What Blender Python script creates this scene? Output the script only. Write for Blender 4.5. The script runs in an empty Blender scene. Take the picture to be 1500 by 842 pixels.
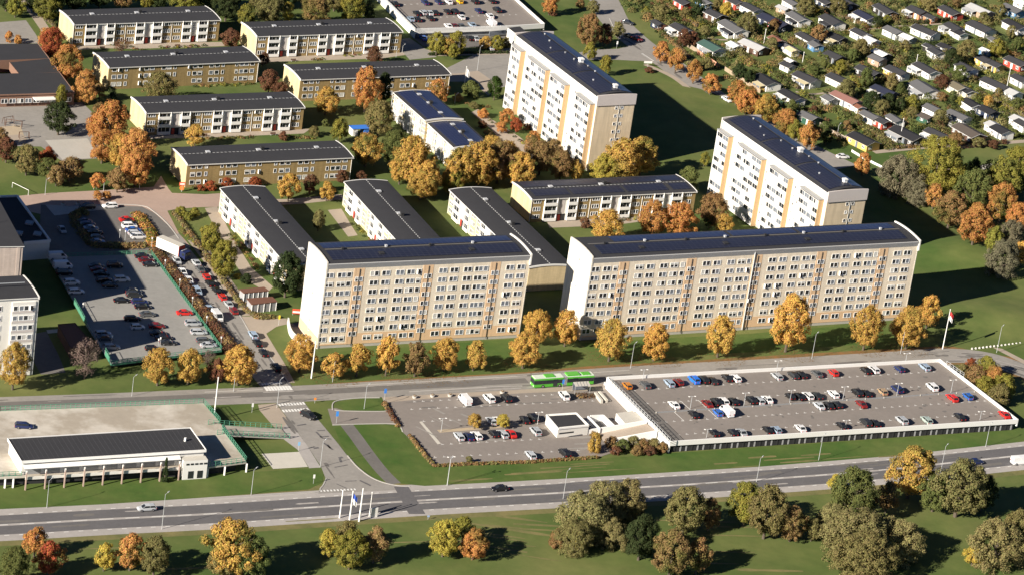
import bpy, math, random
from math import sin, cos, pi, radians as rad
from mathutils import Vector as V, Matrix
random.seed(7)
sc = bpy.context.scene
col = sc.collection
# ---------------------------------------------------------------- camera, light
f_px, TH, RO, DD = 4992., rad(22.541), rad(8.296), 986.2
F = V((0, cos(TH), -sin(TH))); U0 = V((0, sin(TH), cos(TH))); R0 = V((1, 0, 0))
CAM = -F*DD
Rv = R0*cos(RO)+U0*sin(RO); Uv = -R0*sin(RO)+U0*cos(RO)
cd = bpy.data.cameras.new('camera'); cam = bpy.data.objects.new('camera', cd); col.objects.link(cam)
cam.matrix_world = Matrix(((Rv.x, Uv.x, -F.x, CAM.x), (Rv.y, Uv.y, -F.y, CAM.y), (Rv.z, Uv.z, -F.z, CAM.z), (0, 0, 0, 1)))
cd.sensor_width = 36; cd.lens = 36*f_px/1500; cd.clip_start = 10; cd.clip_end = 6000
sc.camera = cam
SUN_EL, SUN_AZ = 25.5, 46.0            # shadows run along SUN_AZ (from +x, anticlockwise)
world = bpy.data.worlds.new('World'); sc.world = world; world.use_nodes = True
wn = world.node_tree; bg = wn.nodes['Background']
sky = wn.nodes.new('ShaderNodeTexSky'); sky.sky_type = 'NISHITA'; sky.sun_disc = False
sky.sun_elevation = rad(SUN_EL); sky.sun_rotation = rad(90-(SUN_AZ+180)); sky.air_density = 0.38; sky.dust_density = 0.0; sky.ozone_density = 4.0; sky.altitude = 500
wn.links.new(sky.outputs[0], bg.inputs[0]); bg.inputs[1].default_value = 0.05
sl = bpy.data.lights.new('sun', 'SUN'); sl.energy = 5.0; sl.angle = rad(0.53); sl.color = (1, .915, .79)
so = bpy.data.objects.new('sun', sl); col.objects.link(so)
d = V((cos(rad(SUN_AZ))*cos(rad(SUN_EL)), sin(rad(SUN_AZ))*cos(rad(SUN_EL)), -sin(rad(SUN_EL))))
so.rotation_euler = d.to_track_quat('-Z', 'Y').to_euler()
sc.view_settings.view_transform = 'Standard'; sc.view_settings.look = 'None'
sc.view_settings.exposure = 1.0; sc.view_settings.gamma = 1.0

# ---------------------------------------------------------------- helpers
def hgt(x, y):                                  # gentle mounds in the lawns
    h = 0
    for (cx, cy, hh, sx, sy) in MOUNDS:
        q = ((x-cx)/sx)**2+((y-cy)/sy)**2
        if q < 9: h += hh*math.exp(-q)
    return h
MOUNDS = []
def G(px, py, z=0.):                            # photo position -> point of the plane at height z
    dd = F+Rv*((px-750)/f_px)+Uv*((421-py)/f_px)
    return CAM+dd*((z-CAM.z)/dd.z)
CR = dict(o=(0, 0, 1), c1=(0, 0, 3.008), c2=(375, 0, 3.008), c3=(700, 0, 3.0075), c4=(1100, 0, 3.0075), c5=(0, 260, 2.8075), c6=(375, 240, 2.6306),
          c7=(750, 240, 2.8075), c8=(1100, 240, 2.8075), d1=(0, 530, 2.7), d2=(250, 530, 2.7), d3=(550, 530, 2.7), d4=(850, 510, 2.537),
          d5=(1150, 510, 2.537), d8=(560, 0, 5.357), f1=(880, 530, 6.478), f2=(1050, 520, 6.478), f3=(1220, 515, 6.7375), f4=(1350, 515, 6.733),
          f5=(600, 555, 6.235), i6=(770, 530, 5.264), g7=(70, 290, 6.476), g8=(130, 400, 6.014), h1=(220, 330, 6.0167), g2=(310, 430, 5.6125),
          h3=(960, 0, 6.0167), h4=(1120, 0, 6.0158), h5=(1300, 0, 6.015), h6=(1080, 100, 5.6136), h7=(1280, 110, 6.0136), h8=(1300, 220, 4.68))
def q(c, x, y):
    a = CR[c]; return (a[0]+x/a[2], a[1]+y/a[2])
def QG(c, x, y, z=0.): return G(*q(c, x, y), z)
def pxm(px, py):                                # photo pixels per metre there
    p = G(px, py); return f_px/((p-CAM).dot(F))

ORD = ['', 'first', 'second', 'third', 'fourth', 'fifth', 'sixth', 'seventh', 'eighth', 'ninth', 'tenth', 'eleventh', 'twelfth', 'thirteenth', 'fourteenth',
       'fifteenth', 'sixteenth', 'seventeenth', 'eighteenth', 'nineteenth', 'twentieth']
def nth(i, n, side='left'):
    other = {'left': 'right', 'top': 'bottom'}[side]
    if n == 1: return 'the only one'
    if i == 1: return side+'most'if side == 'left' else 'topmost'
    if i == n: return other+'most' if side == 'left' else 'lowest'
    if i > n/2+1 and n-i+1 < 21: return ORD[n-i+1]+' from the '+other
    return ORD[i]+' from the '+side if i < 21 else str(i)+'th from the '+side

MATS = {}
def mat(name, c, rough=.8, noise=0, scale=1., metal=0, bump=0, spec=.3, c2=None, objcol=False, amt=.5):
    if name in MATS: return MATS[name]
    m = bpy.data.materials.new(name); m.use_nodes = True; MATS[name] = m
    nt = m.node_tree; b = nt.nodes['Principled BSDF']
    b.inputs['Base Color'].default_value = (*c, 1); b.inputs['Roughness'].default_value = rough
    b.inputs['Metallic'].default_value = metal; b.inputs['Specular IOR Level'].default_value = spec
    src = None
    if objcol:
        oi = nt.nodes.new('ShaderNodeObjectInfo'); src = oi.outputs['Color']
    if noise or c2:
        geo = nt.nodes.new('ShaderNodeNewGeometry')
        n1 = nt.nodes.new('ShaderNodeTexNoise'); n1.inputs['Scale'].default_value = scale; n1.inputs['Detail'].default_value = 6; n1.inputs['Roughness'].default_value = .65
        nt.links.new(geo.outputs['Position'], n1.inputs['Vector'])
        if c2:
            cr = nt.nodes.new('ShaderNodeValToRGB'); cr.color_ramp.elements[0].position = .5-amt/4; cr.color_ramp.elements[1].position = .5+amt/4
            cr.color_ramp.elements[0].color = (*c, 1); cr.color_ramp.elements[1].color = (*c2, 1)
            nt.links.new(n1.outputs['Fac'], cr.inputs[0]); src = cr.outputs[0]
        if noise:
            n2 = nt.nodes.new('ShaderNodeTexNoise'); n2.inputs['Scale'].default_value = scale*7; n2.inputs['Detail'].default_value = 9; n2.inputs['Roughness'].default_value = .68
            nt.links.new(geo.outputs['Position'], n2.inputs['Vector'])
            mr = nt.nodes.new('ShaderNodeMapRange'); mr.inputs[1].default_value = .25; mr.inputs[2].default_value = .75
            mr.inputs[3].default_value = 1-noise; mr.inputs[4].default_value = 1+noise
            ad = nt.nodes.new('ShaderNodeMath'); ad.operation = 'MULTIPLY_ADD'; ad.inputs[1].default_value = .5
            h = nt.nodes.new('ShaderNodeMath'); h.operation = 'MULTIPLY'; h.inputs[1].default_value = .5
            nt.links.new(n1.outputs['Fac'], h.inputs[0]); nt.links.new(n2.outputs['Fac'], ad.inputs[0]); nt.links.new(h.outputs[0], ad.inputs[2])
            nt.links.new(ad.outputs[0], mr.inputs[0])
            hv = nt.nodes.new('ShaderNodeMixRGB'); hv.blend_type = 'MULTIPLY'; hv.inputs[0].default_value = 1
            if src: nt.links.new(src, hv.inputs[1])
            else: hv.inputs[1].default_value = (*c, 1)
            nt.links.new(mr.outputs[0], hv.inputs[2]); src = hv.outputs[0]
        if bump:
            bp = nt.nodes.new('ShaderNodeBump'); bp.inputs['Strength'].default_value = bump; bp.inputs['Distance'].default_value = .05
            nt.links.new(n1.outputs['Fac'], bp.inputs['Height']); nt.links.new(bp.outputs[0], b.inputs['Normal'])
    if src: nt.links.new(src, b.inputs['Base Color'])
    return m

def leafmat(name, attr=False, soft=.3):
    m = bpy.data.materials.new(name); m.use_nodes = True; nt = m.node_tree; nt.nodes.clear()
    out = nt.nodes.new('ShaderNodeOutputMaterial')
    at = nt.nodes.new('ShaderNodeAttribute'); at.attribute_name = 'rnd'
    if attr:
        ac = nt.nodes.new('ShaderNodeAttribute'); ac.attribute_name = 'tint'; c = ac.outputs['Color']
    else:
        oi = nt.nodes.new('ShaderNodeObjectInfo')
        tc = nt.nodes.new('ShaderNodeTexCoord'); mp = nt.nodes.new('ShaderNodeVectorMath'); mp.operation = 'ADD'
        nt.links.new(tc.outputs['Object'], mp.inputs[0]); nt.links.new(oi.outputs['Location'], mp.inputs[1])
        ns = nt.nodes.new('ShaderNodeTexNoise'); ns.inputs['Scale'].default_value = .9; ns.inputs['Detail'].default_value = 2
        nt.links.new(mp.outputs[0], ns.inputs['Vector'])
        # share of the second (green) colour: object alpha
        sb = nt.nodes.new('ShaderNodeMath'); sb.operation = 'SUBTRACT'; sb.inputs[0].default_value = 1.0
        nt.links.new(oi.outputs['Alpha'], sb.inputs[1])
        a1 = nt.nodes.new('ShaderNodeMath'); a1.operation = 'ADD'; nt.links.new(ns.outputs['Fac'], a1.inputs[0]); nt.links.new(sb.outputs[0], a1.inputs[1])
        mr = nt.nodes.new('ShaderNodeMapRange'); mr.inputs[1].default_value = .72; mr.inputs[2].default_value = .98
        nt.links.new(a1.outputs[0], mr.inputs[0])
        mx = nt.nodes.new('ShaderNodeMixRGB'); mx.inputs[2].default_value = (.13, .14, .04, 1)
        nt.links.new(mr.outputs[0], mx.inputs[0]); nt.links.new(oi.outputs['Color'], mx.inputs[1]); c = mx.outputs[0]
    hs = nt.nodes.new('ShaderNodeHueSaturation')
    r1 = nt.nodes.new('ShaderNodeMapRange'); r1.inputs[3].default_value = .475; r1.inputs[4].default_value = .525
    r2 = nt.nodes.new('ShaderNodeMapRange'); r2.inputs[3].default_value = .78; r2.inputs[4].default_value = 1.2
    fr = nt.nodes.new('ShaderNodeMath'); fr.operation = 'FRACT'; ml = nt.nodes.new('ShaderNodeMath'); ml.operation = 'MULTIPLY'; ml.inputs[1].default_value = 7.13
    nt.links.new(at.outputs['Fac'], r1.inputs[0]); nt.links.new(at.outputs['Fac'], ml.inputs[0]); nt.links.new(ml.outputs[0], fr.inputs[0]); nt.links.new(fr.outputs[0], r2.inputs[0])
    nt.links.new(r1.outputs[0], hs.inputs['Hue']); nt.links.new(r2.outputs[0], hs.inputs['Value']); nt.links.new(c, hs.inputs['Color'])
    df = nt.nodes.new('ShaderNodeBsdfDiffuse'); tr = nt.nodes.new('ShaderNodeBsdfTranslucent'); ms = nt.nodes.new('ShaderNodeMixShader'); ms.inputs[0].default_value = soft
    nt.links.new(hs.outputs[0], df.inputs[0]); nt.links.new(hs.outputs[0], tr.inputs[0]); nt.links.new(df.outputs[0], ms.inputs[1]); nt.links.new(tr.outputs[0], ms.inputs[2])
    nt.links.new(ms.outputs[0], out.inputs[0]); MATS[name] = m
    return m

def solarmat(name, c, cl, sx, sy, rough=.25):
    m = bpy.data.materials.new(name); m.use_nodes = True; nt = m.node_tree; b = nt.nodes['Principled BSDF']
    tc = nt.nodes.new('ShaderNodeTexCoord'); br = nt.nodes.new('ShaderNodeTexBrick'); br.offset = 0
    br.inputs['Color1'].default_value = (*c, 1); br.inputs['Color2'].default_value = (c[0]*.8, c[1]*.8, c[2]*.85, 1); br.inputs['Mortar'].default_value = (*cl, 1)
    br.inputs['Scale'].default_value = 1; br.inputs['Mortar Size'].default_value = .05; br.inputs['Mortar Smooth'].default_value = .1
    br.inputs['Brick Width'].default_value = sx; br.inputs['Row Height'].default_value = sy
    nt.links.new(tc.outputs['Object'], br.inputs['Vector']); nt.links.new(br.outputs['Color'], b.inputs['Base Color'])
    b.inputs['Roughness'].default_value = rough; b.inputs['Specular IOR Level'].default_value = .5; MATS[name] = m
    return m
def panelmat(name, c, cl, sx, sz, msz=.04, noise=.06, off=0):     # wall with joints, in the building's own axes
    m = bpy.data.materials.new(name); m.use_nodes = True; nt = m.node_tree; b = nt.nodes['Principled BSDF']
    tc = nt.nodes.new('ShaderNodeTexCoord'); sp = nt.nodes.new('ShaderNodeSeparateXYZ'); cb = nt.nodes.new('ShaderNodeCombineXYZ')
    ad = nt.nodes.new('ShaderNodeMath'); ad.operation = 'ADD'
    nt.links.new(tc.outputs['Object'], sp.inputs[0]); nt.links.new(sp.outputs['X'], ad.inputs[0]); nt.links.new(sp.outputs['Y'], ad.inputs[1])
    nt.links.new(ad.outputs[0], cb.inputs['X']); nt.links.new(sp.outputs['Z'], cb.inputs['Y'])
    br = nt.nodes.new('ShaderNodeTexBrick'); br.offset = off
    br.inputs['Color1'].default_value = (*c, 1); br.inputs['Color2'].default_value = (*[min(1, k*(1-noise)) for k in c], 1); br.inputs['Mortar'].default_value = (*cl, 1)
    br.inputs['Scale'].default_value = 1; br.inputs['Mortar Size'].default_value = msz; br.inputs['Brick Width'].default_value = sx; br.inputs['Row Height'].default_value = sz
    nt.links.new(cb.outputs[0], br.inputs['Vector'])
    ns = nt.nodes.new('ShaderNodeTexNoise'); ns.inputs['Scale'].default_value = .5; ns.inputs['Detail'].default_value = 5
    nt.links.new(tc.outputs['Object'], ns.inputs['Vector'])
    mr = nt.nodes.new('ShaderNodeMapRange'); mr.inputs[3].default_value = .9; mr.inputs[4].default_value = 1.08; nt.links.new(ns.outputs['Fac'], mr.inputs[0])
    mx = nt.nodes.new('ShaderNodeMixRGB'); mx.blend_type = 'MULTIPLY'; mx.inputs[0].default_value = 1
    mp = nt.nodes.new('ShaderNodeMapping'); mp.inputs['Scale'].default_value = (1.1, 1.1, .09); nt.links.new(tc.outputs['Object'], mp.inputs[0])
    n3 = nt.nodes.new('ShaderNodeTexNoise'); n3.inputs['Scale'].default_value = 1.2; n3.inputs['Detail'].default_value = 4; nt.links.new(mp.outputs[0], n3.inputs['Vector'])
    m3 = nt.nodes.new('ShaderNodeMapRange'); m3.inputs[1].default_value = .35; m3.inputs[2].default_value = .65; m3.inputs[3].default_value = .86; m3.inputs[4].default_value = 1.04; nt.links.new(n3.outputs['Fac'], m3.inputs[0])
    mm = nt.nodes.new('ShaderNodeMath'); mm.operation = 'MULTIPLY'; nt.links.new(mr.outputs[0], mm.inputs[0]); nt.links.new(m3.outputs[0], mm.inputs[1])
    nt.links.new(br.outputs['Color'], mx.inputs[1]); nt.links.new(mm.outputs[0], mx.inputs[2]); nt.links.new(mx.outputs[0], b.inputs['Base Color'])
    b.inputs['Roughness'].default_value = .85; b.inputs['Specular IOR Level'].default_value = .2; MATS[name] = m
    return m

mat('white', (.80, .79, .76), .6, .04, .6)
mat('balcony_white', (.60, .58, .55), .7, .05, 1)
mat('white_wall', (.74, .72, .67), .8, .05, .4)
mat('glass_dark', (.025, .03, .035), .12, spec=.6)
mat('glass_mid', (.16, .18, .21), .2, spec=.6)  # pale bluish reflection put into the pane colour
mat('curtain', (.55, .54, .50), .5)
mat('grey_metal', (.35, .36, .37), .5, metal=.3)
mat('pale_metal', (.6, .61, .62), .4, metal=.2)
mat('dark', (.03, .03, .032), .8)
mat('rail', (.55, .57, .58), .5, metal=.4)
mat('green_rail', (.08, .25, .16), .6)
mat('roof_felt', (.036, .036, .04), .85, .18, .35)
mat('roof_seam', (.065, .065, .07), .8)
mat('roof_edge', (.70, .69, .66), .6)
mat('fascia', (.33, .33, .34), .6, .06, .5)
mat('attic', (.55, .50, .47), .8, .05, .5)
mat('ochre', (.62, .43, .24), .8, .05, .5)
mat('ochre_band', (.66, .46, .285), .8, .05, .5)
mat('concrete', (.42, .40, .36), .85, .14, .25)
mat('concrete_pale', (.52, .49, .43), .85, .1, .5)
mat('deck_grey', (.225, .198, .178), .9, .17, .1)
mat('deck_pale', (.37, .325, .265), .9, .16, .08, c2=(.50, .46, .40), amt=.3)
mat('deck_west', (.27, .262, .245), .9, .2, .1)
mat('asphalt', (.15, .14, .13), .9, .24, .12)
mat('asphalt_light', (.27, .252, .23), .9, .24, .1)
mat('asphalt_dark', (.12, .115, .118), .9, .24, .15)
mat('shoulder', (.36, .335, .315), .9, .2, .12)
mat('pink_paving', (.38, .28, .23), .9, .14, .15)
mat('tan_path', (.36, .30, .24), .9, .14, .3)
mat('paint_line', (.72, .71, .68), .7, .1, 3)
mat('kerb', (.42, .40, .37), .85, .08, 1)
mat('grass', (.062, .108, .020), .95, .30, .022, c2=(.13, .14, .042), amt=.6, bump=.3)
mat('grass_fresh', (.050, .105, .015), .95, .30, .05, c2=(.092, .118, .028), amt=.6)
mat('dry_grass', (.125, .13, .045), .95, .25, .12, c2=(.19, .16, .065), amt=.6)
mat('leaf_litter', (.26, .13, .045), .95, .3, .4, c2=(.13, .10, .04), amt=.6)
mat('column_brown', (.45, .33, .28), .8)
mat('bark', (.10, .08, .06), .9, .2, 3)
mat('red_trim', (.45, .06, .04), .6)
mat('red_brick', (.24, .14, .10), .9, .15, 2)
mat('brown_wood', (.11, .055, .035), .85, .2, 1)
mat('brown_roof', (.16, .075, .05), .85, .15, 1)
mat('car_paint', (.5, .5, .5), .22, objcol=True, spec=.6)
mat('car_glass', (.02, .024, .028), .08, spec=.7)
mat('tyre', (.02, .02, .02), .9)
mat('rim', (.4, .4, .42), .4, metal=.6)
mat('lamp_red', (.45, .02, .02), .3)
mat('lamp_clear', (.7, .7, .68), .2)
mat('any', (.5, .5, .5), .7, .05, 1, objcol=True)
mat('any_rough', (.5, .5, .5), .9, .16, .8, objcol=True)
mat('bus_green', (.09, .40, .04), .4)
mat('bus_pale', (.60, .66, .56), .5)
mat('frame_white', (.87, .87, .86), .5)
mat('stone', (.5, .48, .44), .9, .15, 2)
mat('soil', (.10, .075, .05), .95, .3, .5)
mat('sand', (.42, .34, .24), .95, .15, .5)
panelmat('ridge_dash', (.4, .4, .4), (.05, .05, .055), 1.3, 200., .28, .1)
leafmat('leaves', soft=.3); leafmat('tint_leaves', attr=True, soft=.3)
solarmat('solar_blue', (.016, .021, .06), (.07, .08, .12), 1.7, 1.05, .35)
solarmat('solar_dark', (.016, .018, .036), (.06, .065, .085), 1.7, 1.05, .45)
panelmat('facade', (.77, .675, .535), (.70, .61, .48), 3.6, 2.7, .025)
panelmat('gable_beige', (.70, .58, .41), (.6, .5, .36), 3.4, 2.7, .025)
panelmat('tan_brick', (.33, .235, .105), (.27, .20, .10), .9, .3, .02, .12, .5)
panelmat('pale_brick', (.62, .50, .30), (.52, .42, .27), .9, .3, .02, .08, .5)
panelmat('gable_brick', (.66, .53, .30), (.56, .45, .26), .9, .3, .02, .08, .5)
panelmat('pink_block', (.50, .42, .37), (.42, .35, .31), 1.2, .6, .02, .06, .5)
panelmat('stucco', (.70, .66, .58), (.62, .58, .50), 3.4, 2.7, .02, .02)
M = MATS

class MB:
    def __init__(s): s.v = []; s.f = []; s.m = []; s.ms = []; s.r = None
    def mi(s, m):
        if m not in s.ms: s.ms.append(m)
        return s.ms.index(m)
    def face(s, pts, m):
        n = len(s.v); s.v += [tuple(p) for p in pts]; s.f.append(list(range(n, n+len(pts)))); s.m.append(s.mi(m))
    def box(s, x0, x1, y0, y1, z0, z1, m, top=None):
        n = len(s.v)
        s.v += [(x, y, z) for z in (z0, z1) for (x, y) in ((x0, y0), (x1, y0), (x1, y1), (x0, y1))]
        s.f += [[n+3, n+2, n+1, n], [n+4, n+5, n+6, n+7], [n, n+1, n+5, n+4], [n+1, n+2, n+6, n+5], [n+2, n+3, n+7, n+6], [n+3, n, n+4, n+7]]
        k = s.mi(m); s.m += [k, s.mi(top) if top else k, k, k, k, k]
        return s
    def prism(s, pts, z0, z1, m, top=None, bottom=True):      # pts anticlockwise (x,y)
        a = sum(pts[i][0]*pts[(i+1) % len(pts)][1]-pts[(i+1) % len(pts)][0]*pts[i][1] for i in range(len(pts)))
        if a < 0: pts = pts[::-1]
        zb = z0 if hasattr(z0, '__len__') else [z0]*len(pts); zt = z1 if hasattr(z1, '__len__') else [z1]*len(pts)
        if a < 0: zb = list(zb)[::-1]; zt = list(zt)[::-1]
        n = len(s.v); k = len(pts)
        s.v += [(p[0], p[1], z) for p, z in zip(pts, zb)]+[(p[0], p[1], z) for p, z in zip(pts, zt)]
        s.f.append([n+k+i for i in range(k)]); s.m.append(s.mi(top or m))
        if bottom: s.f.append([n+k-1-i for i in range(k)]); s.m.append(s.mi(m))
        for i in range(k):
            j = (i+1) % k; s.f.append([n+i, n+j, n+k+j, n+k+i]); s.m.append(s.mi(m))
        return s
    def tube(s, a, b, r0, r1, m, n=6, cap=True):
        a = V(a); b = V(b); ax = (b-a)
        if ax.length < 1e-6: return s
        z = ax.normalized(); x = z.orthogonal().normalized(); y = z.cross(x); k = len(s.v)
        for (p, r) in ((a, r0), (b, r1)):
            for i in range(n): t = 2*pi*i/n; s.v.append(tuple(p+(x*cos(t)+y*sin(t))*r))
        for i in range(n): j = (i+1) % n; s.f.append([k+i, k+j, k+n+j, k+n+i]); s.m.append(s.mi(m))
        if cap: s.f.append([k+n+i for i in range(n)]); s.m.append(s.mi(m)); s.f.append([k+n-1-i for i in range(n)]); s.m.append(s.mi(m))
        return s
    def bar(s, a, b, w, h, m):                      # box along a-b in plan, height from a.z/b.z up by h
        a = V(a); b = V(b); t = (b-a).xy
        if t.length < 1e-6: return s
        t.normalize(); nn = V((-t.y, t.x, 0))*(w/2); n = len(s.v)
        for (p, dz) in ((a, 0), (b, 0)):
            s.v += [tuple(p+nn), tuple(p-nn), tuple(p-nn+V((0, 0, h))), tuple(p+nn+V((0, 0, h)))]
        for fc in ([0, 1, 2, 3], [7, 6, 5, 4], [1, 0, 4, 5], [2, 1, 5, 6], [3, 2, 6, 7], [0, 3, 7, 4]):
            s.f.append([n+i for i in fc]); s.m.append(s.mi(m))
        return s
    def mesh(s, name):
        me = bpy.data.meshes.new(name); me.from_pydata(s.v, [], s.f)
        for m in s.ms: me.materials.append(M[m])
        me.polygons.foreach_set('material_index', s.m); me.update(); return me
    def build(s, name, parent=None, kind=None, smooth=False):
        me = s.mesh(name)
        if smooth: me.polygons.foreach_set('use_smooth', [True]*len(me.polygons))
        return obj(name, me, parent, kind)
def obj(name, me, parent=None, kind=None, loc=None, rz=None):
    o = bpy.data.objects.new(name, me); col.objects.link(o)
    if parent: o.parent = parent
    if kind: o['kind'] = kind
    if loc is not None: o.location = loc
    if rz is not None: o.rotation_euler = (0, 0, rz)
    return o
def tag(o, label, cat, group=None):
    if not 4 <= len(label.split()) <= 16: print('LONG', len(label.split()), label)
    o['label'] = label; o['category'] = cat
    if group: o['group'] = group
    return o
def thing(name, label, cat, loc=(0, 0, 0), rz=0, group=None):
    return tag(obj(name, None, loc=loc, rz=rz), label, cat, group)
def tree_copy(src, loc, rz, label, group=None):
    r = src.copy(); col.objects.link(r); r.location = loc; r.rotation_euler = (0, 0, rz); r['label'] = label
    if group: r['group'] = group
    cs = []
    for ch in src.children:
        c = ch.copy(); col.objects.link(c); c.parent = r; cs.append(c)
    return r, cs
def catmull(P, n=8):
    P = [V(p) for p in P]; out = []
    for i in range(len(P)-1):
        a = P[max(i-1, 0)]; b = P[i]; c = P[i+1]; e = P[min(i+2, len(P)-1)]
        for k in range(n):
            t = k/n; out.append(.5*((2*b)+(c-a)*t+(2*a-5*b+4*c-e)*t*t+(3*b-a-3*c+e)*t**3))
    out.append(P[-1]); return out

# ---------------------------------------------------------------- ground
for (px, py, h, sx, sy) in ((1425, 375, 3.2, 20, 16), (1490, 470, 2.2, 26, 12), (985, 185, 1.6, 16, 22)):
    g = G(px, py); MOUNDS.append((g.x, g.y, h, sx, sy))
gx = [-2500, -1200, -500, -300]+[-220+4*i for i in range(116)]+[300, 500, 1200, 2500]
gy = [-2500, -1000, -400, -260]+[-230+4*i for i in range(156)]+[480, 800, 1500, 4000]
b = MB(); b.v = [(x, y, hgt(x, y)) for y in gy for x in gx]; W_ = len(gx)
b.f = [[j*W_+i, j*W_+i+1, (j+1)*W_+i+1, (j+1)*W_+i] for j in range(len(gy)-1) for i in range(W_-1)]; b.m = [b.mi('grass')]*len(b.f)
b.build('ground', kind='structure', smooth=True)
LV = 0.01
LCNT = {}
def lev(lv):
    LCNT[lv] = LCNT.get(lv, -1)+1; return lv*LV+min(LCNT[lv], 24)*.0004
def flat(name, pts, m, lv=1, z=None, kind='structure'):
    zz = (lev(lv) if z is None else z)
    P = [G(x, y, zz) for (x, y) in pts]
    P = [(p.x, p.y) for p in P]
    a = sum(P[i][0]*P[(i+1) % len(P)][1]-P[(i+1) % len(P)][0]*P[i][1] for i in range(len(P)))
    if a < 0: P = P[::-1]
    b = MB(); b.face([(x, y, zz) for x, y in P], m); return b.build(name, kind=kind)
def ribbon(name, pts, w, m, lv=1, off=0, dash=None, mb=None):
    P = catmull([G(x, y) for x, y in pts], 10); b = mb or MB(); zz = lev(lv)
    L = []; s = 0
    for i, p in enumerate(P):
        t = (P[min(i+1, len(P)-1)]-P[max(i-1, 0)]).xy.normalized(); n = V((-t.y, t.x))
        if i: s += (p-P[i-1]).length
        L.append((p.xy+n*off, n, s))
    if dash:
        on, gap = dash; s = 0
        def at(sv):
            for i in range(1, len(L)):
                if L[i][2] >= sv:
                    k = (sv-L[i-1][2])/max(1e-6, L[i][2]-L[i-1][2]); return L[i-1][0].lerp(L[i][0], k), L[i][1]
            return None
        while True:
            a = at(s); c = at(s+on)
            if not a or not c: break
            b.face([(*(a[0]-a[1]*w/2), zz), (*(c[0]-c[1]*w/2), zz), (*(c[0]+c[1]*w/2), zz), (*(a[0]+a[1]*w/2), zz)], m); s += on+gap
    else:
        for i in range(len(L)-1):
            a, na, _ = L[i]; c, nc, _ = L[i+1]
            b.face([(*(a-na*w/2), zz), (*(c-nc*w/2), zz), (*(c+nc*w/2), zz), (*(a+na*w/2), zz)], m)
    if mb: return b
    return b.build(name, kind='structure')
def kerb(pts, name='kerb', w=.3, h=.13):
    P = catmull([G(x, y) for x, y in pts], 6); b = MB()
    for i in range(len(P)-1): b.bar(P[i], P[i+1], w, h, 'kerb')
    b.build(name, kind='structure')
# --- the wide road along the bottom
HW = [(-90, 771), (0, 767.5), (150, 759), (300, 751.5), (450, 742), (624, 731), (809, 721), (870, 716), (1000, 708.5), (1110, 701), (1220, 693), (1308, 685), (1400, 675.5), (1500, 665), (1600, 654)]
ribbon('road_verge', HW, 21.5, 'dry_grass', 1)
ribbon('main_road', HW, 16.6, 'shoulder', 2)
for o in (2.3, -3.0): ribbon('main_road_lane', HW, 4.3, 'asphalt_dark', 3, off=o)
b = MB()
for o, dsh in ((4.9, (1.2, 2.4)), (-5.6, (1.2, 2.4)), (-.35, (3.5, 3))): ribbon('x', HW, .22, 'paint_line', 4, off=o, dash=dsh, mb=b)
b.build('road_markings', kind='structure')
# --- the road of the bus
BR = [(-90, 599), (0, 593.5), (150, 588), (300, 581.5), (430, 576.5), (550, 570), (660, 564), (772, 558), (870, 551), (1000, 543), (1150, 535), (1308, 525.5), (1386, 520.5), (1440, 524), (1482, 536), (1530, 556), (1600, 600)]
ribbon('road_verge', BR[8:], 12.5, 'leaf_litter', 1)
ribbon('road_verge', [(440, 571), (550, 562), (660, 556), (772, 549.5), (870, 541), (1000, 534), (1150, 524.5), (1308, 515.5)], 4.6, 'leaf_litter', 2)
ribbon('side_road', BR, 9.6, 'asphalt_light', 5)
ribbon('side_road_lane', [(x, y-1) for x, y in BR[:8]], 3.0, 'asphalt', 6)
kerb([(300, 574), (385, 570.3)]); kerb([(505, 565), (660, 556.5), (772, 550)]); kerb([(870, 545.5), (922, 542)])
kerb([(600, 573.5), (700, 567.5), (765, 565)])
# --- cross street
CS = [(236, 352), (246, 377.5), (277, 425), (310, 473.7), (330, 500), (352, 528), (372, 554), (388, 573), (405, 590), (424, 615), (450, 652), (470, 682), (477, 700), (466, 722), (600, 716), (572, 709), (546, 700), (524, 684), (509, 667), (496, 650), (479.6, 630), (467, 615), (452, 597), (438, 578), (424, 560), (404, 534), (385, 508), (366, 486), (352.6, 463), (325, 424), (297, 388), (276, 362), (262, 342)]
flat('cross_street', CS, 'asphalt_light', 4)
ribbon('street_median', [(296, 385), (325, 427), (352, 466), (366, 488), (385, 515), (404, 541), (424, 566)], .8, 'asphalt_dark', 5, off=.5)
ribbon('pavement', [(285, 352), (310, 385), (334, 418), (358, 452), (366, 462)], 4.2, 'tan_path', 3)
flat('pavement', [(366, 463), (372, 458), (395, 466), (420, 466), (421, 474), (405, 478), (390, 488), (401, 506), (417, 532), (432, 560), (424, 560), (404, 534), (385, 508), (366, 486), (352, 463)], 'tan_path', 5)
kerb([(297, 388), (325, 424), (352, 463), (366, 486), (385, 508), (404, 534), (422, 559)])
kerb([(509, 667), (524, 684), (546, 700), (572, 709), (600, 712)]); kerb([(478, 700), (470, 714), (450, 722), (300, 732)])
flat('pavement', [(378, 592), (404, 590), (424, 616), (420, 631), (405, 629), (380, 600)], 'tan_path', 3)
flat('pavement', [(424, 616), (450, 652), (470, 684), (453, 685), (436, 658), (412, 640), (412, 628)], 'shoulder', 3)
flat('forecourt', [(383, 664), (438, 661), (451, 683), (400, 686)], 'concrete_pale', 2)
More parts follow.
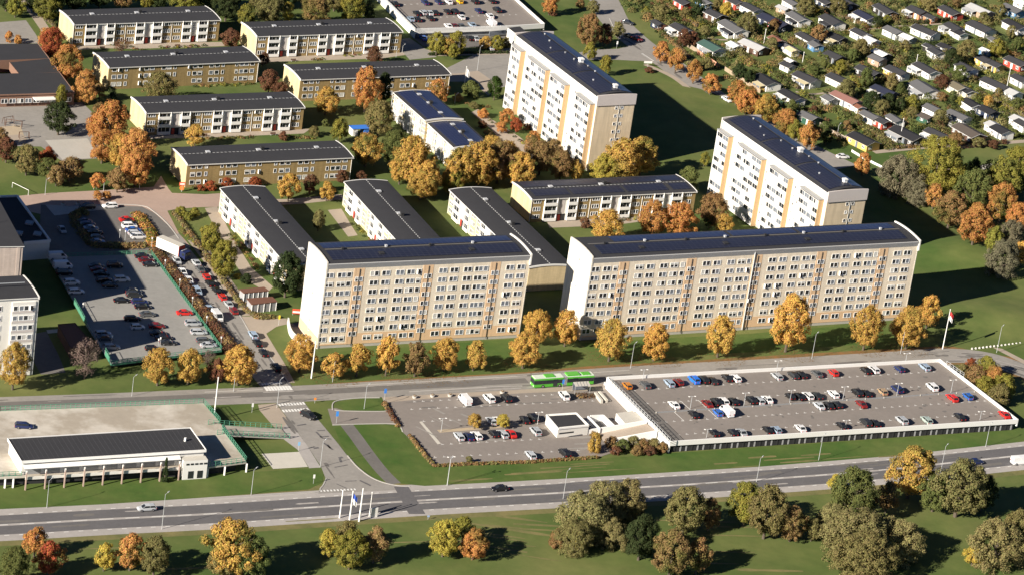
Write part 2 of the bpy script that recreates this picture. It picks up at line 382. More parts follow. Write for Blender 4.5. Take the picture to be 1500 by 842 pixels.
# zebra crossings and give-way marks
b = MB()
def zebra(p, r, n, wbar, lbar):
    a = G(*p); c = G(*r); t = (c-a).normalized(); nn = V((-t.y, t.x, 0)); L = (c-a).length
    for i in range(n):
        m0 = a+t*(L*(i+.5)/n); zz = V((0, 0, 9*LV))
        b.face([m0-t*wbar/2-nn*lbar/2+zz, m0+t*wbar/2-nn*lbar/2+zz, m0+t*wbar/2+nn*lbar/2+zz, m0-t*wbar/2+nn*lbar/2+zz], 'paint_line')
zebra(q('d2', 372, 106), q('d2', 478, 102), 9, .75, 2.6); zebra(q('d2', 425, 170), q('d2', 532, 163), 9, .6, 1.5); zebra(q('d2', 440, 194), q('d2', 548, 187), 9, .6, 1.5)
zebra(q('d2', 358, 88), q('d2', 440, 82), 8, .6, 1.2)
zebra(q('d2', 588, 510), q('d2', 735, 503), 11, .45, .9); zebra(q('c3', 722, 238), q('c3', 775, 272), 8, .5, .8)
b.build('crossing_markings', kind='structure')
b = MB()
for (x0, y0, x1, y1, w) in ((575, 275, 600, 300, .5), (580, 270, 610, 268, .4), (590, 295, 625, 292, .5), (600, 300, 635, 303, .4), (605, 318, 640, 345, .6), (620, 325, 632, 340, .5), (500, 250, 535, 244, .5), (565, 340, 585, 337, .7), (665, 378, 680, 375, .8), (668, 380, 674, 395, .6), (648, 415, 700, 405, .3), (748, 467, 790, 487, .6), (690, 470, 735, 468, .3), (500, 180, 520, 200, .4), (655, 480, 700, 500, .3)):
    b.bar(QG('d2', x0, y0, 8.5*LV), QG('d2', x1, y1, 8.5*LV), w, .002, 'asphalt_dark')
b.build('tar_patches', kind='structure')
# dark footpath crossing the lawn and the road
ribbon('path', [(508, 622), (522, 640), (540, 665), (560, 690), (578, 708)], 3.6, 'asphalt', 3)
flat('road_patch', [(577, 712), (598, 712), (623, 752), (599, 752)], 'asphalt_dark', 5)
# --- plaza, school yard, paths
flat('plaza', [(-90, 296), (0, 290), (40, 286), (75, 283), (150, 279), (225, 274), (236, 258), (247, 277), (252, 283), (300, 285), (330, 283), (330, 303), (288, 304), (262, 306), (245, 309), (262, 342), (280, 362), (270, 366), (236, 334), (222, 318), (206, 308), (150, 306), (100, 310), (60, 314), (20, 305), (-90, 312)], 'pink_paving', 1)
flat('service_road', [(60, 300), (100, 304), (160, 301), (208, 303), (226, 312), (246, 330), (262, 350), (265, 372), (222, 372), (72, 378), (58, 340)], 'asphalt', 3)
flat('service_road', [(66, 300), (100, 302), (160, 300), (160, 306), (120, 311), (80, 316)], 'concrete', 4)
kerb([(100, 303), (160, 300), (208, 302), (226, 311), (246, 329), (262, 350)])
flat('school_yard', [(-90, 158), (0, 153), (66, 152), (120, 150), (145, 175), (140, 195), (150, 232), (90, 236), (60, 215), (0, 214), (-90, 216)], 'asphalt_light', 1)
flat('sand_patch', [(0, 186), (30, 184), (38, 208), (5, 212)], 'sand', 2)
flat('sand_patch', [(8, 199), (32, 197), (40, 205), (14, 209)], 'tan_path', 3)
flat('ball_court', [(66, 206), (128, 203), (146, 231), (92, 235)], 'concrete', 2)
flat('path', [(26, 0), (40, -6), (58, 20), (75, 46), (62, 48), (44, 22)], 'tan_path', 2)
flat('parking_ground', [(-90, 28), (0, 33), (38, 30), (52, 50), (60, 64), (-90, 66)], 'asphalt_light', 2)
for pts in ([(110, 74), (150, 71), (200, 72), (330, 68), (325, 62), (240, 63), (114, 67)], [(215, 204), (330, 201), (445, 196), (455, 189), (330, 192), (222, 196)], [(375, 92), (430, 90), (560, 86), (600, 80), (640, 76), (600, 68), (500, 78), (372, 82)],
            [(330, 300), (360, 292), (420, 292), (500, 285), (506, 292), (440, 299), (360, 303), (340, 312)], [(480, 308), (500, 306), (512, 326), (524, 345), (510, 347), (494, 326)], [(805, 334), (900, 330), (960, 322), (950, 315), (850, 318), (800, 322)],
            [(300, 305), (318, 303), (342, 350), (368, 392), (400, 420), (392, 428), (360, 410), (330, 365)], [(700, 250), (760, 245), (790, 225), (760, 200), (720, 175), (700, 160), (690, 165), (720, 190), (740, 215), (700, 235)], [(640, 110), (680, 104), (720, 100), (735, 130), (715, 140), (690, 120), (650, 120)]):
    flat('garden_path', pts, 'tan_path', 2)
flat('service_road', [(640, 108), (655, 100), (700, 78), (750, 70), (800, 95), (780, 125), (735, 128), (700, 104), (670, 108)], 'asphalt_light', 3)
flat('service_road', [(575, 60), (600, 56), (640, 84), (600, 88)], 'asphalt_light', 3)
flat('parking_ground', [(600, 52), (760, 46), (760, 66), (650, 72), (620, 68)], 'asphalt', 2)
ribbon('path', [(640, 81), (700, 79.5), (750, 78)], 2.4, 'tan_path', 4)
ribbon('avenue', [(860, -40), (886, 3), (902, 33), (938, 66), (983, 96), (1032, 133), (1100, 176), (1180, 218), (1238, 246)], 11.5, 'asphalt_light', 3)
flat('side_road', [(845, 78), (870, 73), (905, 72), (930, 66), (975, 92), (940, 90), (900, 88), (862, 88), (842, 92)], 'asphalt_light', 4)
ribbon('pavement', [(945, 95), (985, 113), (1020, 138), (1060, 158), (1100, 180)], 2.2, 'tan_path', 4)
kerb([(893, 28), (905, 50), (925, 62)]); ribbon('path', [(1442, 498), (1462, 510), (1485, 522), (1520, 540)], 2.2, 'tan_path', 6)
ribbon('path', [(1280, 223.5), (1352, 216.5), (1420, 213), (1520, 206)], 2.6, 'tan_path', 3)
flat('parking_ground', [(1435, 243), (1470, 236), (1480, 240), (1465, 246), (1436, 249)], 'concrete_pale', 3)
ribbon('lawn_strip', [(1270, 243), (1350, 236), (1440, 228), (1540, 218)], 9, 'grass', 2)
flat('lawn', [(-90, 716), (0, 709), (34, 707), (300, 700), (380, 690), (440, 686), (455, 686), (474, 694), (472, 706), (452, 716), (300, 728), (150, 738), (0, 745), (-90, 750)], 'grass_fresh', 2)
flat('lawn', [(490, 626), (512, 621), (560, 621), (583, 625), (592, 640), (612, 664), (634, 683), (760, 678), (880, 671), (981, 663), (1488, 629), (1560, 622), (1560, 640), (1500, 646), (1308, 667), (1110, 683), (870, 698), (720, 706), (622, 711), (570, 706), (548, 698), (527, 683), (512, 666), (499, 648)], 'grass_fresh', 2)
flat('lawn', [(466, 516), (640, 505), (760, 495), (772, 520), (640, 540), (480, 548)], 'grass_fresh', 1)
flat('lawn', [(850, 502), (1100, 488), (1310, 470), (1330, 478), (1310, 500), (1100, 515), (880, 530)], 'grass_fresh', 1)
flat('lawn', [(492, 589), (520, 585.5), (553, 585), (562, 597), (560, 600), (505, 600)], 'grass_fresh', 2)
# worn strips, patches and stains on the asphalt
PR = random.Random(77)
def wear(name, pts, w, n, m, lv, spread, lmin=3, lmax=16, wmin=.3, wmax=1.6):
    P = catmull([G(x, y) for x, y in pts], 12); b = MB(); zb = lv*LV
    for i in range(n):
        k = PR.randrange(len(P)-2); a = P[k]; t_ = (P[k+1]-a).normalized(); nn = V((-t_.y, t_.x, 0)); o_ = PR.uniform(-spread, spread); l = PR.uniform(lmin, lmax); ww = PR.uniform(wmin, wmax); z_ = zb+i*.0003
        q0 = a+nn*o_; k2 = 6; L_ = []; R_ = []
        for j in range(k2+1):
            c_ = q0+t_*(l*j/k2); f_ = ww/2*(PR.uniform(.6, 1.1) if 0 < j < k2 else PR.uniform(.2, .8)); L_.append(c_+nn*f_); R_.append(c_-nn*f_)
        for j in range(k2): b.face([(p.x, p.y, z_) for p in (R_[j], R_[j+1], L_[j+1], L_[j])], m)
    b.build(name, kind='structure')
wear('asphalt_patches', HW, 0, 34, 'asphalt', 3.6, 4.2); wear('asphalt_patches', HW, 0, 16, 'shoulder', 3.75, 4.5, 2, 8, .3, .9)
wear('asphalt_patches', BR, 0, 40, 'asphalt', 6.5, 4.2); wear('asphalt_patches', BR, 0, 26, 'shoulder', 6.8, 4.2, 3, 14, .15, .6)
wear('asphalt_patches', [(262, 360), (300, 420), (345, 490), (395, 560), (440, 620), (490, 690)], 0, 34, 'asphalt', 5.6, 3.4, 2, 12, .2, 1.1)
wear('asphalt_patches', [(905, 40), (983, 96), (1032, 133), (1100, 176)], 0, 14, 'asphalt', 4.6, 4)
wear('asphalt_patches', [(600, 600), (700, 640), (850, 640)], 0, 22, 'asphalt_light', 6.2, 12, 1.5, 8, .3, 1.3); wear('asphalt_patches', [(600, 596), (700, 591), (870, 584)], 0, 12, 'asphalt', 6.4, 3, 3, 12, .2, .8)
wear('worn_tracks', [(640, 700), (760, 693), (880, 686), (1100, 674), (1300, 660)], 0, 22, 'dry_grass', 2.6, 3.5, 5, 22, .3, 1.2)
wear('worn_tracks', [(20, 800), (300, 790), (600, 775), (760, 790), (1100, 800)], 0, 34, 'dry_grass', 1.3, 14, 5, 26, .3, 1.5)
for pts in ([q('h5', 0, 232), q('h5', 250, 228), q('h5', 480, 212)], [q('h4', 640, 275), q('h4', 800, 262), q('h4', 1030, 252)], [q('h5', 640, 712), q('h5', 800, 698), q('h5', 950, 678)], [q('h3', 440, 335), q('h3', 560, 352), q('h3', 640, 355)], [q('h4', 540, 370), q('h4', 620, 415), q('h4', 720, 440)], [q('h7', 1020, 380), q('h7', 1120, 330), q('h7', 1323, 380)], [q('h6', 480, 195), q('h6', 620, 215), q('h6', 760, 200)], [q('h3', 640, 30), q('h3', 760, 45), q('h3', 800, 20)]):
    ribbon('garden_path', pts, 1.3, 'tan_path', 1)
# --- open car park in the middle
flat('car_park', [(480, 598), (492, 597), (505, 601), (562, 602), (575, 598), (562, 589), (640, 582), (770, 575), (890, 570), (980, 620), (965, 640), (880, 668), (636, 682), (625, 668), (590, 632), (586, 622), (560, 620), (487, 622)], 'deck_grey', 4)
flat('car_park', [(558, 577), (640, 571.5), (780, 566), (890, 561), (895, 572), (770, 577), (640, 583.5), (563, 590)], 'tan_path', 3)
flat('parking_island', [(614, 617), (618, 616.5), (646, 649), (641, 650)], 'concrete_pale', 6)
flat('parking_island', [(640, 629), (668, 627), (730, 622), (772, 618), (775, 621), (730, 626), (668, 631), (644, 633)], 'sand', 5)
kerb([(487, 622), (560, 620), (583, 622), (590, 632)]); kerb([(490, 600), (505, 601.5), (562, 602), (571, 598)]); kerb([(487, 600), (490, 588), (520, 583), (556, 582)])

def stall_marks(pa, pb, z, step=2.5, T=True, mb=None, ln=.9):
    a = G(*pa, z); c = G(*pb, z); t = (c-a).normalized(); n = V((-t.y, t.x, 0)); L = (c-a).length; k = int(L/step)
    for i in range(k+1):
        p = a+t*(i*step); s = .0
        mb.bar(p-t*.45, p+t*.45, .16, .002, 'paint_line'); mb.bar(p, p+n*ln*.7, .14, .003, 'paint_line')
b = MB(); Z_ = 7*LV
stall_marks(q('f5', 20, 275), q('i6', 700, 290), Z_, mb=b); stall_marks(q('f5', 130, 385), q('f5', 560, 368), Z_, mb=b); stall_marks(q('f5', 300, 595), q('f5', 1240, 545), Z_, mb=b)
stall_marks(q('f5', 235, 712), q('i6', 420, 680), Z_, mb=b); stall_marks(q('f5', 45, 205), q('i6', 230, 250), Z_, mb=b)
b.build('parking_markings', kind='structure')

# ---------------------------------------------------------------- windows
WM = {}; WP = {}
def winmesh(w, h, panes, var):
    k = (w, h, panes, var)
    if k in WM: return WM[k]
    b = MB(); t = .10; gb = MB()
    b.box(-w/2-t, w/2+t, -.10, 0, -h/2-t, -h/2, 'frame_white'); b.box(-w/2-t, w/2+t, -.08, 0, h/2, h/2+t, 'frame_white')
    b.box(-w/2-t, -w/2, -.08, 0, -h/2, h/2, 'frame_white'); b.box(w/2, w/2+t, -.08, 0, -h/2, h/2, 'frame_white')
    for i in range(panes):
        x0 = -w/2+w*i/panes; x1 = -w/2+w*(i+1)/panes
        if i: b.box(x0-.1, x0+.1, -.08, 0, -h/2, h/2, 'frame_white')
        m = 'glass_dark'
        if var == 1 and i == panes-1: m = 'glass_mid'
        if var == 2 and i == 0: m = 'curtain'
        if var == 3: m = 'glass_mid'
        if var == 4: gb.face([(x0+.04, -.045, h*.05), (x1-.04, -.045, h*.05), (x1-.04, -.045, h/2), (x0+.04, -.045, h/2)], 'curtain')
        if var == 5 and i == 0: b.box(x0, x0+.05, -.5, -.03, -h/2, h/2, 'frame_white')
        gb.face([(x0, -.03, -h/2), (x1, -.03, -h/2), (x1, -.03, h/2), (x0, -.03, h/2)], m)
    WM[k] = b.mesh('window'); WP[WM[k].name] = gb.mesh('pane'); return WM[k]
def winobj(t, me, loc, rz):
    o = obj('window', me, t, loc=loc, rz=rz); obj('pane', WP[me.name], o); return o
WR = random.Random(3)
def windows(t, lst, cap=100):                 # lst: (w,h,panes,x,y,z,rz)
    rest = MB(); n = 0
    for (w, h, p, x, y, z, rz) in lst:
        var = WR.choice([0]*7+[1]*8+[2]*2+[3]*2+[4]*2+[5]); me = winmesh(w, h, p, var)
        if n < cap: winobj(t, me, (x, y, z), rz); n += 1
        else:
            c, s = cos(rz), sin(rz)
            for me_ in (me, WP[me.name]):
                k = len(rest.v)
                for v in me_.vertices: rest.v.append((x+v.co.x*c-v.co.y*s, y+v.co.x*s+v.co.y*c, z+v.co.z))
                mm = [m.name for m in me_.materials]
                for f in me_.polygons: rest.f.append([k+i for i in f.vertices]); rest.m.append(rest.mi(mm[f.material_index]))
    if rest.v: rest.build('windows', t, 'stuff')
def frame(p0, p1, H):
    a = G(*p0, H); c = G(*p1, H); d = (c-a).xy
    return V((a.x, a.y, 0)), math.atan2(d.y, d.x), d.length
def arcz(y, W, rise): return rise*(1-((y-W/2)/(W/2))**2)
def arc_roof(t, L, W, H, rise, m, over=.3, name='roof', n=10):
    b = MB(); ys = [-over+(W+2*over)*i/n for i in range(n+1)]
    zs = [H+max(-.15, arcz(min(max(y, -over), W+over), W, rise)) for y in ys]
    for i in range(n):
        b.face([(0, ys[i], zs[i]), (L, ys[i], zs[i]), (L, ys[i+1], zs[i+1]), (0, ys[i+1], zs[i+1])], m)
        b.face([(0, ys[i+1], zs[i+1]-.3), (L, ys[i+1], zs[i+1]-.3), (L, ys[i], zs[i]-.3), (0, ys[i], zs[i]-.3)], m)
    b.face([(0, ys[0], zs[0]-.3), (L, ys[0], zs[0]-.3), (L, ys[0], zs[0]), (0, ys[0], zs[0])], 'roof_edge')
    b.face([(L, ys[-1], zs[-1]-.3), (0, ys[-1], zs[-1]-.3), (0, ys[-1], zs[-1]), (L, ys[-1], zs[-1])], 'roof_edge')
    return b.build(name, t)
def arc_wall(t, name, x0, x1, y0, y1, W, H, rise, up, m, z0=0, n=10, yo=0):
    b = MB(); ys = [y0+(y1-y0)*i/n for i in range(n+1)]; zs = [H+max(-.15, arcz(y, W, rise))+up for y in ys]
    for xx, fl in ((x0, 0), (x1, 1)):
        P = [(xx, y1, z0), (xx, y0, z0)]+[(xx, y, z) for y, z in zip(ys, zs)]
        b.face(P if not fl else P[::-1], m)
    for i in range(n): b.face([(x0, ys[i], zs[i]), (x1, ys[i], zs[i]), (x1, ys[i+1], zs[i+1]), (x0, ys[i+1], zs[i+1])], m)
    b.face([(x0, y0, z0), (x1, y0, z0), (x1, y0, zs[0]), (x0, y0, zs[0])], m); b.face([(x1, y1, z0), (x0, y1, z0), (x0, y1, zs[-1]), (x1, y1, zs[-1])], m)
    return b.build(name, t)
def roofpatch(t, name, x0, x1, y0, y1, W, H, rise, m, dz=.14, n=4):
    b = MB(); ys = [y0+(y1-y0)*i/n for i in range(n+1)]
    for i in range(n):
        za = H+arcz(ys[i], W, rise)+dz; zb = H+arcz(ys[i+1], W, rise)+dz
        b.face([(x0, ys[i], za), (x1, ys[i], za), (x1, ys[i+1], zb), (x0, ys[i+1], zb)], m)
    za = H+arcz(y0, W, rise)+dz; b.face([(x0, y0, za-.12), (x1, y0, za-.12), (x1, y0, za), (x0, y0, za)], 'dark')
    return b.build(name, t)
def vent(t, x, y, W, H, rise, s=.7, h=.6, m='pale_metal', name='roof_vent'):
    z = H+arcz(y, W, rise)-.05; b = MB(); b.box(x-s/2, x+s/2, y-s/2, y+s/2, z, z+h*.7, m); b.box(x-s*.62, x+s*.62, y-s*.62, y+s*.62, z+h*.7+.004, z+h, m)
    return b.build(name, t)

SR = .5
def slab(label, p0, p1, H, W, wins, stairs, base_from, pv):
    o, rz, L = frame(p0, p1, H); t = thing('apartment_block', label, 'building', o, rz, 'eight storey apartment blocks')
    b = MB(); b.box(0, L, 0, W, .9, H-.05, 'facade'); b.build('wall', t)
    b = MB(); b.box(.06, L-.06, .06, W-.06, -.5, .898, 'concrete'); b.build('plinth', t)
    arc_roof(t, L, W, H, SR, 'roof_felt', over=.35)
    b = MB()                                                    # grey canted attic band
    b.face([(0, -.02, H-1.75), (L, -.02, H-1.75), (L, -.45, H-.32), (0, -.45, H-.32)], 'fascia'); b.face([(0, -.45, H-.32), (L, -.45, H-.32), (L, -.45, H-.16), (0, -.45, H-.16)], 'fascia'); b.build('attic_band', t)
    arc_wall(t, 'gable', -.45, -.02, -.12, W+.12, W, H, SR, .38, 'stucco'); arc_wall(t, 'gable', L+.02, L+.45, -.5, W+.3, W, H, SR, .4, 'white_wall', z0=H-3)
    b = MB(); b.box(L+.003, L+.2, -.05, W+.05, 0, H-3.01, 'stucco'); b.build('gable', t)
    b = MB(); b.box(-.455, -.452, 0, W, .2, 3.2, 'ochre_band'); b.build('base_band', t)
    for u in stairs:
        b = MB(); b.box(u*L-1.55, u*L+1.55, -.04, 0, .92, H-1.8, 'ochre_band'); b.box(u*L-1.55, u*L-1.0, -.06, -.042, .92, H-1.8, 'ochre_band'); b.build('stair_panel', t)
        b = MB(); b.tube((u*L+.05, -.14, .4), (u*L+.05, -.14, H-2), .07, .07, 'dark', 6); b.build('downpipe', t)
    b = MB(); b.box(base_from*L, L, -.03, 0, .92, 4.1, 'ochre_band'); b.box(0, base_from*L, -.03, 0, .92, 1.3, 'ochre_band'); b.build('base_band', t)
    lst = []
    for i in range(8):
        z = 2.75+2.7*i
        for (u, k) in wins: lst.append(((2.25, 1.3, 2) if k == 'w' else (1.15, 1.3, 1))+(u*L, -.035, z, 0))
    for u in stairs:
        for i in range(7): lst += [(.75, 1.15, 1, u*L-.62, -.065, 4.0+2.7*i, 0), (.75, 1.15, 1, u*L+.68, -.065, 4.0+2.7*i, 0)]
    for i in range(8): lst.append((.5, .7, 1, -.46, W*.5, 2.8+2.7*i, -pi/2))
    random.Random(1).shuffle(lst); windows(t, lst)
    for (a, c, y0, y1, m) in pv: roofpatch(t, 'solar_array', a*L, c*L, y0*W, y1*W, W, H, SR, m)
    for i in range(int(L/13)): vent(t, 7+i*13, W*(.58 if i % 2 else .55), W, H+.1, SR, .55, .6, 'pale_metal' if i % 2 else 'dark')
    for i in range(int(L/27)): vent(t, 17+i*27, W*.28, W, H+.16, SR, 1.3, .3, 'dark', 'roof_hatch')
    # pale ridge walkway
    roofpatch(t, 'ridge_strip', 2, L-2, W*.565, W*.6, W, H, SR, 'asphalt', .06, 1)
    return t, L
HT = 25.2; WT = 13.9
u = lambda x: (x-283)/767.
tL, LL = slab('cream eight storey block, the shorter of the two along the tree lined road', (481, 386), (776.7, 373), HT, WT,
    [(u(293), 'w'), (u(338), 'w'), (u(366), 's'), (u(461), 'w'), (u(504), 'w'), (u(557), 'w'), (u(598), 'w'), (u(629), 's'), (u(720), 'w'), (u(763), 'w'), (u(815), 'w'), (u(857), 'w'), (u(884), 's'), (u(978), 'w'), (u(1021), 'w')],
    [u(403), u(663), u(921)], u(403), [(.03, .97, .63, .93, 'solar_blue'), (.03, .97, .10, .50, 'solar_dark')])
X0, X1 = 869.5, 1346.
def ur(c, x): return (q(c, x, 0)[0]-X0)/(X1-X0)
wr = [(ur('c7', x), k) for x, k in ((350, 'w'), (395, 'w'), (428, 's'), (523, 'w'), (567, 'w'), (621, 'w'), (663, 'w'), (697, 's'), (793, 'w'), (836, 'w'), (893, 'w'), (936, 'w'), (966, 's'), (1063, 'w'), (1106, 'w'))]
wr += [(ur('c8', x), k) for x, k in ((176, 'w'), (220, 'w'), (251, 's'), (344, 'w'), (388, 'w'), (440, 'w'), (484, 'w'), (515, 's'), (607, 'w'), (650, 'w'))]
tR, LR = slab('cream eight storey block, the longest one, behind the white walled parking deck', (X0, 377.5), (X1, 353), HT, WT, wr,
    [ur('c7', 462), ur('c7', 732), ur('c7', 1001), ur('c8', 285), ur('c8', 547)], ur('c7', 462),
    [(.10, .45, .62, .94, 'solar_blue'), (.46, .66, .62, .94, 'solar_blue'), (.67, .97, .62, .94, 'solar_blue'), (.03, .97, .10, .50, 'solar_dark')])
b = MB(); b.tube((LR*ur('c7', 986), -.2, .3), (LR*ur('c7', 986), -.2, HT-.6), .16, .16, 'pale_metal', 8); b.build('downpipe', tR)

BAL = {}
def balcony(w, var):
    k = (round(w, 1), var)
    if k in BAL: return BAL[k]
    b = MB(); n = max(2, round(w/2.6)); R_ = random.Random(var)
    b.box(0, w, -1.75, 0, 0, .2, 'balcony_white'); b.box(0, w, -1.78, -1.68, .2, 1.2, 'balcony_white'); b.box(0, .1, -1.68, 0, .2, 2.66, 'balcony_white'); b.box(w-.1, w, -1.68, 0, .2, 2.66, 'balcony_white')
    for i in range(n):
        x0 = .1+(w-.2)*i/n; x1 = .1+(w-.2)*(i+1)/n
        if i: b.box(x0-.16, x0+.16, -1.76, -1.6, 1.204, 2.66, 'balcony_white')
        m = R_.choice(['glass_dark', 'glass_dark', 'glass_mid', 'glass_mid', 'curtain'])
        b.face([(x0, -1.66, 1.204), (x1, -1.66, 1.204), (x1, -1.66, 2.66), (x0, -1.66, 2.66)], m)
        xm = x0+(x1-x0)*R_.choice([.35, .5, .65]); b.box(xm-.05, xm+.05, -1.7, -1.665, 1.204, 2.66, 'balcony_white')
        if R_.random() < .45: b.face([(x0+.1, -1.68, 1.21), (xm-.1, -1.68, 1.21), (xm-.1, -1.68, 2.5), (x0+.1, -1.68, 2.5)], R_.choice(['glass_dark', 'curtain', 'glass_dark']))
    b.box(0, w, -1.75, -1.6, 2.5, 2.66, 'balcony_white')
    BAL[k] = b.mesh('balcony'); return BAL[k]
def tower(label, p0, p1, H, W, stacks):
    o, rz, L = frame(p0, p1, H); t = thing('apartment_block', label, 'building', o, rz, 'eight storey apartment blocks')
    b = MB(); b.box(0, L, 0, W, .9, H-.05, 'stucco'); b.build('wall', t); b = MB(); b.box(.05, L-.05, .05, W-.05, -1.0, .898, 'concrete'); b.build('plinth', t)
    arc_roof(t, L, W, H, 1.2, 'roof_felt', over=.2)
    b = MB(); b.box(L+.003, L+.2, -.1, W+.1, .3, H-3.0, 'gable_beige'); b.build('gable', t)
    b = MB(); b.box(-.2, -.003, -.1, W+.1, .3, H-3.0, 'gable_beige'); b.build('gable', t)
    arc_wall(t, 'attic_gable', L+.006, L+.5, -.3, W+.3, W, H, .25, .45, 'attic', z0=H-3.0); arc_wall(t, 'attic_gable', -.5, -.006, -.3, W+.3, W, H, .25, .7, 'attic', z0=H-3.0)
    for k, (ua, ub) in enumerate(stacks):
        xa = L*(1-ub); xb = L*(1-ua); w = xb-xa
        for i in range(8): obj('balcony', balcony(w, (k*3+i*5) % 7), t, loc=(xa, 0, .35+2.7*i))
        b = MB(); b.box(xb+.003, xb+.22, -1.8, 0, .2, 22.3, 'ochre'); b.box(xa-.22, xa-.003, -1.8, 0, .2, 22.3, 'white'); b.build('side_wall', t)
        b = MB(); b.box(xa-.3, xb+.3, -1.95, 0, 22.31, 22.5, 'fascia', 'grey_metal'); b.build('balcony_roof', t)
    lst = []
    for i in range(8):
        z = 2.3+2.7*i
        lst += [(.8, .85, 1, L+.205, W*.53, z, pi/2), (.8, .85, 1, L+.205, W*.68, z, pi/2)]
    for um in (.245, .535, .82):
        for i in range(8): lst.append((.6, .8, 1, L*(1-um)-(.4 if um > .5 else 0), -.01, 2.6+2.7*i-(1.3 if i % 2 else 0)*0, 0))
    for um in (.29, .845):
        for i in range(8): lst.append((.6, .8, 1, L*(1-um)+.6, -.01, 3.9+2.7*i if i < 7 else 2.0, 0))
    windows(t, lst)
    b = MB(); b.tube((L+.3, W*.605, .4), (L+.3, W*.605, H-3), .09, .09, 'rail'); b.build('downpipe', t)
    for (a, c) in ((.02, .33), (.345, .655), (.67, .975)): roofpatch(t, 'solar_array', a*L, c*L, .08*W, .60*W, W, H, 1.2, 'solar_dark')
    roofpatch(t, 'solar_array', .02*L, .975*L, .66*W, .96*W, W, H, 1.2, 'solar_blue')
    r = random.Random(5)
    for i in range(9): vent(t, L*(.06+.105*i)+r.uniform(-1, 1), W*r.choice([.3, .5, .62, .63]), W, H+.2, 1.2, .35, .4, r.choice(['pale_metal', 'fascia']))
    vent(t, L*.52, W*.6, W, H, 1.2, 1.3, 1.5, 'white', 'lift_vent'); vent(t, L*.93, W*.6, W, H, 1.2, 1.1, 1.3, 'white', 'lift_vent')
    return t
ST = [(.02, .19), (.32, .50), (.56, .785), (.87, .985)]
t1 = tower('white tall block with four balcony stacks, farther one beside the dark shadowed lawn', (756.8, 51.9), (876, 142.2), HT, 13.6, ST)
t2 = tower('white tall block with four balcony stacks, nearer one left of the allotments', (1059.5, 176), (1214, 283), HT, 13.9, [(.03, .2), (.31, .485), (.565, .79), (.885, .99)])

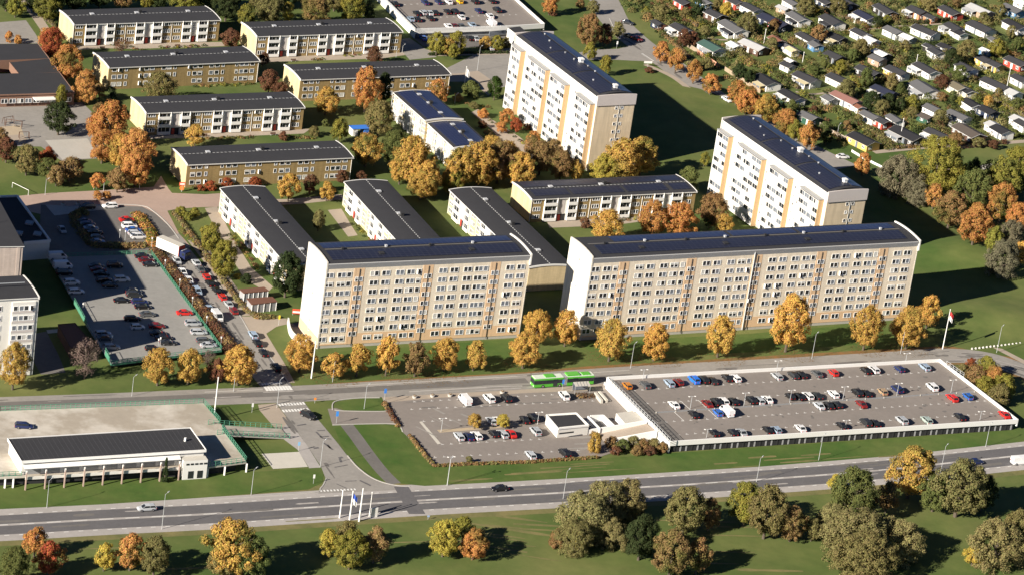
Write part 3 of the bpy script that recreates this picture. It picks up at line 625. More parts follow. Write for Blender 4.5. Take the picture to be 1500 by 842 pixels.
# ---------------------------------------------------------------- low blocks
LOWB = [('w', .036), ('b', .078, .155), ('s', .157, .218), ('b', .22, .275), ('w', .315), ('w', .388), ('b', .42, .478), ('s', .48, .533), ('b', .535, .6), ('w', .635), ('w', .705), ('b', .74, .8), ('s', .802, .848), ('b', .85, .915), ('w', .953)]
LOWR = [(.036, 'w'), (.074, 'w'), (.114, 's'), (.207, 's'), (.247, 'w'), (.284, 'w'), (.361, 'w'), (.396, 'w'), (.435, 's'), (.53, 's'), (.569, 'w'), (.605, 'w'), (.68, 'w'), (.717, 'w'), (.757, 's'), (.849, 's'), (.884, 'w'), (.915, 'w'), (.955, 'w')]
def low(label, p0, p1, W, kind, H=7.7, pv=(), z0=0, L=None, group='three storey blocks with arched roofs', wallm='tan_brick'):
    o, rz, L_ = frame(p0, p1, H); L = L or L_; rise = .5
    t = thing('low_apartment_block', label, 'building', o, rz, group)
    arc_wall(t, 'wall', 0, L, 0, W, W, H, rise, -.12, wallm, z0=-.5, n=10)
    arc_roof(t, L, W, H, rise, 'roof_felt', over=.45)
    if wallm == 'tan_brick': arc_wall(t, 'gable', -.12, -.003, .0, W, W, H, rise, -.14, 'gable_brick', z0=.3)
    for x0, x1 in ((-.22, 0), (L, L+.22)): # white verge boards
        b = MB(); n = 10; y0, y1 = -.5, W+.5
        ys = [y0+(y1-y0)*i/n for i in range(n+1)]
        for i in range(n):
            za = H+max(-.15, arcz(ys[i], W, rise)); zb = H+max(-.15, arcz(ys[i+1], W, rise)); k = len(b.v)
            b.v += [(x0, ys[i], za-.4), (x1, ys[i], za-.4), (x1, ys[i], za+.12), (x0, ys[i], za+.12), (x0, ys[i+1], zb-.4), (x1, ys[i+1], zb-.4), (x1, ys[i+1], zb+.12), (x0, ys[i+1], zb+.12)]
            for fc in ([3, 2, 6, 7], [0, 3, 7, 4], [2, 1, 5, 6], [1, 0, 4, 5]): b.f.append([k+j for j in fc]); b.m.append(b.mi('roof_edge'))
        b.build('verge_board', t)
    lst = []
    if kind == 'balcony':
        for e in LOWB:
            if e[0] == 'w':
                b = MB(); b.box(e[1]*L-2.0, e[1]*L-1.85, -.12, 0, .1, H-.3, 'white'); b.build('pilaster', t)
                for i in range(3): lst.append((2.3, 1.15, 3, e[1]*L, -.02, 1.75+2.5*i, 0))
            else:
                xa, xb = e[1]*L, e[2]*L
                if e[0] == 'b':
                    for i in range(3):
                        z = .35+2.5*i; b = MB()
                        b.box(xa, xb, -.7, 0, z-.12, z+.02, 'white'); b.box(xa, xb, -.72, -.64, z+.024, z+.95, 'white'); b.box(xa, xa+.14, -.64, 0, z+.024, z+2.3, 'white'); b.box(xb-.14, xb, -.64, 0, z+.024, z+2.3, 'white')
                        b.face([(xa+.14, -.05, z+.03), (xb-.14, -.05, z+.03), (xb-.14, -.05, z+2.3), (xa+.14, -.05, z+2.3)], 'glass_dark')
                        for j in range(1, 3): xx = xa+(xb-xa)*j/3; b.box(xx-.06, xx+.06, -.10, -.054, z+.03, z+2.3, 'white')
                        b.build('balcony', t)
                else:
                    b = MB(); b.box(xa, xb, -.06, 0, 2.3, H-.3, 'white_wall'); b.box(xa, xa+.25, -.09, -.063, .1, H-.3, 'white'); b.box(xb-.25, xb, -.09, -.063, .1, H-.3, 'white'); b.box(xa+.9, xb-.9, -.11, -.064, 2.6, H-.9, 'attic'); b.build('stair_panel', t)
                    b = MB(); b.box(xa+.25, xb-.25, -.05, 0, 0, 2.29, 'dark'); b.box(xa+.6, xa+1.5, -.12, -.053, .05, 2.1, 'red_trim'); b.build('entrance_door', t)
    else:
        for (uu, k) in LOWR:
            for i in range(3):
                if i == 0 and uu in (.435, .53): continue
                lst.append(((1.35, 1.2, 1) if k == 'w' else (.75, 1.2, 1))+(uu*L, -.01, 1.75+2.5*i, 0))
        b = MB(); b.tube((L-.3, -.12, .1), (L-.3, -.12, H-.4), .07, .07, 'white'); b.build('downpipe', t)
    windows(t, lst)
    for (a, c, y0, y1, m) in pv: roofpatch(t, 'solar_array', a*L, c*L, y0*W, y1*W, W, H, rise, m, .12)
    b = MB(); z = H+rise+.02; b.box(.4, L-.4, W/2-.13, W/2+.13, z-.04, z+.06, 'ridge_dash')
    b.build('ridge_vents', t)
    for uu in (.17, .475, .83): vent(t, uu*L, W*.54, W, H, rise, 1.1, .45, 'pale_metal')
    vent(t, .5*L, W*.57, W, H, rise, .9, 1.1, 'dark', 'chimney')
    return t
low('flat tan block with balconies, topmost left beside the wooded edge', (108.7, 35.6), (322.5, 29), 13.4, 'balcony')
low('flat tan block with balconies in the top row, just left of the far parking deck', (376.7, 53), (589.4, 46.5), 13.4, 'balcony')
low('plain yellow brick block directly below the topmost left block', (160, 98.7), (380, 89), 13.4, 'plain')
low('plain yellow brick block behind a tall orange tree, left of the farther white tower', (440.5, 116.4), (660, 108.7), 13.4, 'plain')
low('tan block with balconies behind the row of big orange trees, third down on the left', (214.4, 165.2), (445.8, 157), 13.4, 'balcony')
low('plain yellow brick block with red bushes along its foot', (274.8, 240.7), (516.9, 230.2), 13.4, 'plain')
low('balcony block with dark solar arrays right behind the gap of the two cream blocks', (779.2, 291.6), (1020, 280.2), 13.4, 'balcony', pv=((.03, .24, .1, .42, 'solar_dark'), (.26, .57, .1, .42, 'solar_dark'), (.59, .84, .1, .45, 'solar_dark'), (.87, .98, .1, .42, 'solar_dark'), (.02, .48, .58, .92, 'solar_dark'), (.5, .98, .58, .92, 'solar_dark')))
low('dark roofed block with sunlit white balcony side beside the street of cars', (324.3, 275.8), (424, 390), 13.4, 'balcony', wallm='pale_brick')
low('dark roofed balcony block, middle one of three running up behind the shorter cream block', (506, 266.6), (612, 384), 13.2, 'balcony', wallm='pale_brick', L=56)
low('dark roofed block with open gable end seen in the gap of the two cream blocks', (660, 278), (776, 391), 13.2, 'balcony', wallm='pale_brick')
# stepped block with blue solar roof
o, rz, L_ = frame((578, 135.8), (666.4, 216.4), 7.7)
low('upper half of the stepped block with bright blue solar roof', (578, 135.8), (624.5, 176.5), 12.6, 'balcony', H=8.6, pv=((.02, .98, .05, .5, 'solar_blue'), (.02, .98, .56, .95, 'solar_blue')), group='stepped block with blue solar roof', wallm='pale_brick')
low('lower half of the stepped block with bright blue solar roof, ending in an open gable', (627.5, 180.5), (666.4, 216.4), 12.6, 'balcony', H=7.7, pv=((.03, .97, .05, .5, 'solar_blue'), (.03, .97, .56, .95, 'solar_blue')), group='stepped block with blue solar roof', wallm='pale_brick')

# ---------------------------------------------------------------- school, blocks at the left edge
def polybox(t, name, pts, z0, z1, m, top=None, zt=None):
    zt = z1 if zt is None else zt
    P = [G(x, y, zt) for x, y in pts]; b = MB(); b.prism([(p.x, p.y) for p in P], z0, z1, m, top); return b.build(name, t)
def wallline(b, pts, z, z0, z1, w, m, closed=False):
    P = [G(x, y, z) for x, y in pts]
    if closed: P.append(P[0])
    for i in range(len(P)-1): a = P[i].copy(); c = P[i+1].copy(); a.z = c.z = z0; b.bar(a, c, w, z1-z0, m)
t = thing('school_building', 'flat dark roofed red brick school with an open courtyard at the left edge', 'building')
S1 = [(-90, 66), (55, 64.5), (72, 88), (26, 93), (-12, 93.5), (-12, 108), (-90, 110)]
polybox(t, 'wall', [(-90, 66), (55, 64.5), (71, 86), (-90, 92)], 0, 4.2, 'red_brick', 'roof_felt')
polybox(t, 'wall', [(-90, 92.2), (-5, 92.2), (-5, 108), (-90, 110)], 0, 4.2, 'red_brick', 'roof_felt')
polybox(t, 'wall', [(14, 92), (71.3, 86.3), (86.5, 106.3), (27, 108)], 0, 4.2, 'red_brick', 'roof_felt')
polybox(t, 'wall', [(-90, 110.2), (86.8, 106.6), (109, 136), (0, 139), (-90, 141)], 0, 4.2, 'red_brick', 'roof_felt')
b = MB(); wallline(b, [(-90, 141.5), (0, 139.5), (109.5, 136.3), (55.5, 64)], 4.2, 3.95, 4.3, .2, 'red_brick'); wallline(b, [(14, 92), (27, 108)], 4.2, 3.9, 4.3, .2, 'red_brick'); b.build('roof_edge', t)
o, rz, L = frame((0, 139.8), (105, 136.8), 4.2)
tw = []
for i in range(9): me = winmesh(2.0, 1.3, 2, i % 4); w_ = winobj(t, me, loc=o+V((cos(rz)*(1.5+i*2.6), sin(rz)*(1.5+i*2.6), 2.2))+V((sin(rz), -cos(rz), 0))*.22, rz=rz)
b = MB(); a = G(50, 146, 2.8); c = G(80, 144.5, 2.8); a.z = c.z = 2.8; b.bar(a, c, 3, .25, 'white'); b.build('canopy', t)

def block(label, p_right, Ltot, W, H, m, name='apartment_block', win=True, dir_=27.5, left=True):
    # right front eave corner given; the block runs away to the left (partly outside the frame)
    g = G(*p_right, H); rz = rad(dir_); o = V((g.x-cos(rz)*Ltot, g.y-sin(rz)*Ltot, 0))
    t = thing(name, label, 'building', o, rz)
    b = MB(); b.box(0, Ltot, 0, W, -.5, H-.05, m); b.build('wall', t); arc_roof(t, Ltot, W, H, .4, 'roof_felt', over=.3)
    arc_wall(t, 'verge', Ltot+.003, Ltot+.35, -.35, W+.35, W, H, .4, .12, 'white_wall', z0=H-.6)
    return t, rz
t, rz = block('white seven storey block at the left edge with window bands in a projecting bay', (56, 434.5), 42, 13.5, 22.3, 'white_wall'); L = 42
lst = []; b = MB(); b.box(L-6.8, L-.6, -.35, 0, .3, 21.2, 'white_wall')
for i in range(7):
    z = 3.0+2.75*i
    for x in (L-5.9, L-4.3, L-3.0, L-1.6): lst.append((1.05, 1.2, 1, x, -.36, z, 0))
    for x in (L-10.5, L-14, L-17.5, L-21, L-24.5, L-28): lst.append((1.9, 1.2, 3, x, -.01, z, 0))
    b.box(L-6.8, L-.6, -.42, -.353, z-1.35, z-.85, 'attic')
b.build('bay', t); windows(t, lst); b = MB(); b.tube((L+.15, -.1, .3), (L+.15, -.1, 21.5), .09, .09, 'rail'); b.build('downpipe', t)
b = MB(); b.box(20, L-2, 5.5, 5.8, 23.9, 24.0, 'rail'); b.build('roof_rail', t)
# second block: long side runs away from the camera
g = G(34, 361, 22); g2_ = G(-28, 247, 22); d_ = (g2_-g).xy.normalized(); rz = math.atan2(-d_.y, -d_.x); Lb = 66
t = thing('apartment_block', 'pinkish block at the left edge behind the white seven storey block', 'building', (g.x+d_.x*Lb, g.y+d_.y*Lb, 0), rz)
b = MB(); b.box(0, Lb, -14, 0, -.5, 21.9, 'pink_block'); b.build('wall', t)
b = MB(); b.prism([(-.3, -14.3), (Lb+.3, -14.3), (Lb+.3, .3), (-.3, .3)], 21.903, 22.1, 'roof_edge', 'roof_felt'); b.build('roof', t)
b = MB(); b.box(Lb+.003, Lb+.12, -1.6, -.7, 0, 21.7, 'pink_block'); b.build('pilaster', t)
lst = [(.75, .8, 1, Lb+.01, -8.5+0*i, 3.0+3.4*i, pi/2) for i in range(6)]+[(.75, .8, 1, Lb+.01, -12.0, 3.0+3.4*i, pi/2) for i in range(6)]; windows(t, lst)
b = MB(); b.tube((Lb-14, -8, 22), (Lb-14, -8, 26), .12, .08, 'pale_metal'); b.build('mast', t)
# low wing with black flat roof and white walls
t = thing('low_wing', 'low white building with black flat roof in front of the shadowed turning loop', 'building')
polybox(t, 'wall', [(-60, 291), (25, 288.5), (73, 354), (35, 357), (-60, 361)], 0, 5.2, 'white_wall', 'roof_felt')
b = MB(); wallline(b, [(25, 288.5), (73, 354), (35, 357)], 5.2, 5.0, 5.75, .5, 'white'); wallline(b, [(0, 289.5), (25, 288.5)], 5.2, 5.0, 5.7, .5, 'white'); b.build('parapet', t)
for (x, y) in ((43, 327), (55, 343), (27, 342)):
    g = G(x, y, 5.3); b = MB(); b.box(g.x-1.1, g.x+1.1, g.y-1.3, g.y+1.3, 5.1, 5.6, 'rail', 'glass_mid'); b.build('skylight', t)
g = G(43.5, 369, 2.2); b = MB(); winobj(t, winmesh(2.25, 1.3, 2, 0), g, rad(27))

# ---------------------------------------------------------------- brown shed, carports, small sheds
t = thing('storage_shed', 'long brown wooden shed on the lawn beside the green railed deck', 'shed'); polybox(t, 'wall', [(85, 475), (110, 473), (137, 506), (104, 510)], 0, 3.0, 'brown_wood', 'brown_roof')
b = MB(); wallline(b, [(85, 475), (110, 473), (137, 506), (104, 510)], 3.0, 2.9, 3.12, .2, 'brown_wood', True); b.build('roof_edge', t)
flat('concrete_pad', [(68, 483), (88, 481), (90, 486), (70, 488)], 'concrete', 1)
flat('path', [(52, 488), (68, 485), (86, 520), (96, 545), (60, 548), (50, 530)], 'asphalt', 1)
def carport(label, roofpx, n):
    t = thing('carport', label, 'shed', group='brown roofed sheds by the street'); z = 2.6
    P = [G(x, y, z) for x, y in roofpx]; b = MB(); b.prism([(p.x, p.y) for p in P], z, z+.18, 'brown_roof'); b.build('roof', t)
    a, c, e, f = P; cen = (a+c+e+f)/4; Q = [cen+(p-cen)*.94 for p in P]; b = MB(); b.prism([(p.x, p.y) for p in Q], 0, z-.003, 'fascia'); b.build('wall', t)
    for i in range(n+1):
        k = i/n; p = Q[3].lerp(Q[2], k); b = MB(); b.box(p.x-.07, p.x+.07, p.y-.12, p.y+.05, 0, z-.01, 'white'); b.build('post', t)
    dr = (Q[2]-Q[3]).xy.normalized()
carport('brown roofed grey shed by the street, the one farther up', [(350, 424), (387, 420.8), (394, 426.6), (357, 430)], 5)
carport('brown roofed grey shed by the street, the one nearer the cream block', [(361, 437.5), (399, 435), (406.5, 442.2), (368.5, 446.5)], 4)
# curved white ramp wall at the foot of the shorter block
flat('ramp_floor', [(424, 473.5), (440, 472), (456, 490), (463, 508), (448, 508), (433, 488)], 'asphalt_dark', 3)
t = thing('ramp_wall', 'curved white retaining wall at the left foot of the shorter cream block', 'wall'); b = MB(); P = catmull([G(421.5, 474), G(424, 488), G(431, 498), G(442, 504), (G(450, 507))], 6)
for i in range(len(P)-1): b.bar(P[i], P[i+1], .4, 1.9, 'white_wall')
b.build('wall', t)
t = thing('sign_board', 'red and white sign board beside the left gable of the shorter cream block', 'sign'); g = G(434, 461.5); b = MB(); b.box(-1.2, 1.2, -.08, .08, .5, 1.9, 'any'); o = b.build('board', t); o.color = (.7, .1, .05, 1); b = MB(); b.box(-1.1, 1.1, -.1, -.085, .8, 1.3, 'white'); b.build('panel', t)
b = MB(); b.box(-1.1, -1.0, -.05, .05, 0, .498, 'rail'); b.build('post', t); b = MB(); b.box(1.0, 1.1, -.05, .05, 0, .498, 'rail'); b.build('post', t); t.location = g; t.rotation_euler = (0, 0, rad(10))
t = thing('advertising_sign', 'orange and white sign at the left corner of the plain block with red bushes', 'sign', G(266, 281), rad(20))
b = MB(); b.box(-.9, .9, -.1, .1, 1.9, 3.0, 'any'); o = b.build('board', t); o.color = (.7, .12, .05, 1); b = MB(); b.tube((0, -.1, 1.1), (0, .1, 1.1), .7, .7, 'any', 16); o = b.build('disc', t); o.color = (.8, .25, .05, 1); b = MB(); b.box(-.7, .7, -.13, -.105, 2.2, 2.7, 'white'); b.build('panel', t)
b = MB(); b.tube((0, 0, 0), (0, 0, 2), .12, .12, 'rail'); b.build('post', t)
t = thing('market_tent', 'small blue and white tent between the low blocks', 'tent', G(525, 197), rad(28))
b = MB(); b.box(-3, 3, -1.7, 1.7, 2.4, 2.5, 'any'); b.face([(-3, -1.7, 2.5), (3, -1.7, 2.5), (3, 0, 3.1), (-3, 0, 3.1)], 'any'); b.face([(3, 1.7, 2.5), (-3, 1.7, 2.5), (-3, 0, 3.1), (3, 0, 3.1)], 'any'); o = b.build('canopy', t); o.color = (.04, .16, .55, 1)
b = MB(); b.box(-2.8, -1.0, -1.5, 1.5, 0, 2.39, 'white'); b.box(1.2, 2.8, -1.5, 1.5, 0, 2.39, 'any'); o = b.build('side_wall', t); o.color = (.05, .16, .5, 1)

# ---------------------------------------------------------------- parking decks
def fence_rail(b, pts, z, h=1.1, m='green_rail', step=2.5, th=.08, mesh=True):
    P = [G(x, y, z if not hasattr(z, '__len__') else z[i]) for i, (x, y) in enumerate(pts)]
    for i in range(len(P)-1):
        a, c = P[i], P[i+1]; L = (c-a).length; n = max(1, int(L/step))
        for zz in (h, h*.55, .12): b.bar(a+V((0, 0, zz)), c+V((0, 0, zz)), th, .09, m)
        for k in range(n+1): p = a.lerp(c, k/n); b.box(p.x-.06, p.x+.06, p.y-.06, p.y+.06, p.z, p.z+h, m)
        if mesh: b.bar(a+V((0, 0, .25)), c+V((0, 0, .25)), .03, h*.62, m)
    return b
# east deck, white walls
DK = 2.5
t = thing('parking_deck', 'large white walled parking deck full of cars, front right', 'parking deck')
Ec = [(889.4, 556), (1376, 529.5), (1490, 617.5), (981, 650)]
P = [G(x, y, DK) for x, y in Ec]; b = MB(); b.prism([(p.x, p.y) for p in P], DK-.5, DK, 'concrete', 'deck_grey'); b.build('deck_slab', t)
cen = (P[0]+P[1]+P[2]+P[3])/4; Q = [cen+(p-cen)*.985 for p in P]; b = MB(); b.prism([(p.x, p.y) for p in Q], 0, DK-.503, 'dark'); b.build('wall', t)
for i, (z0, z1) in ((0, (1.9, 3.4)), (1, (1.3, 3.4)), (2, (2.05, 3.4)), (3, (0, 3.35))):
    a = P[i].copy(); c = P[(i+1) % 4].copy(); a.z = c.z = z0; tt = (c-a).normalized()*(.17 if i in (1, 3) else -.17); b = MB(); b.bar(a-tt, c+tt, .34, z1-z0, 'white'); b.build('parapet', t)
b = MB()
for k in range(62):
    p = Q[3].lerp(Q[2], (k+.5)/62); q_ = Q[3].lerp(Q[2], (k+.75)/62); b.bar(V((p.x, p.y, .1)), V((q_.x, q_.y, .1)), .16, 1.9, 'fascia' if k % 3 else 'dark')
b.build('louvres', t)
b = MB(); fence_rail(b, [q('f1', 70, 175), q('f1', 465, 560)], 3.35, 1.2, 'rail', 1.6, .05, False); b.build('mesh_fence', t); b = MB(); fence_rail(b, [q('f1', 480, 590), q('f1', 655, 770)], 3.35, 1.4, 'rail', 1.6, .05, False); b.build('mesh_fence', t)
b = MB(); fence_rail(b, [q('f4', 240, 130), q('f4', 412, 250)], 3.4, 1.3, 'rail', 1.6, .05, False); b.build('mesh_fence', t)
b = MB(); Zm = DK+.008
def deckline(c1_, c2_, m='paint_line', w=.15): b.bar(QG(c1_[0], *c1_[1:], DK), QG(c2_[0], *c2_[1:], DK), w, .012, m)
stall_marks(q('f1', 320, 268), q('f3', 1060, 192), DK+.004, mb=b); stall_marks(q('f1', 445, 392), q('f3', 1070, 330), DK+.004, mb=b)
stall_marks(q('f1', 540, 572), q('f4', 640, 482), DK+.004, mb=b); stall_marks(q('f1', 740, 688), q('f4', 720, 605), DK+.004, mb=b)
deckline(('f1', 765, 372), ('f1', 850, 450)); deckline(('f1', 690, 465), ('f1', 790, 555)); deckline(('f1', 925, 360), ('f1', 1115, 535))
o = b.build('bay_markings', t)
b = MB()
a = QG('f1', 240, 262, DK+.006); c = QG('f1', 310, 262, DK+.006); e = QG('f1', 780, 738, DK+.006); f = QG('f1', 665, 742, DK+.006)
b.face([a, f, e, c], 'asphalt'); b.bar(QG('f1', 300, 262, DK), QG('f1', 790, 738, DK), .14, .05, 'dark'); o = b.build('expansion_joint', t)
b = MB(); a = QG('f1', 560, 300, DK); c = QG('f4', 560, 250, DK); e = QG('f1', 900, 620, DK)
for k in range(70):
    g = a.lerp(c, PR.random())+(e-a)*PR.uniform(-.15, .95); R_ = PR.uniform(.25, .7); n_ = 7; b.face([(g.x+cos(i*2*pi/n_)*R_*PR.uniform(.6, 1.2), g.y+sin(i*2*pi/n_)*R_*PR.uniform(.6, 1.2), DK+.005+k*.0001) for i in range(n_)], 'asphalt')
b.build('oil_stains', t, 'stuff')
b = MB(); a = QG('f1', 525, 482, DK); c = QG('f4', 520, 396, DK); b.bar(a, c, .18, .32, 'grey_metal')
for k in range(18):
    p = a.lerp(c, k/17); b.box(p.x-.16, p.x+.16, p.y-.16, p.y+.16, DK+.004, DK+.38, 'concrete')
b.build('wheel_stop', t)
# ramp up to the deck, kiosk and walls
t = thing('access_ramp', 'white walled ramp climbing to the left side of the white walled deck', 'ramp')
pr = [(q('i6', 600, 612), 0), (q('i6', 545, 548), 0), (q('i6', 930, 470), DK), (q('i6', 1010, 535), DK)]
P = [G(*p, z) for p, z in pr]; b = MB(); b.face([(p.x, p.y, p.z+.02) for p in (P[0], P[3], P[2], P[1])], 'tan_path'); b.build('ramp_surface', t)
b = MB(); a, c = G(*q('i6', 385, 560), 0), G(*q('i6', 925, 472), DK); n_ = V((-(c-a).y, (c-a).x, 0)).normalized()*.17
b.prism([(a.x-n_.x, a.y-n_.y), (c.x-n_.x, c.y-n_.y), (c.x+n_.x, c.y+n_.y), (a.x+n_.x, a.y+n_.y)], 0, [.95, DK+.95, DK+.95, .95], 'white'); b.build('parapet', t)
b = MB(); a, c = G(*q('i6', 700, 600), .55), G(*q('i6', 1012, 548), DK)
n_ = V((-(c-a).y, (c-a).x, 0)).normalized()*.17
b.prism([(a.x-n_.x, a.y-n_.y), (c.x-n_.x, c.y-n_.y), (c.x+n_.x, c.y+n_.y), (a.x+n_.x, a.y+n_.y)], 0, [1.2, DK+.9, DK+.9, 1.2], 'white'); b.build('parapet', t)
t = thing('white_kiosk', 'small white building with dark flat roof in the open car park', 'building')
polybox(t, 'wall', [(800.4, 607.5), (844, 604.7), (862.5, 623), (817.5, 627.3)], 0, 2.7, 'white_wall'); polybox(t, 'roof', [(804, 608.7), (843.6, 606.2), (857, 620.8), (817.6, 624.8)], 2.703, 2.76, 'roof_felt')
b = MB(); a = G(*q('i6', 262, 545), 1.9); c = G(*q('i6', 375, 532), 1.9); a.z = c.z = 1.6; b.bar(a+V((-.1, -.25, 0)), c+V((-.1, -.25, 0)), .1, .4, 'glass_dark'); b.build('window', t)
b = MB(); wallline(b, [(800.4, 607.5), (844, 604.7), (862.5, 623), (817.5, 627.3)], 2.7, 2.5, 2.95, .3, 'white', True); b.build('parapet', t)
t = thing('stair_pit_walls', 'white walled open stair pit between the kiosk and the cream roofed box', 'wall'); b = MB(); wallline(b, [q('i6', 482, 412), q('i6', 575, 508)], 1.9, 0, 1.9, .35, 'white'); wallline(b, [q('i6', 500, 409), q('i6', 600, 404), q('i6', 690, 490)], 1.9, 0, 1.9, .35, 'white'); b.build('wall', t)
flat('stair_pit_floor', [q('i6', 500, 425), q('i6', 610, 420), q('i6', 700, 505), q('i6', 590, 515)], 'asphalt_dark', 6)
t = thing('stair_box', 'white box with cream flat roof against the deck ramp', 'building'); polybox(t, 'wall', [q('i6', 698, 392), q('i6', 828, 372), q('i6', 925, 455), q('i6', 775, 482)], 0, 2.3, 'white_wall', 'concrete_pale')
# shelter, hoardings
t = thing('bus_shelter', 'glass roofed bus shelter beside the green bus', 'bus shelter'); P = [QG('i6', x, y, 2.6) for x, y in ((368, 155), (485, 148), (500, 182), (385, 188))]
b = MB(); b.prism([(p.x, p.y) for p in P], 2.6, 2.72, 'rail', 'concrete_pale')
for k in range(1, 5): b.bar(P[0].lerp(P[1], k/5)+V((0, 0, .13)), P[3].lerp(P[2], k/5)+V((0, 0, .13)), .12, .05, 'grey_metal')
b.build('roof', t); b = MB()
for p in P: b.box(p.x-.06, p.x+.06, p.y-.06, p.y+.06, 0, 2.6, 'grey_metal')
b.build('frame', t); b = MB(); b.bar(V((P[0].x, P[0].y, .3)), V((P[1].x, P[1].y, .3)), .05, 2.0, 'glass_mid'); b.build('pane', t)
for k, (x0, y0, x1, y1) in enumerate(((535, 255, 585, 318), (565, 248, 622, 312))):
    b = MB(); b.bar(QG('i6', x0, y0), QG('i6', x1, y1), .7, 1.0, 'concrete_pale')
    tag(b.build('concrete_barrier'), 'low tan concrete barrier beside the white deck wall, the %s one' % ('left', 'right')[k], 'barrier', 'low concrete barriers')
# north deck
t = thing('parking_deck', 'far white walled parking deck full of cars at the top edge', 'parking deck')
Nc = [(548, -14), (608.5, 46.5), (742, 42), (797, 38.5), (725, -26)]
P = [G(x, y, DK) for x, y in Nc]; b = MB(); b.prism([(p.x, p.y) for p in P], DK-.5, DK, 'concrete', 'deck_grey'); b.build('deck_slab', t)
cen = sum(P, V())/5; Q = [cen+(p-cen)*.97 for p in P]; b = MB(); b.prism([(p.x, p.y) for p in Q], 0, DK-.503, 'grey_metal'); b.build('wall', t)
for i, z0 in ((0, 0), (1, 1.7), (2, 1.7), (3, 1.0)):
    a = P[i].copy(); c = P[(i+1) % 5].copy(); a.z = c.z = z0; b = MB(); b.bar(a, c, .34, 3.4-z0+.02*i, 'white'); b.build('parapet', t)
b = MB(); fence_rail(b, [Nc[0], Nc[1], Nc[2]], 3.4, 1.1, 'rail', 2.4, .05, False); b.build('guard_rail', t)
b = MB(); stall_marks((575, 8), (722, 2), DK+.004, mb=b); stall_marks((590, 28), (760, 22), DK+.004, mb=b); b.build('bay_markings', t)
t = thing('stair_tower', 'low white stair building between the far deck and the farther white tower', 'building'); polybox(t, 'wall', [q('d8', 985, 220), q('d8', 1080, 210), q('d8', 1130, 250), q('d8', 1040, 262)], 0, 4.6, 'white_wall', 'roof_felt')
b = MB(); a = QG('d8', 840, 262, 1.6); c = QG('d8', 970, 250, 1.6); a.z = c.z = .6; b.bar(a, c, .3, 1.6, 'glass_mid'); b.build('glass_front', t)
# west deck, green railings
ZW = 1.5
t = thing('parking_deck', 'concrete parking deck with green railings beside the street of cars', 'parking deck')
Wc = [(70, 377), (221, 372), (325, 513), (163, 533.5)]
P = [G(x, y, ZW) for x, y in Wc]; b = MB(); b.prism([(p.x, p.y) for p in P], ZW-.4, ZW, 'green_rail', 'deck_west'); b.build('deck_slab', t)
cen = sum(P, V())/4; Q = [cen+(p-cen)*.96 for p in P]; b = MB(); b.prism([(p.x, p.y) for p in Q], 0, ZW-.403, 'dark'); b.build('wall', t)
for a, c in ((Wc[1], Wc[2]), (Wc[2], Wc[3])): b = MB(); fence_rail(b, [a, c], ZW, 1.1, 'green_rail', 1.5, .1, False); b.build('green_railing', t)
b = MB(); fence_rail(b, [Wc[0], Wc[1]], ZW, 1.0, 'green_rail', 1.4, .1, False); b.build('green_railing', t); b = MB(); fence_rail(b, [(108, 445), (126.5, 478)], ZW, 1.9, 'green_rail'); b.build('green_railing', t)
b = MB(); fence_rail(b, [(126.5, 478), (163, 533)], ZW, 1.0, 'rail', 2.5, .05, False); b.build('guard_rail', t)
b = MB(); fence_rail(b, [(154, 520), (160, 531)], ZW, 2.2, 'green_rail'); b.build('gate', t)
# south-west deck with long building
ZS = 2.8
t = thing('parking_deck', 'worn pale concrete deck with green railings around the long low building', 'parking deck')
Sc = [(-90, 606), (0, 601.5), (298, 590), (322, 618), (361, 676), (300, 684), (33, 697), (-90, 704)]
P = [G(x, y, ZS) for x, y in Sc]; b = MB(); b.prism([(p.x, p.y) for p in P], ZS-.45, ZS, 'concrete_pale', 'deck_pale'); b.build('deck_slab', t)
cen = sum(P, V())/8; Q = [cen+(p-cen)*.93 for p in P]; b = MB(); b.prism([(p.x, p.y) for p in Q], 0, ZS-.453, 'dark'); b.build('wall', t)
b = MB(); fence_rail(b, Sc[0:4], ZS, 1.3, 'green_rail', 1.3, .1, False); wallline(b, Sc[0:4], ZS, .6, ZS-.1, .2, 'green_rail'); b.build('green_railing', t)
b = MB(); fence_rail(b, [(325, 628), (361, 676), (300, 684)], ZS, 1.3, 'green_rail', 1.4, .1, False); b.build('green_railing', t); b = MB(); fence_rail(b, [(-60, 700.5), (31, 696)], ZS, 1.2, 'green_rail', 1.4, .1, False); b.build('green_railing', t)
for x, y in ((362, 676), (330, 680.5), (305, 683.5), (20, 698.5), (8, 699)): p = G(x, y, ZS); b = MB(); b.box(p.x-.2, p.x+.2, p.y-.2, p.y+.2, 0, ZS-.46, 'white'); b.build('post', t)
t = thing('deck_ramp', 'sloping ramp with green railings leading down from the pale deck', 'ramp')
pr = [(305, 621, ZS), (412, 627.5, .25), (424, 641, .25), (318, 636, ZS)]; P = [G(x, y, z) for x, y, z in pr]
b = MB(); b.prism([(p.x, p.y) for p in P], [p.z-.35 for p in P], [p.z+.012 for p in P], 'concrete', 'deck_pale'); b.build('ramp_surface', t)
b = MB(); fence_rail(b, [(305, 621), (412, 627.5)], (ZS, .25), 1.3, 'green_rail', 1.4, .1, False); b.build('green_railing', t); b = MB(); fence_rail(b, [(318, 636), (424, 641)], (ZS, .25), 1.3, 'green_rail', 1.4, .1, False); b.build('green_railing', t)
HS = 6.4
t = thing('long_low_building', 'long white and grey building with black ribbed roof below the pale deck', 'building')
P = [G(x, y, HS) for x, y in ((16.7, 644), (283, 628), (299, 659), (33, 675.5))]
o = V((P[3].x, P[3].y, 0)); dv = (P[2]-P[3]).xy; rz = math.atan2(dv.y, dv.x); L = dv.length; W = (P[0]-P[3]).xy.length; t.location = o; t.rotation_euler = (0, 0, rz)
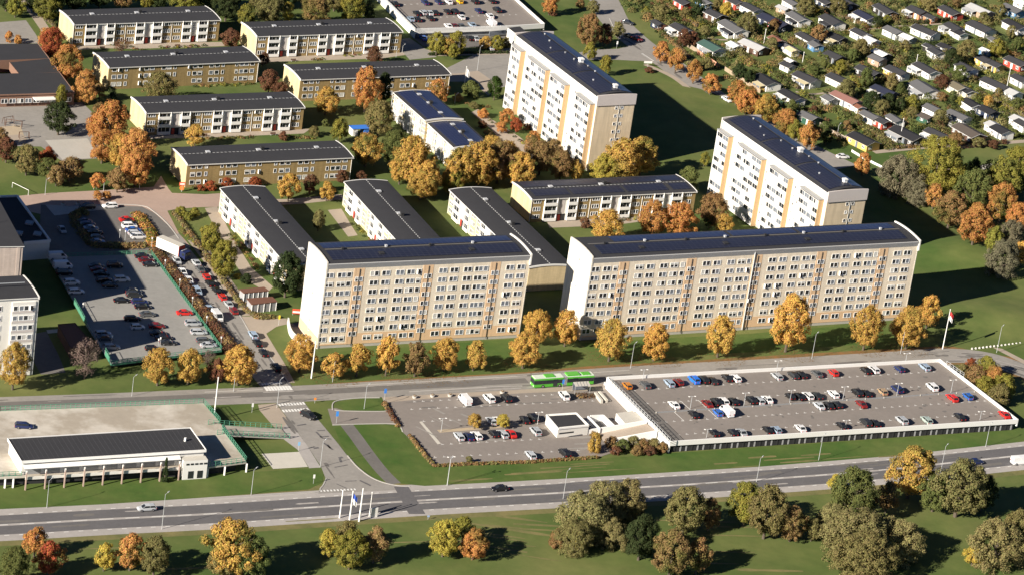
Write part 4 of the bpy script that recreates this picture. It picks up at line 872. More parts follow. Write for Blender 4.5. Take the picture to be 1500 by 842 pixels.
b = MB(); b.box(0, L, 0, W, ZS, HS-.1, 'white_wall'); b.box(.4, L, .5, 4, 0, ZS-.003, 'dark'); b.build('wall', t)
b = MB(); b.box(-.3, L+.3, -.3, W+.3, HS-.097, HS+.2, 'white', 'roof_felt')
for k in range(int(L/1.25)): b.box(.6+k*1.25, .68+k*1.25, .2, W-.2, HS+.203, HS+.23, 'roof_seam')
b.build('roof', t); b = MB()
for a, c, e, f in ((-.35, L+.35, -.45, -.3), (-.35, L+.35, W+.3, W+.45), (-.45, -.3, -.45, W+.45), (L+.3, L+.45, -.45, W+.45)): b.box(a, c, e, f, HS-.3, HS+.42, 'white')
b.build('roof_edge', t)
b = MB()
b.prism([(0, -1.9), (L*.86, -1.9), (L*.86, -.46), (0, -.46)], [5.15, 5.15, 5.6, 5.6], [5.3, 5.3, 5.75, 5.75], 'fascia', 'white'); b.build('canopy', t)
nb = 9
for i in range(nb):
    x = .4+i*(L*.84)/(nb-1); b = MB(); b.box(x-.14, x+.14, -2.95, -2.6, -.3, 4.9, 'column_brown'); b.box(x-.18, x+.18, -2.9, -2.62, 4.4, 5.25, 'white'); b.build('column', t)
for i in range(nb-1):
    x0 = .9+i*(L*.84)/(nb-1); x1 = x0+(L*.84)/(nb-1)-1.0
    b = MB(); b.box(x0, x1, -.06, 0, 2.9, 4.3, 'grey_metal'); b.face([(x0+.3, -.07, 4.4), (x1-.3, -.07, 4.4), (x1-.3, -.07, 4.85), (x0+.3, -.07, 4.85)], 'glass_dark'); b.build('window', t)
    b = MB(); b.box(x0-.6, x1+.6, -2.4, -2.25, 2.6, 3.35, 'white_wall'); b.build('balustrade', t)
b = MB(); b.box(L*.87, L+.2, -2.8, -.5, -.2, 5.2, 'white', 'concrete_pale'); b.build('porch', t)
for k in range(5): b = MB(); b.box(L*.885+k*1.15, L*.885+k*1.15+.8, -2.86, -2.803, 4.0, 4.45, 'glass_dark'); b.build('window', t)
b = MB(); b.box(L*.9, L*.9+1.4, -2.86, -2.803, .3, 2.3, 'glass_dark'); b.box(L*.9+2.4, L*.9+3.8, -2.86, -2.803, .3, 2.3, 'glass_dark'); b.build('door', t)
g = G(268, 650, HS+.3); b = MB(); b.tube((L*.93, W*.45, HS+.2), (L*.93, W*.45, HS+1.1), .35, .3, 'white', 8); b.build('roof_vent', t)

# ---------------------------------------------------------------- vehicles
PAINT = dict(black=(.012, .012, .014), dark=(.03, .032, .035), grey=(.10, .105, .11), silver=(.42, .44, .46), white=(.78, .78, .78), red=(.55, .025, .02), darkred=(.16, .015, .015),
             navy=(.015, .025, .09), blue=(.03, .12, .42), bright_blue=(.02, .18, .75), pale_blue=(.30, .38, .48), orange=(.60, .22, .03), tan=(.40, .28, .17), green=(.35, .42, .38), yellow=(.75, .45, .02))
CW = dict(dark='dark grey', darkred='dark red', navy='dark blue', bright_blue='bright blue', pale_blue='pale blue', green='pale green', blue='blue')
KIND = dict(h='small hatchback', s='car', w='estate car', u='tall car', v='van', m='rounded minivan')
#        L, hw, hood z, shoulder z, roof z, windscreen foot/top, rear top/foot
TYPES = dict(h=(3.95, .84, .80, .93, 1.46, 1.15, .45, -1.55, -1.9), s=(4.55, .88, .78, .92, 1.42, 1.2, .4, -.95, -1.65), w=(4.65, .88, .80, .94, 1.47, 1.25, .5, -1.85, -2.25), u=(4.6, .93, .98, 1.08, 1.68, 1.3, .65, -1.85, -2.2), m=(4.7, .93, .95, 1.05, 1.75, 1.7, .7, -1.9, -2.25), v=(5.4, 1.0, 1.15, 1.25, 2.15, 2.2, 1.45, -2.6, -2.66))
VM = {}
def vehicle_meshes(k):
    if k in VM: return VM[k]
    L, hw, zh, zs, zr, xf, xt, xb, xr = TYPES[k]; h = L/2; b = MB()
    xs = [-h, -h+.12, -h+.5, xr if xr > -h+.55 else -h+.6, -.6, .5, xf, h-.35, h-.08, h]; xs = sorted(set(xs))
    rings = []
    for x in xs:
        e = abs(x)/h; w = hw*(1-.16*e**6)
        zt = zs if x < xf-.05 else zh+(zs-zh)*max(0, (xf+.1-x)) if x > xf else zh+.06
        if x > h-.3: zt = zh-.14
        if x >= h-.001: zt = zh-.25
        if x <= -h+.001: zt = zs-.12
        zb = .22 if abs(x) < h-.1 else .32
        rings.append([(x, -w*.94, zb), (x, -w, .55), (x, -w*.93, zt), (x, 0, zt+.035), (x, w*.93, zt), (x, w, .55), (x, w*.94, zb)])
    n = len(b.v); m = b.mi('car_paint')
    for r in rings: b.v += r
    for i in range(len(rings)-1):
        for j in range(6): a = n+7*i+j; b.f.append([a, a+7, a+8, a+1][::-1] if 0 else [a, a+1, a+8, a+7][::-1]); b.m.append(m)
    b.f.append([n+j for j in range(7)]); b.m.append(m); b.f.append([n+7*(len(rings)-1)+6-j for j in range(7)]); b.m.append(m)
    rw = hw*.74 if k != 'v' else hw*.88; bw = hw*.90; xb2 = (xb+xr)/2
    roof = [(xt, -rw, zr-.03), (xt, rw, zr-.03), ((xt+xb)/2, rw, zr+.02), (xb, rw, zr-.05), (xb, -rw, zr-.05), ((xt+xb)/2, -rw, zr+.02)]
    b.face([roof[0], roof[1], roof[2], roof[5]], 'car_paint'); b.face([roof[5], roof[2], roof[3], roof[4]], 'car_paint')
    g = MB(); zz = zs-.02
    fl, fr_, rl, rr = (xf, bw, zz), (xf, -bw, zz), (xr, bw, zz), (xr, -bw, zz)
    TL, TR, BL, BR = roof[1], roof[0], roof[3], roof[4]
    dn = lambda p: (p[0], p[1], p[2]-.012)
    g.face([fr_, fl, dn(TL), dn(TR)], 'car_glass'); g.face([rl, rr, dn(BR), dn(BL)], 'car_glass')
    for s_, f_, r_, T_, B_, Mi in ((1, fl, rl, TL, BL, roof[2]), (-1, fr_, rr, TR, BR, roof[5])):
        P = [f_, dn(T_), dn(Mi), dn(B_), r_]; g.face(P if s_ < 0 else P[::-1], 'car_glass')
        for (p, q_) in ((f_, T_), (r_, B_)): b.tube((p[0], p[1], p[2]), (q_[0], q_[1], q_[2]), .055, .045, 'car_paint', 5)
        xm = (xf+xr)/2-.1; b.tube((xm, s_*(bw+.0), zz), (xm-.05, s_*(rw+.01), zr-.01), .04, .035, 'car_paint', 5)
        b.tube((T_[0], T_[1], T_[2]), (B_[0], B_[1], B_[2]), .05, .05, 'car_paint', 5)
    if k in 'v':                                             # panelled sides
        for s_ in (1, -1):
            P = [(.9, s_*(bw+.02), zz), (.75, s_*(rw+.02), zr-.02), (xb, s_*(rw+.02), zr-.03), (xr, s_*(bw+.02), zz)]; b.face(P if s_ < 0 else P[::-1], 'car_paint')
        b.face([(xr-.02, bw, zz), (xr-.02, -bw, zz), (xb-.02, -rw, zr-.05), (xb-.02, rw, zr-.05)], 'car_paint')
    wh = MB()
    wh.tube((0, -.11, 0), (0, .11, 0), .33, .33, 'tyre', 12); rm = MB(); rm.tube((0, -.125, 0), (0, .125, 0), .2, .2, 'rim', 8)
    hl = MB(); hl.box(-.12, .05, -.17, .17, -.07, .08, 'lamp_clear'); tl = MB(); tl.box(-.04, .1, -.15, .15, -.1, .12, 'lamp_red')
    VM[k] = (b.mesh('body'), g.mesh('windows'), wh.mesh('wheel'), hl.mesh('headlight'), tl.mesh('taillight'), L, hw, zh, zs, rm.mesh('rim'))
    me = VM[k][0]; return VM[k]
CARSEED = random.Random(4)
def car(k, colr, loc, rz, label, group=None):
    bm_, gm, wm, hm, tm, L, hw, zh, zs, rmm = vehicle_meshes(k)
    name = 'parked_van' if k == 'v' else 'parked_car'
    t = thing(name, label, 'van' if k == 'v' else 'car', loc, rz, group)
    o = obj('body', bm_, t); c = PAINT[colr]; j = CARSEED.uniform(.85, 1.15); o.color = (min(.85, c[0]*j), min(.85, c[1]*j), min(.85, c[2]*j), 1)
    obj('windows', gm, t)
    for sx in (.31*L, -.30*L):
        for sy in (1, -1): obj('rim', rmm, obj('wheel', wm, t, loc=(sx, sy*(hw-.09), .33)))
    for sy in (1, -1): obj('headlight', hm, t, loc=(L/2-.07, sy*hw*.62, zh-.22)); obj('taillight', tm, t, loc=(-L/2-.0, sy*hw*.68, zs-.25))
    return t
def carrow(phrase, group, lst, z, hd, jit=2.5):
    L = sorted(((q(c, x, y), colr, k) for (c, x, y, colr, k) in lst), key=lambda e: e[0][0])
    for i, (p, colr, k) in enumerate(L):
        g = G(p[0], p[1], z+.65); g.z = z+(.012 if z else .07)
        lab = '%s %s, %s %s' % (CW.get(colr, colr), KIND[k], nth(i+1, len(L)), phrase)
        car(k, colr, g, rad(hd+CARSEED.uniform(-jit, jit)), lab, group)
ED = 'of the row '
carrow('in the back row, near white deck', 'cars on the white walled deck', [('f1', 250, 220, 'orange', 'h'), ('f1', 420, 210, 'grey', 'w'), ('f1', 650, 195, 'pale_blue', 'w'), ('f1', 735, 185, 'darkred', 'h'), ('f1', 885, 165, 'bright_blue', 'u'), ('f1', 975, 165, 'black', 'u'), ('f1', 1060, 172, 'dark', 's'),
    ('f2', 95, 210, 'black', 's'), ('f2', 175, 213, 'white', 'w'), ('f2', 570, 195, 'silver', 'w'), ('f2', 725, 185, 'dark', 'w'), ('f2', 800, 180, 'black', 's'), ('f2', 950, 170, 'grey', 's'), ('f2', 1105, 162, 'red', 'h'), ('f3', 325, 180, 'black', 's'), ('f3', 405, 170, 'white', 'w'), ('f3', 655, 165, 'navy', 'h'), ('f3', 905, 145, 'pale_blue', 'w')], DK, 117.5)
carrow('in the second row, near white deck', 'cars on the white walled deck', [('f1', 695, 402, 'white', 's'), ('f1', 1010, 390, 'darkred', 's'), ('f1', 1095, 377, 'black', 'u'), ('f2', 60, 430, 'white', 'w'), ('f2', 160, 432, 'black', 's'), ('f2', 325, 425, 'black', 'u'), ('f2', 402, 425, 'silver', 'w'), ('f2', 480, 415, 'white', 's'),
    ('f2', 695, 385, 'black', 'h'), ('f2', 785, 385, 'black', 's'), ('f2', 865, 380, 'white', 'w'), ('f2', 950, 378, 'dark', 's'), ('f2', 1105, 365, 'white', 'w'), ('f3', 240, 400, 'black', 'u'), ('f3', 325, 405, 'black', 's'), ('f3', 490, 390, 'tan', 'h'), ('f3', 635, 367, 'navy', 'u'), ('f3', 980, 345, 'white', 'm')], DK, 117.5)
carrow('in the third row, near white deck', 'cars on the white walled deck', [('f1', 880, 490, 'black', 's'), ('f1', 1110, 475, 'blue', 'h'), ('f2', 95, 535, 'white', 'v'), ('f2', 970, 475, 'silver', 's'), ('f2', 1065, 470, 'black', 's'), ('f2', 1140, 465, 'black', 'h'), ('f3', 280, 510, 'darkred', 's'), ('f4', 300, 450, 'red', 'w'), ('f4', 455, 435, 'blue', 'h')], DK, 117.5)
carrow('in the front row, near white deck', 'cars on the white walled deck', [('f1', 1075, 668, 'black', 'h'), ('f2', 150, 728, 'black', 'h'), ('f2', 235, 728, 'silver', 's'), ('f2', 485, 705, 'black', 's'), ('f2', 562, 703, 'pale_blue', 'h'), ('f2', 795, 688, 'white', 's'), ('f3', 90, 725, 'black', 's'), ('f3', 325, 695, 'dark', 'u'), ('f3', 415, 700, 'black', 's'), ('f3', 680, 675, 'silver', 'u'), ('f3', 925, 670, 'green', 'w'), ('f4', 375, 635, 'black', 's'), ('f4', 815, 615, 'red', 's')], DK, 117.5)
carrow('at the back edge of the open car park', 'cars in the open car park', [('f5', 505, 195, 'white', 'v'), ('f5', 725, 175, 'white', 'm'), ('f5', 880, 172, 'black', 'u'), ('i6', 295, 258, 'white', 'm')], 0, 117)
carrow('in the upper middle row, open car park', 'cars in the open car park', [('f5', 745, 380, 'silver', 'w'), ('f5', 810, 375, 'white', 's'), ('f5', 1050, 367, 'black', 's'), ('f5', 1125, 350, 'black', 'u')], 0, 117)
carrow('in the lower middle row, open car park', 'cars in the open car park', [('f5', 450, 520, 'silver', 'w'), ('f5', 540, 520, 'navy', 's'), ('f5', 610, 512, 'white', 'w'), ('f5', 765, 495, 'black', 'h'), ('f5', 850, 498, 'silver', 'w'), ('f5', 925, 495, 'red', 's'), ('f5', 1150, 475, 'silver', 'u')], 0, 117)
carrow('in the front row of the open car park', 'cars in the open car park', [('f5', 1105, 690, 'silver', 'w'), ('i6', 300, 700, 'black', 'u')], 0, 117)
carrow('of the cars by the pink paving above the turning loop', 'cars around the turning loop', [('g7', 375, 85, 'black', 'u'), ('g7', 590, 75, 'white', 'w')], 0, 207, 1)
def stack(phrase, group, lst, z, hd, jit=2.5):
    L = sorted(((q(c, x, y), colr, k) for (c, x, y, colr, k) in lst), key=lambda e: e[0][1])
    for i, (p, colr, k) in enumerate(L):
        g = G(p[0], p[1], z+.65); g.z = z+(.012 if z else .07)
        car(k, colr, g, rad(hd+CARSEED.uniform(-jit, jit)), '%s %s, %s %s' % (CW.get(colr, colr), KIND[k], nth(i+1, len(L), 'top'), phrase), group)
stack('in the sunlit right column, turning loop', 'cars around the turning loop', [('g7', 750, 205, 'red', 's'), ('g7', 780, 235, 'black', 's'), ('g7', 775, 266, 'white', 'u'), ('g7', 810, 303, 'blue', 's'), ('g7', 835, 335, 'silver', 'w'), ('g7', 860, 367, 'white', 'u')], 0, 24)
stack('in the shadowed left column, turning loop', 'cars around the turning loop', [('g7', 350, 222, 'navy', 's'), ('g7', 380, 250, 'navy', 'w'), ('g7', 410, 285, 'pale_blue', 's'), ('g7', 450, 325, 'black', 's'), ('g7', 470, 375, 'grey', 'h'), ('g7', 472, 415, 'pale_blue', 's')], 0, 24)
stack('car driving in the shadow left of the turning loop', None, [('g7', 135, 300, 'silver', 's')], 0, -65)
W_g = 'cars on the green railed deck'
stack('along the left edge of the green railed deck', W_g, [('g7', 90, 560, 'white', 'v'), ('g7', 140, 645, 'white', 'v'), ('g7', 155, 708, 'black', 'u'), ('g7', 225, 800, 'white', 'u'), ('c5', 313, 467, 'white', 'w'), ('g8', 125, 530, 'silver', 'w'), ('g8', 140, 563, 'grey', 's'), ('g8', 200, 645, 'silver', 'w')], ZW, 24)
stack('in the middle left line, green railed deck', W_g, [('g7', 465, 645, 'black', 's'), ('g7', 480, 676, 'darkred', 's'), ('g7', 510, 715, 'black', 's'), ('g7', 535, 780, 'black', 'u'), ('g7', 590, 822, 'black', 's'), ('g8', 290, 237, 'black', 's'), ('g8', 385, 397, 'black', 'w'), ('g8', 430, 470, 'white', 'h')], ZW, 22)
stack('in the middle right line, green railed deck', W_g, [('g7', 635, 637, 'black', 'u'), ('g7', 700, 770, 'white', 'u'), ('g8', 393, 155, 'black', 's'), ('g8', 400, 190, 'dark', 'u'), ('g8', 450, 250, 'navy', 'w'), ('g8', 475, 292, 'black', 's'), ('g8', 515, 358, 'grey', 's'), ('g8', 600, 460, 'darkred', 's'), ('g8', 610, 525, 'black', 's'), ('g8', 660, 563, 'black', 's'), ('g8', 700, 607, 'dark', 's'), ('g8', 560, 660, 'black', 'h')], ZW, 22)
stack('along the right railing of the green railed deck', W_g, [('g7', 900, 550, 'black', 's'), ('g7', 935, 587, 'darkred', 's'), ('g7', 975, 627, 'black', 's'), ('g8', 845, 345, 'red', 's'), ('g8', 920, 440, 'silver', 'u'), ('g8', 970, 515, 'silver', 'w'), ('g8', 1020, 590, 'grey', 'w'), ('g8', 1055, 630, 'silver', 's')], ZW, 22)
S_g = 'cars in the street beside the green railed deck'
stack('in the left street line, green deck', S_g, [('h1', 235, 312, 'silver', 'h'), ('h1', 285, 410, 'white', 's'), ('h1', 340, 482, 'white', 's'), ('h1', 415, 577, 'pale_blue', 'w'), ('h1', 520, 735, 'pale_blue', 's'), ('h1', 590, 805, 'white', 'v')], 0, -62)
stack('in the right street line, green deck', S_g, [('h1', 405, 330, 'silver', 's'), ('h1', 440, 385, 'grey', 's'), ('h1', 495, 455, 'red', 'h'), ('h1', 525, 510, 'black', 's'), ('h1', 585, 572, 'black', 's'), ('h1', 635, 632, 'red', 'h'), ('h1', 690, 692, 'silver', 's'), ('h1', 735, 752, 'darkred', 'h'), ('g2', 340, 335, 'pale_blue', 'w'), ('g2', 375, 402, 'black', 's'), ('g2', 425, 482, 'black', 's'), ('g2', 525, 605, 'black', 'u')], 0, 117)
def one(c, x, y, colr, k, z, hd, label):
    g = G(*q(c, x, y), z+.65); g.z = z+(.02 if z else .08); return car(k, colr, g, rad(hd), label)
one('d2', 545, 210, 'black', 'u', 0, -35, 'black tall car alone on the cross street just below the zebra crossings')
one('d1', 580, 576, 'silver', 'w', 0, 206, 'silver estate car driving on the wide road below the long low building')
one('d3', 492, 498, 'black', 's', 0, 206, 'black car driving on the middle stretch of the wide bottom road')
one('d5', 708, 420, 'navy', 's', 0, 25, 'dark blue car on the wide road at the right, behind the big trees')
one('d5', 874, 420, 'white', 'v', 0, 25, 'white van on the wide road cut by the right edge')
one('d1', 95, 250, 'navy', 'w', ZS, 12, 'lone dark blue car on the worn pale concrete deck')
one('c3', 660, 100, 'dark', 's', 0, -20, 'dark grey car on the avenue near the top, the upper one of three')
one('c3', 668, 160, 'dark', 's', 0, -25, 'dark grey car on the avenue beside a red car')
one('c3', 702, 172, 'darkred', 's', 0, -35, 'dark red car on the avenue at the junction')
one('c3', 1097, 438, 'white', 's', 0, -55, 'white car half hidden by orange trees on the avenue')
one('h6', 868, 727, 'white', 's', 0, 20, 'white car at the lower end of the avenue behind the nearer white tower')
N_g = 'cars on and below the far white walled deck'
carrow('in the top row, far white deck', N_g, [('d8', 100, 30, 'black', 's'), ('d8', 335, 20, 'navy', 's'), ('d8', 440, 15, 'navy', 's'), ('d8', 520, 15, 'white', 's'), ('d8', 605, 10, 'yellow', 'h'), ('d8', 725, 12, 'black', 'u'), ('d8', 860, 8, 'black', 's')], DK, 117)
carrow('in the second row, far white deck', N_g, [('d8', 270, 105, 'black', 's'), ('d8', 322, 100, 'silver', 'h'), ('d8', 372, 102, 'silver', 's'), ('d8', 415, 100, 'black', 's'), ('d8', 510, 92, 'black', 's'), ('d8', 570, 95, 'black', 'u'), ('d8', 755, 85, 'navy', 's'), ('d8', 900, 80, 'black', 'u')], DK, 117)
carrow('in the third row, far white deck', N_g, [('d8', 225, 150, 'pale_blue', 's'), ('d8', 275, 152, 'black', 's'), ('d8', 375, 143, 'black', 's'), ('d8', 620, 135, 'white', 's'), ('d8', 845, 125, 'white', 's')], DK, 117)
carrow('in the front row, far white deck', N_g, [('d8', 518, 205, 'white', 's'), ('d8', 565, 205, 'darkred', 's'), ('d8', 620, 205, 'grey', 's'), ('d8', 705, 196, 'pale_blue', 's'), ('d8', 855, 187, 'white', 'v')], DK, 117)
carrow('in the yard below the far deck', N_g, [('d8', 320, 300, 'blue', 's'), ('d8', 685, 300, 'black', 's'), ('d8', 732, 303, 'silver', 's'), ('d8', 850, 375, 'silver', 's')], 0, 117)

# bus
gb = QG('i6', 62, 214, 0); ge = QG('i6', 610, 178, 0); dv = (gb-ge).xy; rzb = math.atan2(dv.y, dv.x); gb = G(*q('i6', 62, 205), 0)
t = thing('articulated_bus', 'green articulated bus with pale roof on the road behind the open car park', 'bus', (gb.x-9*cos(rzb)+1.27*sin(rzb), gb.y-9*sin(rzb)-1.27*cos(rzb), .05), rzb)
def buspart(name, x0, x1):
    b = MB(); b.box(x0, x1, -1.27, 1.27, .3, 1.15, 'bus_green'); b.box(x0+.02, x1-.02, -1.25, 1.25, 1.153, 2.3, 'glass_dark'); b.box(x0, x1, -1.27, 1.27, 2.303, 2.75, 'bus_green'); b.box(x0+.1, x1-.1, -1.15, 1.15, 2.753, 2.95, 'bus_pale')
    n = int((x1-x0)/1.5)
    for i in range(n+1): x = x0+.03+(x1-x0-.06)*i/n; b.box(x-.05, x+.05, -1.262, 1.262, 1.16, 2.298, 'dark')
    return b.build(name, t)
buspart('front_body', .2, 9); buspart('rear_body', -9, -.9)
b = MB()
for k in range(5): b.box(-.88+k*.21, -.75+k*.21, -1.22, 1.22, .35, 2.85, 'fascia'); b.box(-.75+k*.21, -.67+k*.21, -1.12, 1.12, .4, 2.8, 'dark')
b.build('bellows', t)
b = MB(); b.box(2.8, 5.6, -.95, .95, 2.953, 3.15, 'bus_green'); b.build('roof_unit', t); b = MB(); b.box(-4.6, -.9, -1.0, 1.0, 2.953, 3.35, 'bus_green'); b.build('roof_unit', t); b = MB(); b.box(-8, -5.6, -.9, .9, 2.953, 3.12, 'bus_green'); b.build('roof_unit', t)
b = MB(); b.box(9.003, 9.06, -1.15, 1.15, 1.2, 2.5, 'glass_dark'); b.build('windscreen', t)
wh = MB(); wh.tube((0, -.15, 0), (0, .15, 0), .48, .48, 'tyre', 14); wh.tube((0, -.165, 0), (0, .165, 0), .25, .25, 'rim', 10); wm = wh.mesh('wheel')
for x in (6.3, .9+.4, -5.6):
    for y in (-1.16, 1.16): obj('wheel', wm, t, loc=(x, y, .48))
for y in (-.9, .9): b = MB(); b.box(9.0, 9.08, y-.2, y+.2, .55, .8, 'lamp_clear'); b.build('headlight', t)
b = MB(); b.box(2.0, 3.3, 1.275, 1.3, .4, 2.4, 'glass_dark'); b.build('door', t); b = MB(); b.box(-3.9, -2.6, 1.275, 1.3, .4, 2.4, 'glass_dark'); b.build('door', t)
# lorry
a = G(*q('h1', 50, 192), .9); c = G(*q('h1', 247, 277), .9); dv = (c-a).xy; rz = math.atan2(dv.y, dv.x); L = dv.length
t = thing('lorry', 'white box lorry with dark blue cab turning into the street of cars', 'lorry', (a.x, a.y, .02), rz)
b = MB(); b.box(0, L, 0, 2.5, .95, 3.9, 'white'); b.box(-.02, L+.02, -.02, 2.52, 3.903, 3.98, 'concrete_pale'); b.build('cargo_box', t); b = MB(); b.box(L-.12, L+.05, -.03, 2.53, .9, 3.9, 'red_trim'); b.build('front_frame', t)
b = MB(); b.box(.3, L+1.5, .9, 1.6, .6, .93, 'dark'); b.build('chassis', t)
b = MB(); b.prism([(L+.35, .05), (L+2.4, .05), (L+2.4, 2.45), (L+.35, 2.45)], .5, [2.9, 2.7, 2.7, 2.9], 'any'); o = b.build('cab', t); o.color = (.012, .02, .08, 1)
b = MB(); b.box(L+2.403, L+2.44, .2, 2.3, 1.6, 2.5, 'glass_dark'); b.build('windscreen', t); b = MB(); b.box(L+1.2, L+2.1, .02, .045, 1.6, 2.4, 'glass_dark'); b.build('side_window', t)
b = MB(); b.tube((L+1.0, .15, 2.95), (L+1.0, 2.3, 2.95), .12, .12, 'pale_metal'); b.build('roof_light_bar', t)
for x in (1.3, 2.5, L-1.2, L+1.5):
    for y in (.15, 2.35): obj('wheel', wm, t, loc=(x, y, .48))

# ---------------------------------------------------------------- trees
def crown_mesh(seed, n, ls, lobes, shape='egg', sparse=False, lr0=.20):
    r = random.Random(seed); C = []; ph = [r.uniform(0, 6.28) for _ in range(8)]
    def env(th, z):                              # horizontal half width of the crown outline at height z (-1..1)
        wob = 1+.10*sin(2*th+ph[0])+.07*sin(3*th+ph[1]+2*z)+.05*sin(5*th+ph[2]-3*z)
        if shape == 'cone': return max(0, .62*(1-z)/2+.02)*wob
        if shape == 'dome': return math.sqrt(max(0, 1-max(z, -.35)**2))*wob*(1 if z > -.35 else 1-.25*(-.35-z))
        return math.sqrt(max(0, 1-z*z))*(1-.16*z)*wob
    for i in range(lobes):
        z = r.uniform(-.86, .9); th = r.uniform(0, 6.28); k = r.random()**.4 if r.random() < .8 else r.random()
        lr = lr0*r.uniform(.7, 1.35); R_ = max(0, env(th, z)-lr*.75)*k
        C.append((V((cos(th)*R_, sin(th)*R_, z*(1-lr*.7))), lr))
    v = []; f = []; rn = []; made = 0; tries = 0
    while made < n and tries < n*8:
        tries += 1; c, lr = C[r.randrange(len(C))]
        d_ = V((r.gauss(0, 1), r.gauss(0, 1), r.gauss(.25, 1)))
        if d_.length < .1: continue
        d_.normalize(); p = c+d_*lr*r.uniform(.6, 1.12)
        rad_ = math.hypot(p.x, p.y); e_ = env(math.atan2(p.y, p.x), max(-1, min(1, p.z)))
        if rad_ < e_*.45 and abs(p.z) < .5 and r.random() < .8: continue
        o_ = V((p.x, p.y, p.z*.8+.1)); o_ = o_.normalized() if o_.length > .05 else V((0, 0, 1))
        nn = (d_*.75+o_*.45+V((r.gauss(0, .32), r.gauss(0, .32), r.gauss(.1, .32)))).normalized()
        x = nn.orthogonal().normalized(); y = nn.cross(x); an = r.uniform(0, 6.28); x, y = x*cos(an)+y*sin(an), y*cos(an)-x*sin(an)
        s = ls*r.uniform(.55, 1.25); sy = s*(.22 if sparse else r.uniform(.55, .9)); k = len(v)
        v += [p-x*s, p+y*sy+nn*s*.25, p+x*s, p-y*sy+nn*s*.25]; f.append((k, k+1, k+2, k+3)); rn.append(r.random()); made += 1
    me = bpy.data.meshes.new('crown'); me.from_pydata([tuple(a) for a in v], [], f); me.materials.append(M['leaves'])
    at = me.attributes.new('rnd', 'FLOAT', 'FACE'); at.data.foreach_set('value', rn); me.update(); return me
def trunk_mesh(seed, cz, bare=False):
    r = random.Random(seed); b = MB(); b.tube((0, 0, -.08), (.01, .01, cz*.5), .075, .05, 'bark', 7, False); b.tube((.01, .01, cz*.5), (0, 0, cz+.35), .05, .015, 'bark', 6, False)
    for i in range(22 if bare else 7):
        a = r.uniform(0, 6.28); z0 = cz*r.uniform(.4, 1.0); l = r.uniform(.45, .8); p0 = V((0, 0, z0)); p1 = p0+V((cos(a)*l, sin(a)*l, r.uniform(.25, .6)))
        b.tube(p0, p1, .03, .008, 'bark', 4, False)
        if bare:
            for j in range(3): aa = a+r.uniform(-.8, .8); pm = p0.lerp(p1, r.uniform(.4, .8)); b.tube(pm, pm+V((cos(aa)*.35, sin(aa)*.35, r.uniform(.1, .35))), .012, .004, 'bark', 3, False)
    return b.mesh('trunk')
CV = {'S': [crown_mesh(s, 1700, .10, 34, lr0=.26) for s in (1, 2, 3, 4)], 'M': [crown_mesh(s, 5200, .055, 75, lr0=.20) for s in (5, 6, 7, 8, 9, 30)], 'L': [crown_mesh(s, 12500, .037, 150, lr0=.15) for s in (10, 11, 12, 13)], 'X': [crown_mesh(s, 25000, .025, 260, 'dome', lr0=.12) for s in (14, 15)],
      'B': [crown_mesh(s, 1800, .07, 60, sparse=True) for s in (16, 17)], 'W': [crown_mesh(s, 18000, .030, 170, 'dome', lr0=.145) for s in (18, 19, 20)], 'C': [crown_mesh(21, 3000, .06, 80, 'cone', lr0=.13)]}
TV = {'t': [trunk_mesh(s, 1.2) for s in (1, 2)], 'b': [trunk_mesh(3, .8)], 'x': [trunk_mesh(4, 1.1, True)]}
LEAF = dict(gold=(.52, .33, .09), orange=(.50, .25, .085), red=(.33, .10, .045), olive=(.21, .185, .075), green=(.13, .15, .05), ygreen=(.25, .23, .05), dgreen=(.05, .068, .028), willow=(.21, .19, .12), wolive=(.26, .23, .10), brown=(.28, .18, .08), yellow=(.48, .38, .08), redbrown=(.17, .085, .05), bare=(.19, .135, .115), conifer=(.05, .08, .02))
LW = dict(wolive='olive', gold='golden', ygreen='yellow green', dgreen='dark green', willow='grey green', redbrown='reddish brown', bare='almost bare', conifer='green', brown='brown orange')
TR = random.Random(11)
NM = {'c': 'conifer_tree', 't': 'deciduous_tree', 'b': 'shrub', 'w': 'willow_tree', 'x': 'bare_tree'}
def tree(p, rpx, ar, colr, kind='t', share=None, z0=0, label='', group=None):
    s = pxm(*p); R = rpx/s; R *= 1.13 if R < 3.5 else 1.03; cz = (1.15 if kind in 'tx' else .8)*R*ar
    g = G(p[0], p[1], cz+z0); h = hgt(g.x, g.y)
    g = G(p[0], p[1], cz+h+z0)
    t = thing(NM[kind], label, 'tree' if kind != 'b' else 'bush', (g.x, g.y, h+z0), TR.uniform(0, 6.28), group); t.scale = (R, R, R*ar)
    v = 'S' if R < 1.9 else 'M' if R < 4.0 else 'L' if R < 8 else 'X'
    if kind == 'x': v = 'B'
    if kind == 'w' and v == 'L': v = 'W'
    if kind == 'c': v = 'C'
    o = obj('crown', TR.choice(CV[v]), t, loc=(0, 0, 1.15 if kind in 'tx' else .8))
    c = LEAF[colr]; j = TR.uniform(.88, 1.12); a = share if share is not None else {'gold': .93, 'orange': .92, 'yellow': .9, 'red': .95, 'ygreen': .85, 'brown': .85}.get(colr, 1.)
    o.color = (c[0]*j*TR.uniform(.94, 1.06), c[1]*j, c[2]*j, a)
    obj('trunk', TR.choice(TV['t' if kind == 't' else 'x' if kind == 'x' else 'b']), t)
    return t
